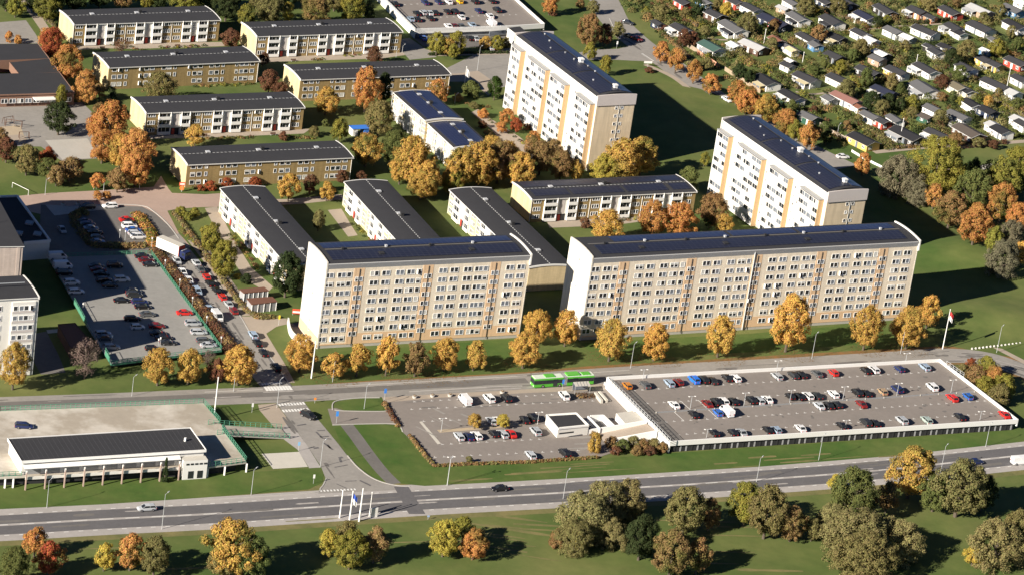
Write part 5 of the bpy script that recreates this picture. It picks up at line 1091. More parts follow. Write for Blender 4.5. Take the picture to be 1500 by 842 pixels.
def trees(phrase, group, lst, kind='t'):
    L = sorted([(q(e[0], e[1], e[2]),)+tuple(e[3:]) for e in lst], key=lambda e: e[0][0])
    for i, e in enumerate(L):
        k = e[4] if len(e) > 4 and e[4] else kind; sh = e[5] if len(e) > 5 else None
        w = {'c': 'conifer', 't': 'tree', 'b': 'bush', 'w': 'willow', 'x': 'tree'}[k]
        tree(e[0], e[1], e[2], e[3], k, sh, 0, '%s %s, %s %s' % (LW.get(e[3], e[3]), w, nth(i+1, len(L)), phrase), group)
trees('in the row before the shorter cream block', 'golden trees along the road before the cream blocks', [('c6', 175, 722, 24, 1.15, 'gold'), ('c6', 300, 772, 19, 1.0, 'gold'), ('c6', 395, 748, 20, 1.2, 'gold'), ('c6', 510, 730, 17, 1.6, 'gold', 't', .82), ('c6', 620, 745, 18, 1.3, 'brown'), ('c6', 733, 728, 22, 1.1, 'gold'), ('c6', 845, 732, 17, 1.2, 'gold')])
trees('in the row before the longest cream block', 'golden trees along the road before the cream blocks', [('c7', 55, 760, 26, 1.0, 'gold'), ('c7', 105, 665, 23, 1.1, 'gold'), ('c7', 228, 668, 18, 1.35, 'gold'), ('c7', 412, 715, 25, 1.25, 'gold', 't', .84), ('c7', 595, 725, 23, 1.2, 'gold', 't', .9), ('c7', 860, 702, 24, 1.25, 'gold'), ('c8', 165, 642, 30, 1.4, 'gold', 't', .88), ('c8', 480, 665, 24, 1.35, 'gold'), ('c8', 655, 665, 25, 1.25, 'gold', 't', .88), ('c8', 735, 600, 19, 1.3, 'gold'), ('c8', 600, 668, 11, 1.3, 'brown')])
trees('between the green deck and the bus road', 'trees between the decks', [('c5', 655, 770, 24, 1.15, 'gold', 't', .82), ('c5', 780, 770, 22, 1.2, 'gold', 't', .84), ('c5', 985, 765, 29, 1.0, 'gold', 't', .84), ('c5', 895, 790, 14, 1.2, 'redbrown'), ('c5', 355, 735, 26, 1.15, 'bare', 'x'), ('c5', 860, 740, 12, 1.0, 'bare', 'x'), ('c5', 60, 765, 24, 1.45, 'gold', 't', .78)])
trees('along the bottom left, below the wide road', 'trees below the wide road', [('d1', 60, 800, 27, 1.1, 'green', 't', 1), ('d1', 140, 705, 19, 1.1, 'orange', 't', .8), ('d1', 195, 770, 23, 1.1, 'red', 't', .75), ('d1', 415, 765, 15, 1.3, 'yellow', 't', .78), ('d1', 520, 745, 23, 1.2, 'orange', 't', .76), ('d1', 615, 760, 25, 1.2, 'olive'),
    ('d2', 250, 725, 42, 1.0, 'gold', 't', .74), ('d2', 330, 765, 29, 1.1, 'green'), ('d2', 200, 790, 22, .9, 'olive'), ('d2', 625, 710, 17, 1.1, 'yellow', 't', .8), ('d2', 715, 735, 29, 1.0, 'ygreen', 't', .75), ('d2', 700, 680, 22, 1.0, 'olive'), ('d2', 810, 715, 21, 1.2, 'brown', 't', .8), ('d3', 275, 690, 25, 1.1, 'yellow', 't', .85), ('d3', 350, 655, 18, 1.0, 'ygreen', 't', .8), ('d3', 392, 715, 24, .95, 'orange', 't', .74)])
trees('along the bottom right, below the wide road', 'trees below the wide road', [('d3', 825, 610, 42, .9, 'wolive', 'w'), ('d3', 790, 695, 31, .9, 'olive', 'w'), ('d3', 725, 700, 16, .9, 'brown', 'b'), ('d3', 905, 560, 38, .9, 'wolive', 'w'), ('d3', 805, 690, 12, 1.6, 'yellow', 't', .8), ('d4', 180, 565, 30, 1.1, 'wolive', 'w'), ('d4', 120, 690, 26, 1.0, 'wolive', 'w'), ('d4', 230, 695, 28, 1.2, 'dgreen', 't', 1), ('d4', 345, 752, 32, 1.1, 'brown', 't', .70), ('d4', 440, 765, 19, 1.3, 'brown', 't', .72),
    ('d4', 395, 595, 33, 1.05, 'olive', 't', .85), ('d4', 485, 610, 15, 1.5, 'brown'), ('d4', 620, 570, 28, 1.15, 'ygreen', 't', .72), ('d4', 700, 600, 34, 1.15, 'olive', 't', 1), ('d4', 790, 645, 24, 1.1, 'brown', 't', .72), ('d4', 865, 670, 14, 1.1, 'olive'), ('d5', 190, 495, 12, 1.0, 'yellow'), ('d5', 255, 535, 38, 1.05, 'green', 't', .9), ('d5', 385, 545, 16, 1.4, 'brown'), ('d5', 475, 452, 38, 1.0, 'gold', 't', .72), ('d5', 560, 535, 26, 1.0, 'green'), ('d5', 655, 510, 42, 1.0, 'olive', 't', .9), ('d5', 740, 530, 22, 1.2, 'dgreen'),
    ('d5', 270, 705, 60, .72, 'wolive', 'w'), ('d5', 420, 715, 42, .8, 'wolive', 'w'), ('d5', 170, 640, 28, .9, 'wolive', 'w'), ('d5', 300, 780, 50, .8, 'olive', 'w'), ('d5', 790, 730, 44, .95, 'wolive', 'w'), ('d5', 875, 690, 34, 1.2, 'olive', 'w'), ('d5', 700, 768, 13, 1.0, 'yellow')])
trees('at the right corner of the white deck', 'bushes beside the white walled deck', [('d5', 690, 60, 10, 1.0, 'red', 'b'), ('d5', 755, 70, 18, 1.0, 'ygreen', 'b'), ('d5', 710, 105, 17, 1.0, 'brown', 'b'), ('d5', 775, 110, 20, 1.0, 'orange', 'b', .75), ('d5', 740, 140, 17, .9, 'ygreen', 'b'), ('d5', 815, 140, 20, 1.0, 'ygreen', 'b'), ('d5', 800, 175, 18, .9, 'olive', 'b'), ('d5', 660, 80, 10, .9, 'olive', 'b')])
trees('of those by the white deck ramp', 'bushes by the ramp', [('i6', 540, 620, 11, 1.5, 'gold', 'b', .85), ('i6', 520, 560, 5, 1.2, 'brown', 'b'), ('i6', 670, 620, 11, .9, 'brown', 'b'), ('i6', 750, 640, 11, .9, 'green', 'b'), ('i6', 830, 625, 12, .9, 'olive', 'b'), ('i6', 910, 640, 12, .8, 'brown', 'b'), ('i6', 990, 640, 12, .8, 'olive', 'b'), ('i6', 1050, 660, 9, .9, 'brown', 'b'), ('i6', 700, 680, 9, .7, 'redbrown', 'b'), ('i6', 860, 680, 10, .7, 'brown', 'b'), ('i6', 960, 680, 10, .7, 'redbrown', 'b')], 'b')
trees('beside the long low building', None, [('d1', 655, 428, 10, 2.0, 'dgreen', 'c', 1)])
trees('of the small trees inside the open car park', 'small trees in the car park', [('f5', 600, 375, 12, .85, 'gold'), ('f5', 860, 375, 10, .9, 'yellow'), ('f5', 545, 735, 6, .9, 'olive', 'b')])
trees('of the trees right of the longest cream block', 'trees right of the cream blocks', [('h8', 350, 100, 40, 1.05, 'ygreen', 't', .8), ('h8', 440, 160, 25, 1.1, 'ygreen', 't', .72), ('h8', 90, 185, 34, 1.0, 'willow', 'w'), ('h8', 205, 300, 20, 1.0, 'willow', 'w'), ('h8', 325, 310, 15, 1.1, 'orange', 't', .72), ('h8', 440, 400, 27, 1.0, 'brown', 't', .68), ('h8', 590, 275, 30, 1.1, 'green', 't', 1), ('h8', 630, 240, 20, 1.0, 'olive'), ('h8', 610, 500, 27, 1.15, 'orange', 't', .95), ('h8', 790, 350, 25, 1.15, 'orange', 't', .70), ('h8', 830, 180, 28, 1.0, 'ygreen', 't', .72), ('h8', 730, 150, 20, 1.0, 'green'), ('h8', 895, 460, 20, 1.1, 'orange', 't', .85), ('h8', 735, 610, 13, 1.5, 'ygreen'), ('h8', 840, 600, 24, 1.2, 'willow', 'w'), ('h8', 790, 745, 28, 1.0, 'willow', 'w'), ('h8', 900, 90, 26, 1.0, 'ygreen', 't', .85), ('h8', 595, 110, 11, 1.2, 'dgreen'), ('h8', 915, 210, 16, 1.2, 'green'), ('h8', 930, 700, 14, 1.2, 'gold')])
trees('of the trees right behind the longest cream block', 'trees behind the longest cream block', [('c7', 580, 215, 25, 1.0, 'orange'), ('c7', 690, 225, 27, .95, 'orange', 't', .88), ('c7', 395, 255, 26, .95, 'gold', 't', .9), ('c7', 828, 185, 23, 1.1, 'brown', 't', .95), ('c7', 870, 245, 14, 1.0, 'gold', 't', .85), ('c7', 815, 225, 12, 1.0, 'dgreen')])
trees('at the foot of the farther white tower', 'big trees in the middle belt', [('c3', 640, 705, 33, 1.0, 'gold', 't', .76), ('c3', 725, 685, 28, 1.0, 'gold', 't', .78), ('c3', 560, 745, 23, 1.0, 'yellow', 't', .75), ('c3', 370, 725, 20, 1.1, 'brown', 't', .85), ('c3', 280, 690, 22, 1.1, 'brown'), ('c3', 190, 745, 24, 1.1, 'gold', 't', .78), ('c3', 130, 700, 24, 1.1, 'gold', 't', .76), ('c3', 430, 750, 12, 1.2, 'gold'), ('c3', 60, 660, 20, 1.1, 'gold', 't', .76), ('c3', 20, 740, 18, 1.1, 'ygreen', 't', .8), ('c3', 240, 640, 13, 1.1, 'brown', 't', .8), ('c3', 330, 660, 14, 1.1, 'brown', 't', .85)])
trees('in the belt below the stepped solar block', 'big trees in the middle belt', [('c2', 690, 700, 30, 1.2, 'gold', 't', .78), ('c2', 615, 650, 21, 1.3, 'green', 't', 1), ('c2', 755, 785, 24, 1.1, 'gold', 't', .8), ('c2', 640, 740, 20, 1.1, 'gold', 't', .75), ('c2', 900, 735, 28, 1.0, 'gold', 't', .76), ('c2', 985, 715, 30, 1.1, 'gold', 't', .78), ('c2', 1075, 705, 28, 1.1, 'brown', 't', .78), ('c2', 870, 800, 20, .9, 'ygreen', 't', .8), ('c6', 640, 75, 22, 1.0, 'gold', 't', .78), ('c6', 760, 60, 20, 1.0, 'gold', 't', .75)])
trees('of those around the middle plain brick blocks', 'trees among the low blocks', [('c2', 490, 385, 21, 1.55, 'orange', 't', .8), ('c2', 312, 440, 21, .95, 'gold', 't', .74), ('c2', 565, 390, 13, 1.7, 'dgreen'), ('c2', 490, 655, 25, .95, 'gold', 't', .74), ('c2', 370, 570, 13, 1.3, 'ygreen', 't', .72), ('c2', 545, 515, 25, 1.0, 'olive', 't', .9), ('c2', 805, 400, 15, 1.1, 'orange', 't', .8), ('c2', 60, 355, 14, 1.1, 'redbrown'), ('c2', 110, 390, 11, .9, 'redbrown'), ('c2', 520, 240, 13, .9, 'redbrown'), ('c2', 35, 260, 9, 1.0, 'redbrown'), ('c2', 120, 600, 7, 1.0, 'redbrown', 'b'), ('c2', 258, 580, 9, .9, 'olive', 'b'), ('c2', 305, 543, 6, .9, 'green', 'b')])
trees('of the bushes and trees near the far deck', 'trees near the far deck', [('c2', 800, 190, 15, 1.1, 'ygreen', 't', .85), ('c2', 885, 185, 15, 1.1, 'ygreen', 't', .85), ('c2', 845, 205, 12, 1.0, 'gold', 't', .85), ('c2', 870, 225, 8, 1.3, 'ygreen', 't', .9), ('c2', 1010, 190, 9, 1.1, 'gold', 'b'), ('c2', 1062, 192, 11, 1.0, 'ygreen', 'b'), ('c2', 1100, 190, 8, 1.0, 'olive', 'b'), ('c2', 950, 395, 14, .9, 'green', 'b'), ('c2', 1055, 385, 12, 1.3, 'conifer'), ('c2', 890, 430, 8, .8, 'brown', 'b'), ('c2', 1000, 500, 9, .8, 'orange', 'b'), ('c2', 960, 465, 8, .6, 'olive', 'b')])
trees('along the top edge on the left', 'trees along the top edge', [('c2', 60, 35, 24, .9, 'olive', 't', .9), ('c2', 140, 55, 11, 1.3, 'yellow', 't', .9), ('c2', 265, 45, 24, .9, 'brown', 't', .70), ('c2', 420, 30, 20, 1.1, 'ygreen', 't', .72), ('c2', 480, 20, 12, 1.1, 'dgreen'), ('c1', 210, 20, 22, 1.0, 'ygreen', 't', .72), ('c1', 70, 25, 13, 1.1, 'ygreen', 't', .8), ('c1', 150, 0, 14, 1, 'dgreen'), ('c1', 820, 5, 22, .9, 'ygreen', 't', .74), ('c1', 910, 5, 16, 1.0, 'green'), ('c1', 1000, 20, 20, 1.1, 'dgreen'), ('c1', 1090, 70, 13, 1.3, 'ygreen', 't', .7), ('c1', 640, -10, 14, 1, 'ygreen'), ('c1', 540, -10, 14, 1, 'brown'), ('c2', 350, -10, 18, 1, 'olive'), ('c1', 330, -25, 22, 1, 'dgreen'), ('c1', 440, -30, 20, 1, 'dgreen'), ('c1', 30, -10, 18, 1, 'dgreen'), ('c1', 240, -15, 20, 1, 'dgreen'), ('c1', 700, -25, 20, 1, 'dgreen'), ('c1', 860, -30, 22, 1, 'green'), ('c1', 1000, -30, 20, 1, 'dgreen'), ('c2', 20, -30, 22, 1, 'olive'), ('c2', 140, -25, 18, 1, 'dgreen'), ('c2', 240, -30, 20, 1, 'olive'), ('c2', 430, -40, 18, 1, 'dgreen'), ('c2', 500, 60, 9, 1, 'dgreen')])
trees('of those beside the school and its yard', 'orange trees by the school', [('c1', 230, 185, 22, 1.0, 'red', 't', .9), ('c1', 205, 165, 14, 1.0, 'orange'), ('c1', 300, 272, 24, 1.1, 'orange', 't', .74), ('c1', 380, 350, 17, .9, 'orange'), ('c1', 375, 400, 18, 1.0, 'orange', 't', .85), ('c1', 270, 420, 9, 1.7, 'ygreen', 't', .82), ('c1', 262, 515, 24, 1.0, 'dgreen', 't', 1), ('c1', 490, 540, 28, 1.2, 'orange', 't', .92), ('c1', 430, 560, 16, 1.2, 'orange'), ('c1', 455, 640, 22, 1.1, 'orange'), ('c1', 530, 660, 22, 1.1, 'gold', 't', .76), ('c1', 600, 660, 30, 1.1, 'orange', 't', .95), ('c1', 600, 740, 25, 1.0, 'orange', 't', .9), ('c1', 520, 790, 16, 1.0, 'brown'), ('c1', 430, 795, 11, 1.0, 'orange'), ('c1', 440, 490, 12, 1.0, 'brown')])
trees('of the shrubs and trees below the school yard', 'trees below the school yard', [('c1', 30, 655, 17, 1.1, 'redbrown'), ('c1', 120, 700, 20, 1.1, 'olive', 't', .9), ('c1', 210, 690, 14, 1.0, 'red'), ('c1', 210, 740, 16, .9, 'green'), ('c1', 310, 740, 18, 1.0, 'brown'), ('c1', 250, 770, 14, 1.0, 'brown'), ('c1', 40, 165, 7, 1.2, 'orange', 'b'), ('c1', 80, 175, 6, 1.2, 'orange', 'b'), ('c1', 5, 600, 10, 1.2, 'brown'), ('c5', 400, 75, 8, .8, 'orange'), ('c5', 440, 72, 7, .8, 'orange')])
trees('around the low blocks on the left', 'trees among the low blocks', [('c1', 705, 385, 27, .85, 'olive', 't', .85), ('c1', 862, 597, 17, .95, 'gold', 't', .88), ('c1', 540, 205, 16, .8, 'redbrown', 'x'), ('c1', 1020, 170, 15, .9, 'redbrown'), ('c1', 440, 400, 10, 1.0, 'brown'), ('c6', 130, 85, 18, 1.15, 'gold'), ('c6', 275, 103, 12, 1.1, 'gold', 't', .85), ('c6', 210, 75, 12, 1.1, 'redbrown'), ('c6', 330, 48, 10, .9, 'redbrown', 'b'), ('c6', 405, 45, 8, .8, 'redbrown', 'b'), ('c6', 243, 215, 10, 1.4, 'olive'), ('c6', 122, 420, 26, 1.25, 'dgreen', 't', 1), ('c7', 300, 245, 8, 1, 'redbrown', 'b')])
trees('of the red bushes along the plain block', 'red bushes at the plain block', [('c6', -175, 85, 9, .8, 'red', 'b'), ('c6', -115, 72, 9, .8, 'red', 'b'), ('c6', -5, 70, 10, .7, 'red', 'b'), ('c6', -215, 95, 6, .8, 'red', 'b')], 'b')
trees('beside the street of cars', 'yellow green trees by the street', [('h1', 545, 110, 18, 1.35, 'ygreen', 't', .95), ('h1', 655, 290, 21, 1.35, 'ygreen', 't', .95), ('h1', 480, 60, 7, 1.3, 'ygreen'), ('h1', 850, 470, 9, .9, 'dgreen', 'b'), ('h1', 770, 450, 6, .7, 'yellow', 'b')])
trees('at the bend of the pink paving', 'bushes by the paving', [('c5', 745, 140, 9, .8, 'ygreen', 'b'), ('c5', 800, 145, 8, .9, 'ygreen', 'b'), ('c5', 775, 160, 7, .9, 'ygreen', 'b'), ('c5', 845, 260, 6, 1.2, 'brown', 'b')], 'b')
trees('of the street trees around the top junction', 'trees around the avenue', [('c3', 490, 130, 18, 1.4, 'brown', 't', .85), ('c3', 560, 150, 13, 1.1, 'redbrown'), ('c3', 620, 130, 10, 1.1, 'olive'), ('c3', 320, 10, 12, 1.3, 'orange'), ('c3', 330, 55, 7, .8, 'redbrown', 'b'), ('c3', 450, 15, 7, 1.1, 'brown'), ('c3', 510, 30, 9, 1.0, 'olive'), ('c3', 495, 225, 9, 1.4, 'ygreen'), ('c3', 562, 285, 9, 1.5, 'ygreen'), ('c3', 755, 310, 7, .6, 'redbrown', 'b')])
trees('of the orange trees lining the avenue', 'orange trees lining the avenue', [('c3', 812, 228, 13, 1.1, 'orange', 't', .85), ('c3', 878, 262, 15, 1.2, 'orange', 't', .78), ('c3', 955, 312, 12, 1.3, 'orange', 't', .85), ('c3', 1030, 368, 15, 1.0, 'orange', 't', .78), ('c3', 1145, 405, 15, 1.2, 'orange', 't', .8), ('c3', 1185, 450, 14, 1.2, 'orange', 't', .78), ('h6', 90, 250, 18, 1.1, 'orange', 't', .78), ('h6', 240, 330, 20, 1.1, 'gold', 't', .72), ('h6', 400, 440, 19, 1.05, 'orange', 't', .8), ('h6', 480, 510, 13, 1.1, 'ygreen', 't', .8), ('h6', 590, 550, 15, 1.3, 'orange', 't', .8), ('h6', 1040, 780, 13, 1.2, 'orange', 't', .9), ('c3', 1000, 700, 8, 1.2, 'ygreen'), ('c3', 935, 780, 14, 1.1, 'green', 't', .9)])
trees('of the garden shrubs beside the farther white tower', 'garden shrubs by the tower', [('c3', 130, 510, 11, 1.0, 'orange', 't', .85), ('c3', 170, 550, 9, 1.1, 'red'), ('c3', 105, 560, 8, 1.0, 'orange', 't', .85), ('c3', 245, 615, 12, 1.0, 'orange', 't', .8), ('c3', 20, 550, 7, .8, 'redbrown', 'b'), ('c3', 45, 590, 7, .8, 'brown', 'b'), ('c3', 20, 500, 6, .8, 'orange', 'b'), ('c3', 215, 560, 6, .8, 'redbrown', 'b')])

# ---------------------------------------------------------------- allotment cottages
WC = dict(white=(.80, .78, .74), cream=(.62, .55, .38), yellow=(.62, .42, .12), red=(.38, .06, .04), dark=(.03, .028, .026), black=(.015, .015, .017), navy=(.02, .03, .06), tan=(.42, .28, .2), orange=(.55, .25, .14), dgreen=(.03, .09, .06), grey=(.30, .31, .31), blue=(.10, .22, .38), brown=(.09, .05, .035))
RC = dict(black=(.022, .022, .026), dark=(.04, .04, .045), grey=(.11, .11, .115), pale=(.42, .42, .42), white=(.72, .71, .68), brown=(.20, .085, .055), green=(.05, .10, .085), olive=(.15, .13, .09), cream=(.55, .48, .3), navy=(.022, .026, .05), pink=(.24, .12, .10), tbrown=(.085, .07, .06))
COT = []
K = random.Random(21)
def cottage(c, x, y, L, W, wc, rc, hd=None, annex=None):
    p = q(c, x, y); hd = rad((-51 if hd is None else hd)+K.uniform(-9, 7)); L *= K.uniform(.98, 1.12); W *= K.uniform(.98, 1.12); g = G(*p, 2.7); H = 2.35 if L > 5 else 2.0; rise = W*.16
    COT.append((p, L, W, wc, rc, hd, annex, V((g.x, g.y, 0)), H, rise))
def build_cottages():
    order = sorted(range(len(COT)), key=lambda i: COT[i][0][1]); bands = {}
    nb = 7; per = math.ceil(len(order)/nb); lab = {}
    for bi in range(nb):
        ids = sorted(order[bi*per:(bi+1)*per], key=lambda i: COT[i][0][0])
        for k, i in enumerate(ids): lab[i] = (k+1, len(ids), bi)
    for i, (p, L, W, wc, rc, hd, annex, g, H, rise) in enumerate(COT):
        k, n, bi = lab[i]; side = ['topmost', 'second', 'third', 'fourth', 'fifth', 'sixth', 'lowest'][bi]
        WN = dict(dark='dark', dgreen='dark green', navy='dark blue'); RN = dict(tbrown='dark brown', navy='blue black', pink='pinkish brown')
        t = thing('garden_cottage' if L > 5 else 'garden_shed', '%s %s with %s roof, %s, %s allotment band' % (WN.get(wc, wc), 'cottage' if L > 5 else 'shed', RN.get(rc, rc), nth(k, n), side), 'cottage' if L > 5 else 'shed', (g.x, g.y, 0), hd, 'allotment cottages' if L > 5 else 'allotment sheds')
        b = MB(); h2, w2 = L/2, W/2
        b.box(-h2, h2, -w2, w2, -.1, H, 'any'); b.face([(h2, -w2, H), (h2, w2, H), (h2, 0, H+rise)], 'any'); b.face([(-h2, w2, H), (-h2, -w2, H), (-h2, 0, H+rise)], 'any')
        o = b.build('wall', t); cc = WC[wc]; o.color = (*cc, 1)
        b = MB(); ov = .4; rz_ = rise*(w2+ov)/w2-rise; th = .14
        for s_ in (-1, 1):
            P = [(-h2-ov, s_*(w2+ov), H-rz_), (h2+ov, s_*(w2+ov), H-rz_), (h2+ov, 0, H+rise), (-h2-ov, 0, H+rise)]
            U_ = [(a, c_, z+th) for a, c_, z in P]
            if s_ > 0: U_ = U_[::-1]
            b.face(U_, 'any_rough'); b.face([(a, c_, z+.02) for a, c_, z in P], 'any_rough')
        o = b.build('roof', t); o.color = (*RC[rc], 1)
        b = MB()
        for s_ in (-1, 1):
            for xx in (-h2-ov, h2+ov): b.bar(V((xx, s_*(w2+ov), H-rz_-.0)), V((xx, 0, H+rise-.0)), .05, .15, 'any')
            b.box(-h2-ov, h2+ov, s_*(w2+ov)-.03, s_*(w2+ov)+.03, H-rz_-.02, H-rz_+.1, 'any')
        o = b.build('bargeboard', t); o.color = (*K.choice([(.7, .7, .68), (.3, .3, .3), (.08, .08, .08), (.4, .38, .34)]), 1)
        n = max(1, int(L/2.6))
        for j in range(n):
            xx = -h2+L*(j+.5)/n
            if j == n//2 and n > 1: b = MB(); b.box(xx-.45, xx+.45, -w2-.05, -w2-.004, 0, 2.0, 'glass_mid' if K.random() < .5 else 'white'); b.box(xx-.55, xx-.45, -w2-.07, -w2, 0, 2.1, 'white'); b.build('door', t)
            else: winobj(t, winmesh(1.1, .9, 2, K.choice([0, 1, 2])), (xx, -w2-.004, 1.3), 0)
        winobj(t, winmesh(1.2, .95, 2, K.choice([0, 3])), (h2+.004, -w2*.4, 1.3), pi/2)
        if annex:
            am, ac, side_ = annex; b = MB(); l2 = L*.28; a0 = -h2+.3 if side_ < 0 else h2-2*l2-.3; d0 = 2.6
            b.face([(a0, -w2-d0, H-.35), (a0+2*l2, -w2-d0, H-.35), (a0+2*l2, -w2-.42, H-.12), (a0, -w2-.42, H-.12)], 'any_rough')
            b.face([(a0, -w2-d0, H-.45), (a0, -w2-.42, H-.22), (a0+2*l2, -w2-.42, H-.22), (a0+2*l2, -w2-d0, H-.45)], 'any_rough'); o = b.build('porch_roof', t); o.color = (*RC[am], 1)
            b = MB(); b.box(a0+.1, a0+2*l2-.1, -w2-d0+.1, -w2-.45, -.05, 1.0, 'any')
            for xx in (a0+.15, a0+l2, a0+2*l2-.15): b.box(xx-.1, xx+.1, -w2-d0+.1, -w2-d0+.28, 1.003, H-.46, 'any')
            b.box(a0+.3, a0+2*l2-.3, -w2-d0+.16, -w2-d0+.2, 1.003, H-.5, 'glass_mid')
            o = b.build('porch', t); o.color = (*WC[ac], 1)
for a in [('h3', 25, 190, 4, 3, 'navy', 'dark'), ('h3', 240, 250, 8, 5, 'white', 'dark', None, ('white', 'white', -1)), ('h3', 530, 120, 6.5, 5, 'brown', 'dark'), ('h3', 690, 235, 11, 6, 'white', 'grey', None, ('dark', 'white', 1)), ('h3', 500, 405, 9, 5.5, 'white', 'green', None, ('pale', 'white', 1)), ('h3', 700, 385, 4.5, 4, 'grey', 'white'), ('h3', 870, 395, 9, 5, 'brown', 'pale'), ('h3', 850, 62, 8, 4.5, 'white', 'dark'), ('h3', 1020, 165, 9, 5, 'red', 'dark'), ('h3', 250, 12, 6, 4.5, 'red', 'dark'), ('h3', 440, 8, 6, 4, 'blue', 'grey'), ('h3', 700, 4, 7, 4.5, 'red', 'dark'), ('h3', 985, 705, 9, 5.5, 'white', 'black', None, ('cream', 'yellow', 1)),
    ('h4', 240, 15, 6, 4, 'white', 'grey'), ('h4', 170, 58, 4, 3, 'tan', 'pale'), ('h4', 90, 180, 12, 5.5, 'navy', 'navy'), ('h4', 300, 150, 8, 5, 'white', 'grey', None, ('dark', 'white', 1)), ('h4', 600, 175, 8, 5.5, 'white', 'dark', None, ('dark', 'grey', 1)), ('h4', 890, 135, 8, 5, 'white', 'navy', None, ('white', 'white', -1)), ('h4', 380, 325, 7, 4.5, 'white', 'dark'), ('h4', 455, 380, 4.5, 4, 'blue', 'grey'), ('h4', 620, 315, 8, 5, 'dark', 'black', None, ('cream', 'white', 1)), ('h4', 850, 285, 6, 4.5, 'white', 'dark'), ('h4', 945, 340, 4.5, 4, 'white', 'white'), ('h4', 110, 345, 5.5, 4, 'brown', 'brown'), ('h4', 215, 400, 4, 3.5, 'white', 'grey'), ('h4', 250, 425, 4, 3.5, 'white', 'cream'), ('h4', 620, 485, 6, 4.5, 'dark', 'dark'), ('h4', 1030, 465, 5.5, 4, 'dark', 'white'), ('h4', 1000, 510, 5, 4, 'tan', 'grey'), ('h4', 210, 560, 4, 3.5, 'white', 'dark', None, None), ('h4', 230, 520, 3, 2.5, 'dark', 'white'), ('h4', 375, 680, 9, 5.5, 'white', 'dark', None, ('cream', 'white', 1)), ('h4', 660, 690, 7.5, 5, 'white', 'dark'), ('h4', 920, 620, 9, 5, 'dark', 'dark'), ('h4', 730, 15, 7, 4, 'dark', 'dark'), ('h4', 1065, 80, 9, 4.5, 'dark', 'dark'), ('h4', 1060, 795, 8, 5, 'navy', 'navy', None, ('white', 'white', -1)), ('h4', 530, 5, 6, 4, 'navy', 'dark'),
    ('h5', 60, 265, 7, 5, 'white', 'grey'), ('h5', 185, 315, 4.5, 4, 'grey', 'white'), ('h5', 270, 90, 7, 5, 'orange', 'dark', None, ('white', 'white', -1)), ('h5', 385, 135, 4, 3.5, 'orange', 'dark'), ('h5', 560, 95, 8, 5.5, 'red', 'dark'), ('h5', 820, 80, 9, 5.5, 'tan', 'pale', None, ('pale', 'white', -1)), ('h5', 1110, 75, 8, 5, 'blue', 'grey'), ('h5', 1190, 12, 5, 4, 'white', 'white'), ('h5', 340, 265, 9, 5.5, 'white', 'dark'), ('h5', 590, 235, 7, 5, 'white', 'dark', None, ('pale', 'white', -1)), ('h5', 640, 275, 5, 4, 'white', 'black'), ('h5', 830, 235, 10, 6, 'white', 'dark'), ('h5', 1130, 215, 9, 5, 'white', 'black'), ('h5', 435, 450, 5.5, 4.5, 'white', 'dark'), ('h5', 385, 400, 4.5, 3.5, 'dark', 'dark'), ('h5', 520, 400, 4.5, 4, 'dark', 'black'), ('h5', 870, 430, 3.5, 3, 'blue', 'white'), ('h5', 950, 340, 4, 3, 'dark', 'grey'), ('h5', 90, 620, 8, 4.5, 'white', 'dark'), ('h5', 30, 600, 3.5, 3.5, 'yellow', 'white'), ('h5', 345, 600, 9, 5, 'white', 'dark', None, ('white', 'white', -1)), ('h5', 700, 590, 7, 4.5, 'white', 'dark'), ('h5', 860, 520, 5.5, 4.5, 'yellow', 'dark'), ('h5', 950, 560, 5, 4.5, 'yellow', 'dark', None, ('cream', 'white', -1)), ('h5', 1145, 540, 8, 5, 'red', 'dark'), ('h5', 330, 770, 9, 6.5, 'white', 'grey', None, ('pale', 'white', 1)), ('h5', 620, 755, 7, 5, 'cream', 'olive'), ('h5', 710, 785, 5, 4.5, 'cream', 'black'), ('h5', 960, 735, 10, 5, 'white', 'dark'), ('h5', 1110, 800, 5, 5, 'white', 'pale'), ('h5', 1180, 690, 6, 4.5, 'white', 'dark'),
    ('h6', 450, 220, 9, 5, 'white', 'black', None, ('white', 'white', -1)), ('h6', 765, 235, 4, 4, 'grey', 'grey'), ('h6', 900, 240, 10, 5, 'white', 'pink'), ('h6', 1000, 300, 3.5, 3, 'white', 'brown'), ('h6', 1100, 385, 6, 4.5, 'white', 'grey'), ('h6', 1195, 425, 5, 4, 'red', 'dark'), ('h6', 595, 390, 6, 4.5, 'dgreen', 'grey'), ('h6', 1040, 580, 9, 5.5, 'yellow', 'black'),
    ('h7', 530, 290, 6, 4.5, 'white', 'grey'), ('h7', 460, 350, 4.5, 3.5, 'dgreen', 'tbrown'), ('h7', 750, 350, 7, 4.5, 'white', 'grey'), ('h7', 865, 245, 7, 4.5, 'white', 'black'), ('h7', 1010, 305, 6.5, 4.5, 'navy', 'black'), ('h7', 190, 380, 6, 3.5, 'white', 'grey'), ('h7', 300, 515, 11, 6.5, 'black', 'black', None, ('pale', 'white', -1)), ('h7', 570, 515, 8, 5, 'white', 'dark', None, ('white', 'white', -1)), ('h7', 840, 490, 10, 6, 'brown', 'tbrown'), ('h7', 1070, 440, 5, 4.5, 'white', 'pale'), ('h7', 1130, 480, 6, 5.5, 'white', 'black'), ('h7', 1290, 385, 5.5, 4.5, 'white', 'pale'), ('h7', 1320, 420, 5, 4, 'white', 'dark'), ('h7', 700, 400, 2.5, 2.2, 'dark', 'dark')]:
    cottage(*a)
build_cottages()

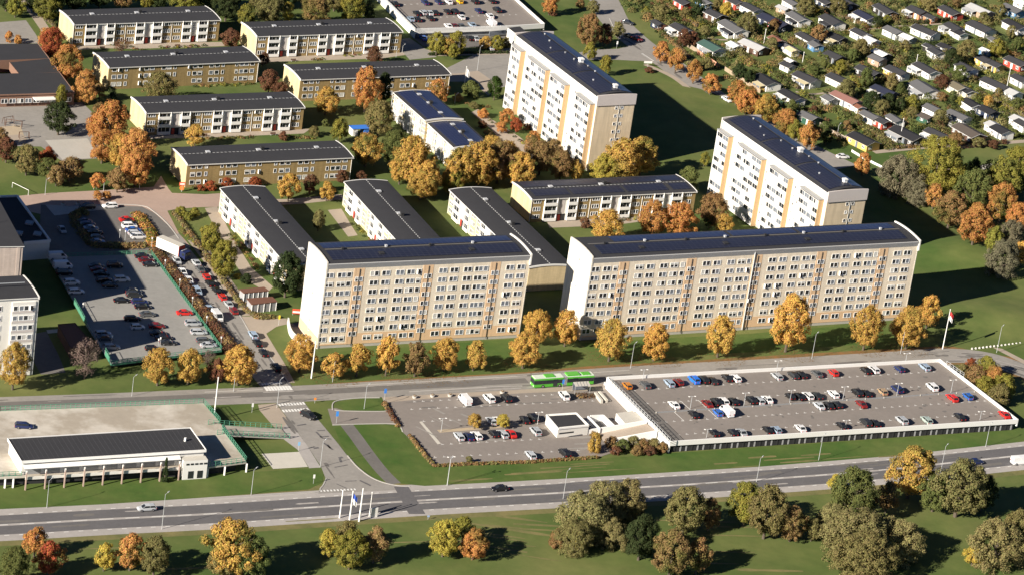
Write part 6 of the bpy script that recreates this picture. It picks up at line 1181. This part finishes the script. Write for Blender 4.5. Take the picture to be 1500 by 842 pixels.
# hedges, fences and walls
def leafstuff(name, clumps, label=None, cat=None, kind='stuff', seed=3, parent=None):
    r = random.Random(seed); v = []; f = []; rn = []; tc = []
    for (x, y, z, rx, rz, n, ls, c) in clumps:
        j = r.uniform(.8, 1.2); cc = (c[0]*j, c[1]*j, c[2]*j, 1)
        for i in range(n):
            d_ = V((r.gauss(0, 1), r.gauss(0, 1), abs(r.gauss(0, 1))+.02)); d_.normalize(); k_ = r.uniform(.7, 1.05)
            p = V((x+d_.x*rx*k_, y+d_.y*rx*k_, z+d_.z*rz*k_)); nn = (d_+V((r.gauss(0, .4), r.gauss(0, .4), r.gauss(0, .4)))).normalized()
            a = nn.orthogonal().normalized(); b_ = nn.cross(a); s = ls*r.uniform(.6, 1.3); k = len(v)
            v += [p-a*s, p-b_*s*.7, p+a*s, p+b_*s*.7]; f.append((k, k+1, k+2, k+3)); rn.append(r.random()); tc += cc
    me = bpy.data.meshes.new(name); me.from_pydata([tuple(a) for a in v], [], f); me.materials.append(M['tint_leaves'])
    at = me.attributes.new('rnd', 'FLOAT', 'FACE'); at.data.foreach_set('value', rn)
    at = me.attributes.new('tint', 'FLOAT_COLOR', 'FACE'); at.data.foreach_set('color', tc); me.update()
    o = obj(name, me, parent, kind)
    if label: tag(o, label, cat)
    return o
HR = random.Random(9)
def hedge(pts, w, h, c, label, name='hedge', c2=None, group='clipped hedges', dens=1., cat='hedge', base=True):
    P = catmull([G(x, y) for x, y in pts], 6) if len(pts) > 2 else [G(*pts[0]), G(*pts[1])]
    t = thing(name, label, cat, (P[0].x, P[0].y, 0), 0, group); cl = []
    for i in range(len(P)-1):
        L = (P[i+1]-P[i]).length; n = max(1, int(L/(w*.55)))
        for k in range(n):
            p = P[i].lerp(P[i+1], (k+HR.random()*.5)/n)-P[0]; col_ = LEAF[c if c2 is None or HR.random() < .6 else c2]
            cl.append((p.x+HR.uniform(-.1, .1)*w, p.y+HR.uniform(-.1, .1)*w, hgt(p.x+P[0].x, p.y+P[0].y)+h*.15, w*.62*HR.uniform(.85, 1.15), h*.85*HR.uniform(.85, 1.1), int(44*dens*max(1, w*h/2.5)), .26, col_))
    leafstuff('foliage', cl, kind=None, parent=t)
    if base:
        b = MB()
        for i in range(len(P)-1): b.bar(P[i]-P[0], P[i+1]-P[0], w*.55, h*.62, 'soil')
        b.build('stems', t)
    return t
hedge([q('f5', 0, 525), q('f5', 100, 650), q('f5', 215, 790)], 1.2, .9, 'brown', 'brown hedge along the left edge of the open car park', c2='olive')
hedge([q('f5', 215, 795), q('f5', 800, 770), q('i6', 0, 775), q('i6', 560, 738)], 1.0, .75, 'brown', 'low brown hedge along the front of the open car park', c2='olive')
hedge([(563, 591), (573, 608), (584, 625)], 1.4, 1.0, 'redbrown', 'short brown hedge at the left upper corner of the open car park', c2='brown')
hedge([(224, 372), (250, 396), (275, 428), (300, 462), (322, 490), (338, 512)], 3.4, 2.2, 'redbrown', 'reddish brown hedge strip between the green railing and the street of cars', c2='brown', dens=1.3)
hedge([(334, 514), (350, 528), (362, 540)], 3.5, 2, 'redbrown', 'reddish brown hedge below the lower end of the street strip', c2='brown')
hedge([(254, 312), (272, 335), (290, 360), (315, 395), (340, 430), (362, 456), (380, 466), (400, 465)], 1.8, 1.2, 'olive', 'olive hedge along the pavement right of the street of cars', c2='brown')
hedge([(111, 316), (110, 325), (122, 345), (137, 360), (165, 362), (190, 362), (212, 361)], 3.0, 1.4, 'olive', 'dark hedge around the lower left of the turning loop', c2='brown')
hedge([(200, 316), (208, 326), (218, 338), (222, 352), (224, 362)], 3.2, 1.6, 'orange', 'yellow and red hedge on the right side of the turning loop', c2='ygreen')
hedge([(111, 314), (120, 310), (127, 316)], 1.8, 1.2, 'olive', 'short dark hedge at the top left of the turning loop')
hedge([q('i6', 400, 265), q('i6', 530, 262)], 3.2, .9, 'redbrown', 'square brown hedge beside the bus shelter', c2='brown')
hedge([q('g2', 290, 150), q('g2', 420, 180), q('g2', 560, 200)], 1.2, .8, 'olive', 'low hedge below the brown roofed sheds')
hedge([q('c1', 480, 390), q('c1', 520, 470), q('c1', 575, 520)], 1.2, 1.0, 'dgreen', 'dark hedge left of the plain block lawn')
hedge([q('c1', 195, 75), q('c1', 235, 120), q('c1', 265, 160)], 1.8, 1.4, 'olive', 'olive hedge beside the path at the top left')
hedge([q('c2', 760, 245), q('c2', 900, 238), q('c2', 1110, 235)], 1.3, .9, 'dgreen', 'dark hedge below the yellow trees of the far deck')
for i, (pts, w, h, c, c2) in enumerate([([q('h3', 130, 70), q('h3', 190, 130)], 2.2, 1.8, 'ygreen', 'olive'), ([q('h3', 200, 120), q('h3', 375, 245)], 2.4, 1.8, 'ygreen', 'brown'), ([q('h3', 20, 20), q('h3', 170, 110)], 2, 1.7, 'brown', 'olive'), ([q('h3', 700, 450), q('h3', 850, 590)], 2.6, 1.9, 'olive', 'ygreen'), ([q('h3', 930, 600), q('h3', 1083, 700)], 2.0, 1.7, 'green', 'ygreen'),
        ([q('h4', 0, 610), q('h4', 125, 690)], 2.2, 1.8, 'green', 'ygreen'), ([q('h4', 130, 695), q('h4', 300, 790)], 2.2, 1.8, 'green', 'olive'), ([q('h4', 180, 320), q('h4', 370, 430)], 2.4, 2, 'olive', 'green'), ([q('h4', 500, 80), q('h4', 700, 170)], 2.0, 1.6, 'olive', 'green'), ([q('h4', 700, 160), q('h4', 900, 245)], 2.4, 1.8, 'olive', 'brown'), ([q('h4', 1050, 380), q('h4', 1143, 420)], 2.2, 1.8, 'ygreen', 'olive'),
        ([q('h6', 560, 235), q('h6', 740, 300), q('h6', 900, 400)], 1.6, 1.4, 'dgreen', 'olive'), ([q('h6', 930, 440), q('h6', 1080, 520), q('h6', 1235, 610)], 2.8, 2.2, 'olive', 'green'), ([q('h7', 0, 530), q('h7', 80, 590), q('h7', 190, 650)], 2.4, 2, 'olive', 'green'), ([q('h7', 200, 650), q('h7', 450, 632)], 1.8, 1.3, 'brown', 'olive'), ([q('h7', 900, 150), q('h7', 1100, 250), q('h7', 1323, 370)], 2.2, 1.9, 'ygreen', 'olive'),
        ([q('h5', 420, 590), q('h5', 560, 690)], 2.6, 2, 'green', 'olive'), ([q('h5', 60, 215), q('h5', 380, 205), q('h5', 560, 180)], 1.8, 1.8, 'dgreen', 'olive'), ([q('h7', 780, 640), q('h7', 1000, 620), q('h7', 1160, 600)], 2.4, 1.6, 'redbrown', 'olive'), ([q('h5', 0, 400), q('h5', 60, 440)], 2.2, 2, 'ygreen', 'olive'), ([q('h3', 360, 640), q('h3', 300, 560)], 3, 1.6, 'olive', 'brown'), ([q('h3', 0, 250), q('h3', 150, 380), q('h3', 300, 520)], 2.0, 1.2, 'brown', 'olive')]):
    cen = pts[len(pts)//2]
    hedge(pts, w, h, c, '%s allotment hedge, number %d counted from the left of the garden hedges' % (LW.get(c, c), 0), group='hedges between the allotments', c2=c2)
HL = sorted([o for o in bpy.data.objects if o.get('group') == 'hedges between the allotments'], key=lambda o: V((o.location.x, o.location.y, 0))@V((Rv.x, Rv.y, 0)))
for i, o in enumerate(HL): o['label'] = '%s allotment hedge, %s among the garden hedges' % (o['label'].split(' allotment')[0], nth(i+1, len(HL)))
def wallthing(name, label, pts, h, w, m, z=0, cat='wall', color=None, group=None):
    t = thing(name, label, cat, group=group); b = MB(); P = [G(x, y) for x, y in pts]
    for i in range(len(P)-1):
        L = (P[i+1]-P[i]).length; n = max(1, int(L/3))
        for k in range(n): a = P[i].lerp(P[i+1], k/n); c = P[i].lerp(P[i+1], (k+.96)/n); b.bar(a, c, w, h, m)
        for k in range(n+1): p = P[i].lerp(P[i+1], k/n); b.box(p.x-.09, p.x+.09, p.y-.09, p.y+.09, 0, h+.08, m)
    o = b.build('boards', t)
    if color: o.color = (*color, 1)
    return t
wallthing('garden_fence', 'salmon coloured board fence between the avenue and the allotments', [q('h3', 370, 475), q('h3', 560, 605)], 1.5, .12, 'any', color=(.60, .30, .2), cat='fence')
wallthing('garden_fence', 'greyish board fence above the salmon coloured one by the avenue', [q('h3', 230, 385), q('h3', 370, 470)], 1.5, .12, 'any', color=(.34, .27, .2), cat='fence')
wallthing('garden_fence', 'tan board fence below the salmon coloured one by the avenue', [q('h3', 610, 625), q('h3', 920, 825)], 1.5, .12, 'any', color=(.36, .28, .2), cat='fence')
wallthing('garden_fence', 'dark green board fence behind the orange avenue trees', [q('h6', 330, 280), q('h6', 560, 430)], 1.5, .12, 'any', color=(.05, .10, .07), cat='fence')
wallthing('garden_fence', 'pale board fence left of the yellow cottage near the white tower', [q('h6', 650, 460), q('h6', 780, 540), q('h6', 900, 600)], 1.3, .12, 'any', color=(.40, .34, .28), cat='fence')
wallthing('guard_fence', 'low white barrier at the lower end of the avenue', [q('h6', 940, 690), q('h6', 1040, 750), q('h6', 1220, 840)], .8, .1, 'white', cat='fence')
wallthing('garden_fence', 'long grey brown fence along the foot of the allotments', [q('h7', 200, 655), q('h7', 450, 630)], 1.0, .1, 'any', color=(.34, .28, .24), cat='fence')
wallthing('garden_fence', 'reddish fence along the foot of the allotments on the right', [q('h7', 760, 655), q('h7', 1030, 625)], 1.1, .1, 'any', color=(.26, .16, .14), cat='fence')
# allotment vegetation in between: small garden shrubs nobody could count
poly = [G(*p) for p in [(873, -60), (905, -5), (915, 12), (955, 45), (985, 68), (1050, 108), (1100, 140), (1135, 165), (1180, 190), (1210, 205), (1240, 218), (1285, 220), (1350, 214), (1420, 210), (1560, 203), (1560, -70)]]
def inside(x, y):
    c = False; n = len(poly)
    for i in range(n):
        a, b_ = poly[i], poly[(i+1) % n]
        if (a.y > y) != (b_.y > y) and x < (b_.x-a.x)*(y-a.y)/(b_.y-a.y)+a.x: c = not c
    return c
GR = random.Random(33); cl = []; x0 = min(p.x for p in poly); x1 = max(p.x for p in poly); y0 = min(p.y for p in poly); y1 = max(p.y for p in poly)
cols = ['olive']*7+['green']*8+['ygreen']*2+['dgreen']*4+['brown']*2+['wolive']*3+['redbrown']
free = [(c[7], max(c[1], c[2])*.62, c[5], c[1], c[2]) for c in COT]
tries = 0
while len(cl) < 3300 and tries < 30000:
    tries += 1; x = GR.uniform(x0, x1); y = GR.uniform(y0, y1)
    if not inside(x, y): continue
    bad = False
    for g, rr, hd, L, W in free:
        dx, dy = x-g.x, y-g.y
        if abs(dx) > 11 or abs(dy) > 11: continue
        lx = dx*cos(hd)+dy*sin(hd); ly = -dx*sin(hd)+dy*cos(hd)
        if abs(lx) < L/2+.9 and -W/2-2.6 < ly < W/2+.9: bad = True; break
    if bad: continue
    # open lawns stay free
    if sin(x*.21+1)*cos(y*.17) > .8: continue
    R = GR.choice([.6, .7, .8, 1.0, 1.2, 1.5, 1.8, 2.2]); cl.append((x, y, 0, R, R*GR.uniform(1.0, 1.6), int(26+34*R*R), .24, LEAF[GR.choice(cols)]))
leafstuff('garden_shrubs', cl, 'mixed green and brown garden shrubs filling the allotment plots', 'shrubs')
# allotment trees
AT = []
tries = 0
for (c, x, y, r_, ar, co) in [('h3', 380, 60, 11, 1, 'dgreen'), ('h3', 545, 45, 8, 1, 'olive'), ('h3', 630, 80, 9, 1.1, 'yellow'), ('h3', 250, 330, 11, 1.1, 'redbrown'), ('h3', 330, 340, 9, 1.2, 'redbrown'), ('h3', 820, 200, 15, 1.1, 'olive'), ('h3', 1040, 230, 8, 1, 'brown'), ('h3', 960, 250, 8, 1, 'green'), ('h3', 745, 630, 11, .9, 'dgreen'), ('h3', 830, 680, 9, 1.1, 'dgreen'), ('h3', 270, 110, 9, .8, 'olive'), ('h3', 440, 270, 8, .9, 'olive'), ('h3', 60, 90, 12, .7, 'olive'), ('h3', 460, 560, 10, .8, 'olive'),
        ('h4', 370, 60, 16, .8, 'olive'), ('h4', 460, 85, 5, 1.4, 'yellow'), ('h4', 660, 50, 13, .9, 'olive'), ('h4', 480, 290, 12, 1, 'brown'), ('h4', 90, 215, 8, 1, 'redbrown'), ('h4', 1000, 190, 8, 1, 'dgreen'), ('h4', 1080, 170, 7, .8, 'ygreen'), ('h4', 850, 420, 15, .9, 'olive'), ('h4', 780, 480, 9, .9, 'green'), ('h4', 530, 540, 9, 1, 'green'), ('h4', 440, 620, 9, .7, 'green'), ('h4', 70, 390, 10, .9, 'olive'), ('h4', 670, 590, 10, 1, 'ygreen'), ('h4', 720, 790, 13, .9, 'olive'), ('h4', 900, 680, 11, 1.2, 'green'), ('h4', 1120, 730, 10, 1.2, 'olive'),
        ('h5', 700, 440, 15, 1.1, 'olive'), ('h5', 970, 420, 12, 1, 'ygreen'), ('h5', 1070, 465, 5, 1, 'gold'), ('h5', 560, 510, 12, 1, 'dgreen'), ('h5', 640, 640, 12, .9, 'green'), ('h5', 480, 720, 12, .8, 'redbrown'), ('h5', 1000, 90, 9, .9, 'olive'), ('h5', 850, 150, 9, .8, 'olive'), ('h5', 160, 400, 9, .8, 'olive'), ('h5', 40, 700, 10, .9, 'brown'), ('h5', 110, 780, 8, 1, 'green'), ('h5', 380, 30, 12, .8, 'olive'), ('h5', 1150, 380, 9, 1, 'green'), ('h5', 1090, 280, 9, 1, 'olive'), ('h5', 600, 20, 9, .8, 'brown'),
        ('h6', 445, 310, 9, 1, 'green'), ('h6', 900, 160, 13, .9, 'olive'), ('h6', 1100, 270, 14, 1, 'dgreen'), ('h6', 1190, 320, 12, .9, 'olive'), ('h6', 630, 340, 6, 1, 'redbrown'), ('h6', 900, 470, 7, .9, 'brown'), ('h6', 720, 480, 8, .9, 'green'), ('h6', 1000, 420, 7, .9, 'olive'), ('h6', 740, 560, 10, 1, 'dgreen'), ('h6', 1060, 90, 9, 1, 'olive'), ('h6', 1010, 460, 6, .7, 'redbrown'),
        ('h7', 130, 230, 12, .9, 'dgreen'), ('h7', 230, 260, 10, .9, 'dgreen'), ('h7', 345, 240, 11, 1, 'ygreen'), ('h7', 340, 330, 9, .9, 'olive'), ('h7', 590, 370, 13, .8, 'olive'), ('h7', 760, 230, 6, 1.1, 'ygreen'), ('h7', 1010, 230, 8, 1, 'gold'), ('h7', 700, 190, 8, 1, 'green'), ('h7', 730, 570, 14, .7, 'brown'), ('h7', 1060, 610, 8, .8, 'redbrown'), ('h7', 1250, 520, 7, .8, 'green'), ('h7', 1100, 150, 7, .8, 'olive'), ('h7', 600, 190, 9, .7, 'brown'), ('h7', 860, 350, 8, .8, 'dgreen'), ('h7', 1260, 250, 9, .9, 'green'), ('h7', 930, 590, 11, .6, 'olive')]:
    AT.append((c, x, y, r_, ar, co))
AT.sort(key=lambda e: q(e[0], e[1], e[2])[1]); nb = 6; per = math.ceil(len(AT)/nb)
for bi in range(nb): trees('of the %s band of allotment trees' % ['top', 'second', 'third', 'fourth', 'fifth', 'lowest'][bi], 'trees in the allotments', AT[bi*per:(bi+1)*per])

# ---------------------------------------------------------------- lamps, poles, flags
def lamp(base, top, z0, label, style='arm', group=None):
    h = max(2.5, (base[1]-top[1])/(pxm(*base)*.905)); g = G(*base, z0); t = thing('street_lamp', label, 'street lamp', g, 0, group)
    b = MB(); b.tube((0, 0, 0), (0, 0, h), .075, .05, 'rail', 8); b.build('pole', t)
    if style == 'arm':
        b = MB(); b.tube((0, 0, h), (.5, .9, h+.35), .05, .04, 'pale_metal', 6); b.build('arm', t); b = MB(); b.tube((.45, .82, h+.3), (.75, 1.35, h+.40), .13, .09, 'pale_metal', 8); b.build('lamp_head', t)
    elif style == 'double':
        b = MB(); b.tube((-.7, -.35, h), (.7, .35, h), .05, .05, 'pale_metal', 6); b.build('arm', t)
        for s in (-1, 1): b = MB(); b.box(s*.8-.24, s*.8+.24, s*.4-.14, s*.4+.14, h-.05, h+.07, 'white'); b.build('lamp_head', t)
    else:
        b = MB(); b.tube((0, 0, h), (0, 0, h+.45), .2, .24, 'white', 10); b.tube((0, 0, h+.454), (0, 0, h+.55), .27, .05, 'pale_metal', 10); b.build('lamp_head', t)
def lamps(phrase, group, lst, z0=0, style='arm'):
    L = sorted(lst, key=lambda e: e[0][0])
    for i, e in enumerate(L): lamp(e[0], e[1], z0, '%s lamp, %s %s' % ({'arm': 'single armed', 'double': 'twin headed', 'post': 'short white capped'}[style], nth(i+1, len(L)), phrase), style, group)
lamps('along the wide bottom road', 'lamps along the wide road', [((237, 774.4), (240, 723)), ((68.5, 743), (72, 703)), ((367.8, 724.4), (374.8, 687.4)), ((654.8, 709.6), (661, 672)), ((824.8, 730), (826, 689)), ((1108, 705), (1111, 671)), ((1199, 673.6), (1207, 638)), ((1443.7, 653.9), (1450, 622)), ((1378, 690), (1375, 653)), ((469, 683.7), (473, 646))])
lamps('along the tree lined bus road', 'lamps along the bus road', [((405.5, 596.7), (415, 556)), ((533.3, 598.5), (537, 565)), ((923.5, 539), (933, 504)), ((1189, 525), (1198, 489.5)), ((1319, 517.8), (1324, 482)), ((1459.8, 516), (1466, 479)), ((487, 559), (490, 530)), ((342, 573), (344, 540)), ((193, 580), (194, 552))])
lamps('on the near white walled deck', 'lamps on the white walled deck', [((1010.9, 598), (1013, 580)), ((941.7, 554.7), (943, 541)), ((1034.8, 640.4), (1034.4, 628)), ((1137.2, 544.7), (1139, 528)), ((1089.4, 594), (1091.4, 575)), ((1156.5, 589.5), (1158, 571)), ((1326, 532), (1327.6, 517)), ((1234.4, 584.8), (1236.8, 566)), ((1313.5, 578.8), (1315.7, 561)), ((1237.8, 627.8), (1238, 615)), ((1392.8, 574.4), (1395, 556)), ((1435.4, 614.5), (1435.8, 602))], DK, 'double')
lamps('in the open car park', 'lamps in the open car park', [((786.9, 621.6), (787, 603)), ((646, 632), (646.5, 612)), ((655, 711), (657, 668))], 0, 'double')
lamps('of the short ones by the green deck', 'short lamps by the green deck', [((241, 396), (241, 383)), ((262.5, 424), (263, 411)), ((281, 451), (281.6, 437)), ((302, 478), (303, 465)), ((323, 508), (323.7, 495)), ((162, 517), (162, 493)), ((234, 512), (234, 496)), ((231, 516), (231, 498)), ((121, 458), (121, 446)), ((222, 362), (222, 353)), ((175, 350), (176, 340)), ((183, 352), (184, 342))], .3, 'post')
lamps('of the lamps among the upper blocks', 'lamps among the upper blocks', [((699, 104), (703, 71)), ((666, 152), (666, 140)), ((589, 78), (589, 68)), ((616, 262), (617, 244)), ((904, 68), (904, 60)), ((137, 278), (137, 266)), ((151.5, 280), (152, 267)), ((204, 277), (204.5, 262)), ((1227, 195), (1228, 184)), ((66, 286), (67, 265)), ((580, 85), (581, 76))])
def pole(base, top, label, name='flagpole', flag=None, r=.13, z0=0, grp=None, cat='flagpole'):
    h = (base[1]-top[1])/(pxm(*base)*.905); t = thing(name, label, cat, G(*base, z0), 0, grp); b = MB(); b.tube((0, 0, 0), (0, 0, h), r, r*.6, 'white', 8); b.build('pole', t)
    b = MB(); b.tube((0, 0, h), (0, 0, h+.25), .16, .16, 'white', 8); b.build('finial', t)
    if flag:
        b = MB(); n = 5
        for i in range(n):
            for k, c in enumerate(flag):
                zt = h-.3-k*(2.6/len(flag)); zb = h-.3-(k+1)*(2.6/len(flag)); xa, xb = .12+i*.22, .12+(i+1)*.22; ya, yb = .18*sin(i*1.7), .18*sin((i+1)*1.7)
                b.face([(xa, ya, zb-i*.25), (xb, yb, zb-(i+1)*.25), (xb, yb, zt-(i+1)*.25), (xa, ya, zt-i*.25)], c)
        b.build('flag', t)
pole((456, 553.6), (461.7, 500.4), 'tall white flagpole in front of the left corner of the shorter cream block', r=.2)
pole((313, 615), (318.5, 553), 'tall white pole at the corner of the worn pale concrete deck', r=.2, z0=0)
mat('flag_red', (.5, .04, .04), .8); mat('flag_blue', (.03, .08, .4), .8)
pole((1380.7, 510.7), (1392, 454), 'white flagpole with limp red and white flag right of the longest cream block', flag=['flag_red', 'white'], r=.16)
for i, (bs, tp, fl, lb) in enumerate([((497.4, 757.8), (502.6, 718), None, 'white mast, leftmost of the four below the wide road'), ((511.9, 761.5), (516, 719), ['flag_blue', 'white'], 'white mast with a blue pennant below the wide road'), ((525.9, 763), (530.7, 715), None, 'white mast, tallest of the four below the wide road'), ((540.7, 756), (544.4, 720.7), None, 'thin white mast, rightmost of the four below the wide road')]):
    pole(bs, tp, lb, flag=fl, r=[.2, .22, .24, .12][i], grp='four masts by the road')
t = thing('sign_board', 'white sign board between the masts below the wide road', 'sign', G(547.4, 757), rad(30)); b = MB(); b.box(-.9, .9, -.1, .1, 0, 2.6, 'white'); b.build('board', t)
for (bx, tp, lb) in ((q('h5', 252, 570), q('h5', 262, 492), 'white flagpole beside a white cottage, left one in the right half of the allotments'), (q('h5', 1040, 830), q('h5', 1078, 620), 'tallest white flagpole of the allotments at the far right'), (q('h4', 332, 560), q('h4', 347, 470), 'white flagpole in the middle of the left allotments'), (q('h3', 955, 385), q('h3', 972, 268), 'white flagpole beside the brown cottage with pale roof'), (q('h7', 230, 570), q('h7', 258, 395), 'white flagpole at the black cottage near the lower edge of the allotments'), (q('c4', 58, 185), q('c4', 66, 135), 'white flagpole left of the small brown roofed shed'), (q('h3', 247, 70), q('h3', 262, 0), 'white flagpole at the top left of the allotments')):
    pole(bx, tp, lb, r=.13, grp='allotment flagpoles')
pole(q('c2', 918, 375), q('c2', 928, 300), 'white flagpole by the service road left of the farther white tower', flag=['white'], r=.13)
# small signs
for (x, y, w, h, c, lb) in ((563, 585.6, .7, 3.4, (.05, .2, .6), 'blue bus stop sign at the left corner of the open car park'), (492.5, 620, .7, 3.6, (.05, .25, .7), 'blue direction sign at the corner of the lawn by the cross street'), (823.5, 571, .6, 3.2, (.05, .2, .6), 'blue bus stop sign at the side of the green bus'), (459, 708, .5, 2.6, (.75, .75, .72), 'white marker post on the lawn at the mouth of the cross street'), (437, 660, .6, 2.6, (.2, .4, .6), 'small blue sign beside the pale forecourt'), (369, 604, .5, 2.8, (.7, .7, .7), 'white post beside the green railed ramp'), (461, 590, .6, 1.6, (.8, .25, .03), 'orange traffic island sign by the zebra crossing'), (884, 571, .4, 2.5, (.7, .7, .7), 'white post by the white deck wall'), (627, 760.5, .6, 1.2, (.3, .4, .6), 'small blue box on the lawn below the wide road'), (948.5, 98, 3.0, 2.0, (.8, .78, .75), 'white notice board on the lawn at the top junction'), (903, 72, .6, 2.8, (.8, .8, .8), 'white traffic sign at the top junction'), (408, 476, .5, 3.0, (.7, .55, .05), 'yellow sign at the pavement corner below the brown roofed sheds')):
    t = thing('traffic_sign', lb, 'sign', G(x, y), rad(20)); b = MB(); b.tube((0, .07, 0), (0, .07, h), .05, .05, 'rail', 6); b.build('post', t); b = MB(); b.box(-w/2, w/2, -.04, .015, h*.6, h, 'any'); o = b.build('panel', t); o.color = (*c, 1)
# white stones by the curved road, planters by the car park
for i in range(14):
    g = G(1424+i*5.4, 511-i*.62); b = MB(); b.tube((0, 0, -.1), (0, 0, .3), .42, .34, 'stone', 7); b.tube((0, 0, .3), (.05, 0, .5), .34, .15, 'stone', 7); o = b.build('boulder'); o.location = g; o.rotation_euler = (0, 0, i)
    tag(o, 'pale boulder, %s of the line beside the curved road at the right' % nth(i+1, 14), 'boulder', 'line of pale boulders')
for i, (x, y) in enumerate((q('f5', 45, 170), q('f5', 208, 160), q('f5', 368, 155), q('f5', 845, 128), q('g7', 145, 72), q('g7', 285, 66))):
    t = thing('planter', 'round stone planter, %s of those by the upper kerbs' % nth(i+1, 6), 'planter', G(x, y), 0, 'stone planters'); b = MB(); b.tube((0, 0, 0), (0, 0, .6), .55, .7, 'stone', 10); b.build('pot', t)
    leafstuff('plant', [(0, 0, .55, .55, .5, 40, .12, LEAF['brown'])], kind=None, parent=t)
t = thing('football_goal', 'white goal frame on the shaded lawn above the low black roofed wing', 'goal'); b = MB(); a = QG('c5', 50, 42, 0); c = QG('c5', 116, 74, 0)
for p in (a, c): b.tube(p, p+V((0, 0, 1.6)), .07, .07, 'white', 6)
b.tube(a+V((0, 0, 1.6)), c+V((0, 0, 1.6)), .07, .07, 'white', 6); b.build('frame', t)
for k, (x, y, w, lb) in enumerate(((60, 560, 5, 'wooden climbing frame on the school yard, the larger one'), (105, 612, 3, 'small wooden play frame on the school yard sand'), (35, 545, 3.5, 'low swing frame on the school yard at the left'))):
    t = thing('play_frame', lb, 'play frame', QG('c1', x, y), .4*k); b = MB()
    for xx in (-w/2, w/2):
        for yy in (-.8, .8): b.tube((xx, yy, 0), (xx, yy*.3, 2.2), .08, .08, 'brown_wood', 6)
    b.build('posts', t); b = MB(); b.tube((-w/2, 0, 2.2), (w/2, 0, 2.2), .09, .09, 'brown_wood', 6); b.build('top_beam', t); b = MB(); b.box(-.8, .8, -.3, .3, .6, .7, 'tan_path'); b.tube((-.7, 0, .7), (-.7, 0, 2.15), .02, .02, 'dark', 4); b.tube((.7, 0, .7), (.7, 0, 2.15), .02, .02, 'dark', 4); b.build('swing_seat', t)
for k, (x, y) in enumerate(((150, 72.5), (260, 69.5), (300, 200.5), (400, 198.5), (430, 90.5), (540, 87.5), (862, 329), (905, 328))):
    t = thing('park_bench', 'wooden bench on the path before a low block, %s of the benches' % nth(k+1, 8), 'bench', G(x, y, .02), rad(29), 'benches before the low blocks'); b = MB(); b.box(-.9, .9, -.25, .25, .42, .48, 'brown_wood'); b.build('seat', t); b = MB(); b.box(-.9, .9, .26, .31, .5, .85, 'brown_wood'); b.build('backrest', t)
    for xx in (-.75, .75): b = MB(); b.box(xx-.05, xx+.05, -.22, .3, 0, .418, 'grey_metal'); b.build('leg', t)
# bicycles racks / ground plants: beds before the low blocks
cl = []; BR_ = random.Random(8)
for (c, x0, y0, x1, y1, n) in (('c1', 700, 215, 900, 205, 14), ('c2', 390, 250, 560, 235, 12), ('c1', 900, 612, 1110, 608, 18), ('c2', 130, 605, 270, 610, 14), ('c5', 950, 230, 1010, 300, 9), ('h1', 700, 90, 960, 400, 16), ('c7', 440, 235, 520, 225, 6), ('c6', 380, 240, 480, 330, 10), ('c3', 40, 520, 230, 650, 16), ('c2', 920, 455, 1050, 480, 10), ('c1', 480, 200, 640, 220, 10), ('c2', 250, 270, 300, 268, 6), ('c1', 860, 380, 1110, 372, 22), ('h1', 270, 40, 420, 190, 14), ('c1', 850, 830, 1090, 818, 18)):
    for i in range(n):
        k = (i+BR_.random())/n; g = QG(c, x0+(x1-x0)*k+BR_.uniform(-6, 6), y0+(y1-y0)*k+BR_.uniform(-5, 5)); R = BR_.uniform(.5, 1.1)
        cl.append((g.x, g.y, 0, R, R*.8, int(30*R+16), .2, LEAF[BR_.choice(['green', 'olive', 'dgreen', 'redbrown', 'brown', 'ygreen'])]))
leafstuff('garden_planting', cl, 'low mixed planting in the beds around the low blocks', 'shrubs')
# fallen leaves on the lawns under the road trees
v = MB(); LR_ = random.Random(5)
for (c, x, y, rr, n) in (('c6', 300, 830, 5, 260), ('c6', 600, 815, 7, 360), ('c7', 400, 800, 5, 260), ('c7', 600, 805, 5, 260), ('c7', 860, 800, 5, 260), ('c8', 170, 785, 5, 300), ('c8', 480, 770, 4, 220), ('c8', 650, 765, 5, 260), ('c6', 700, 810, 7, 300), ('c6', 170, 800, 5, 200), ('c7', 60, 830, 5, 200)):
    g = QG(c, x, y)
    for i in range(n):
        a = LR_.uniform(0, 6.28); d_ = rr*math.sqrt(LR_.random()); px_, py_ = g.x+cos(a)*d_*1.4, g.y+sin(a)*d_; s = LR_.uniform(.08, .2); b_ = LR_.uniform(0, 6.28); zz = hgt(px_, py_)+.1+LR_.uniform(0, .02)
        v.face([(px_+cos(b_+k*pi/2)*s, py_+sin(b_+k*pi/2)*s, zz) for k in range(4)], 'leaf_litter')
tag(v.build('fallen_leaves', kind='stuff'), 'fallen brown and yellow leaves under the golden trees by the road', 'leaves')
print('OBJECTS', len(bpy.data.objects))
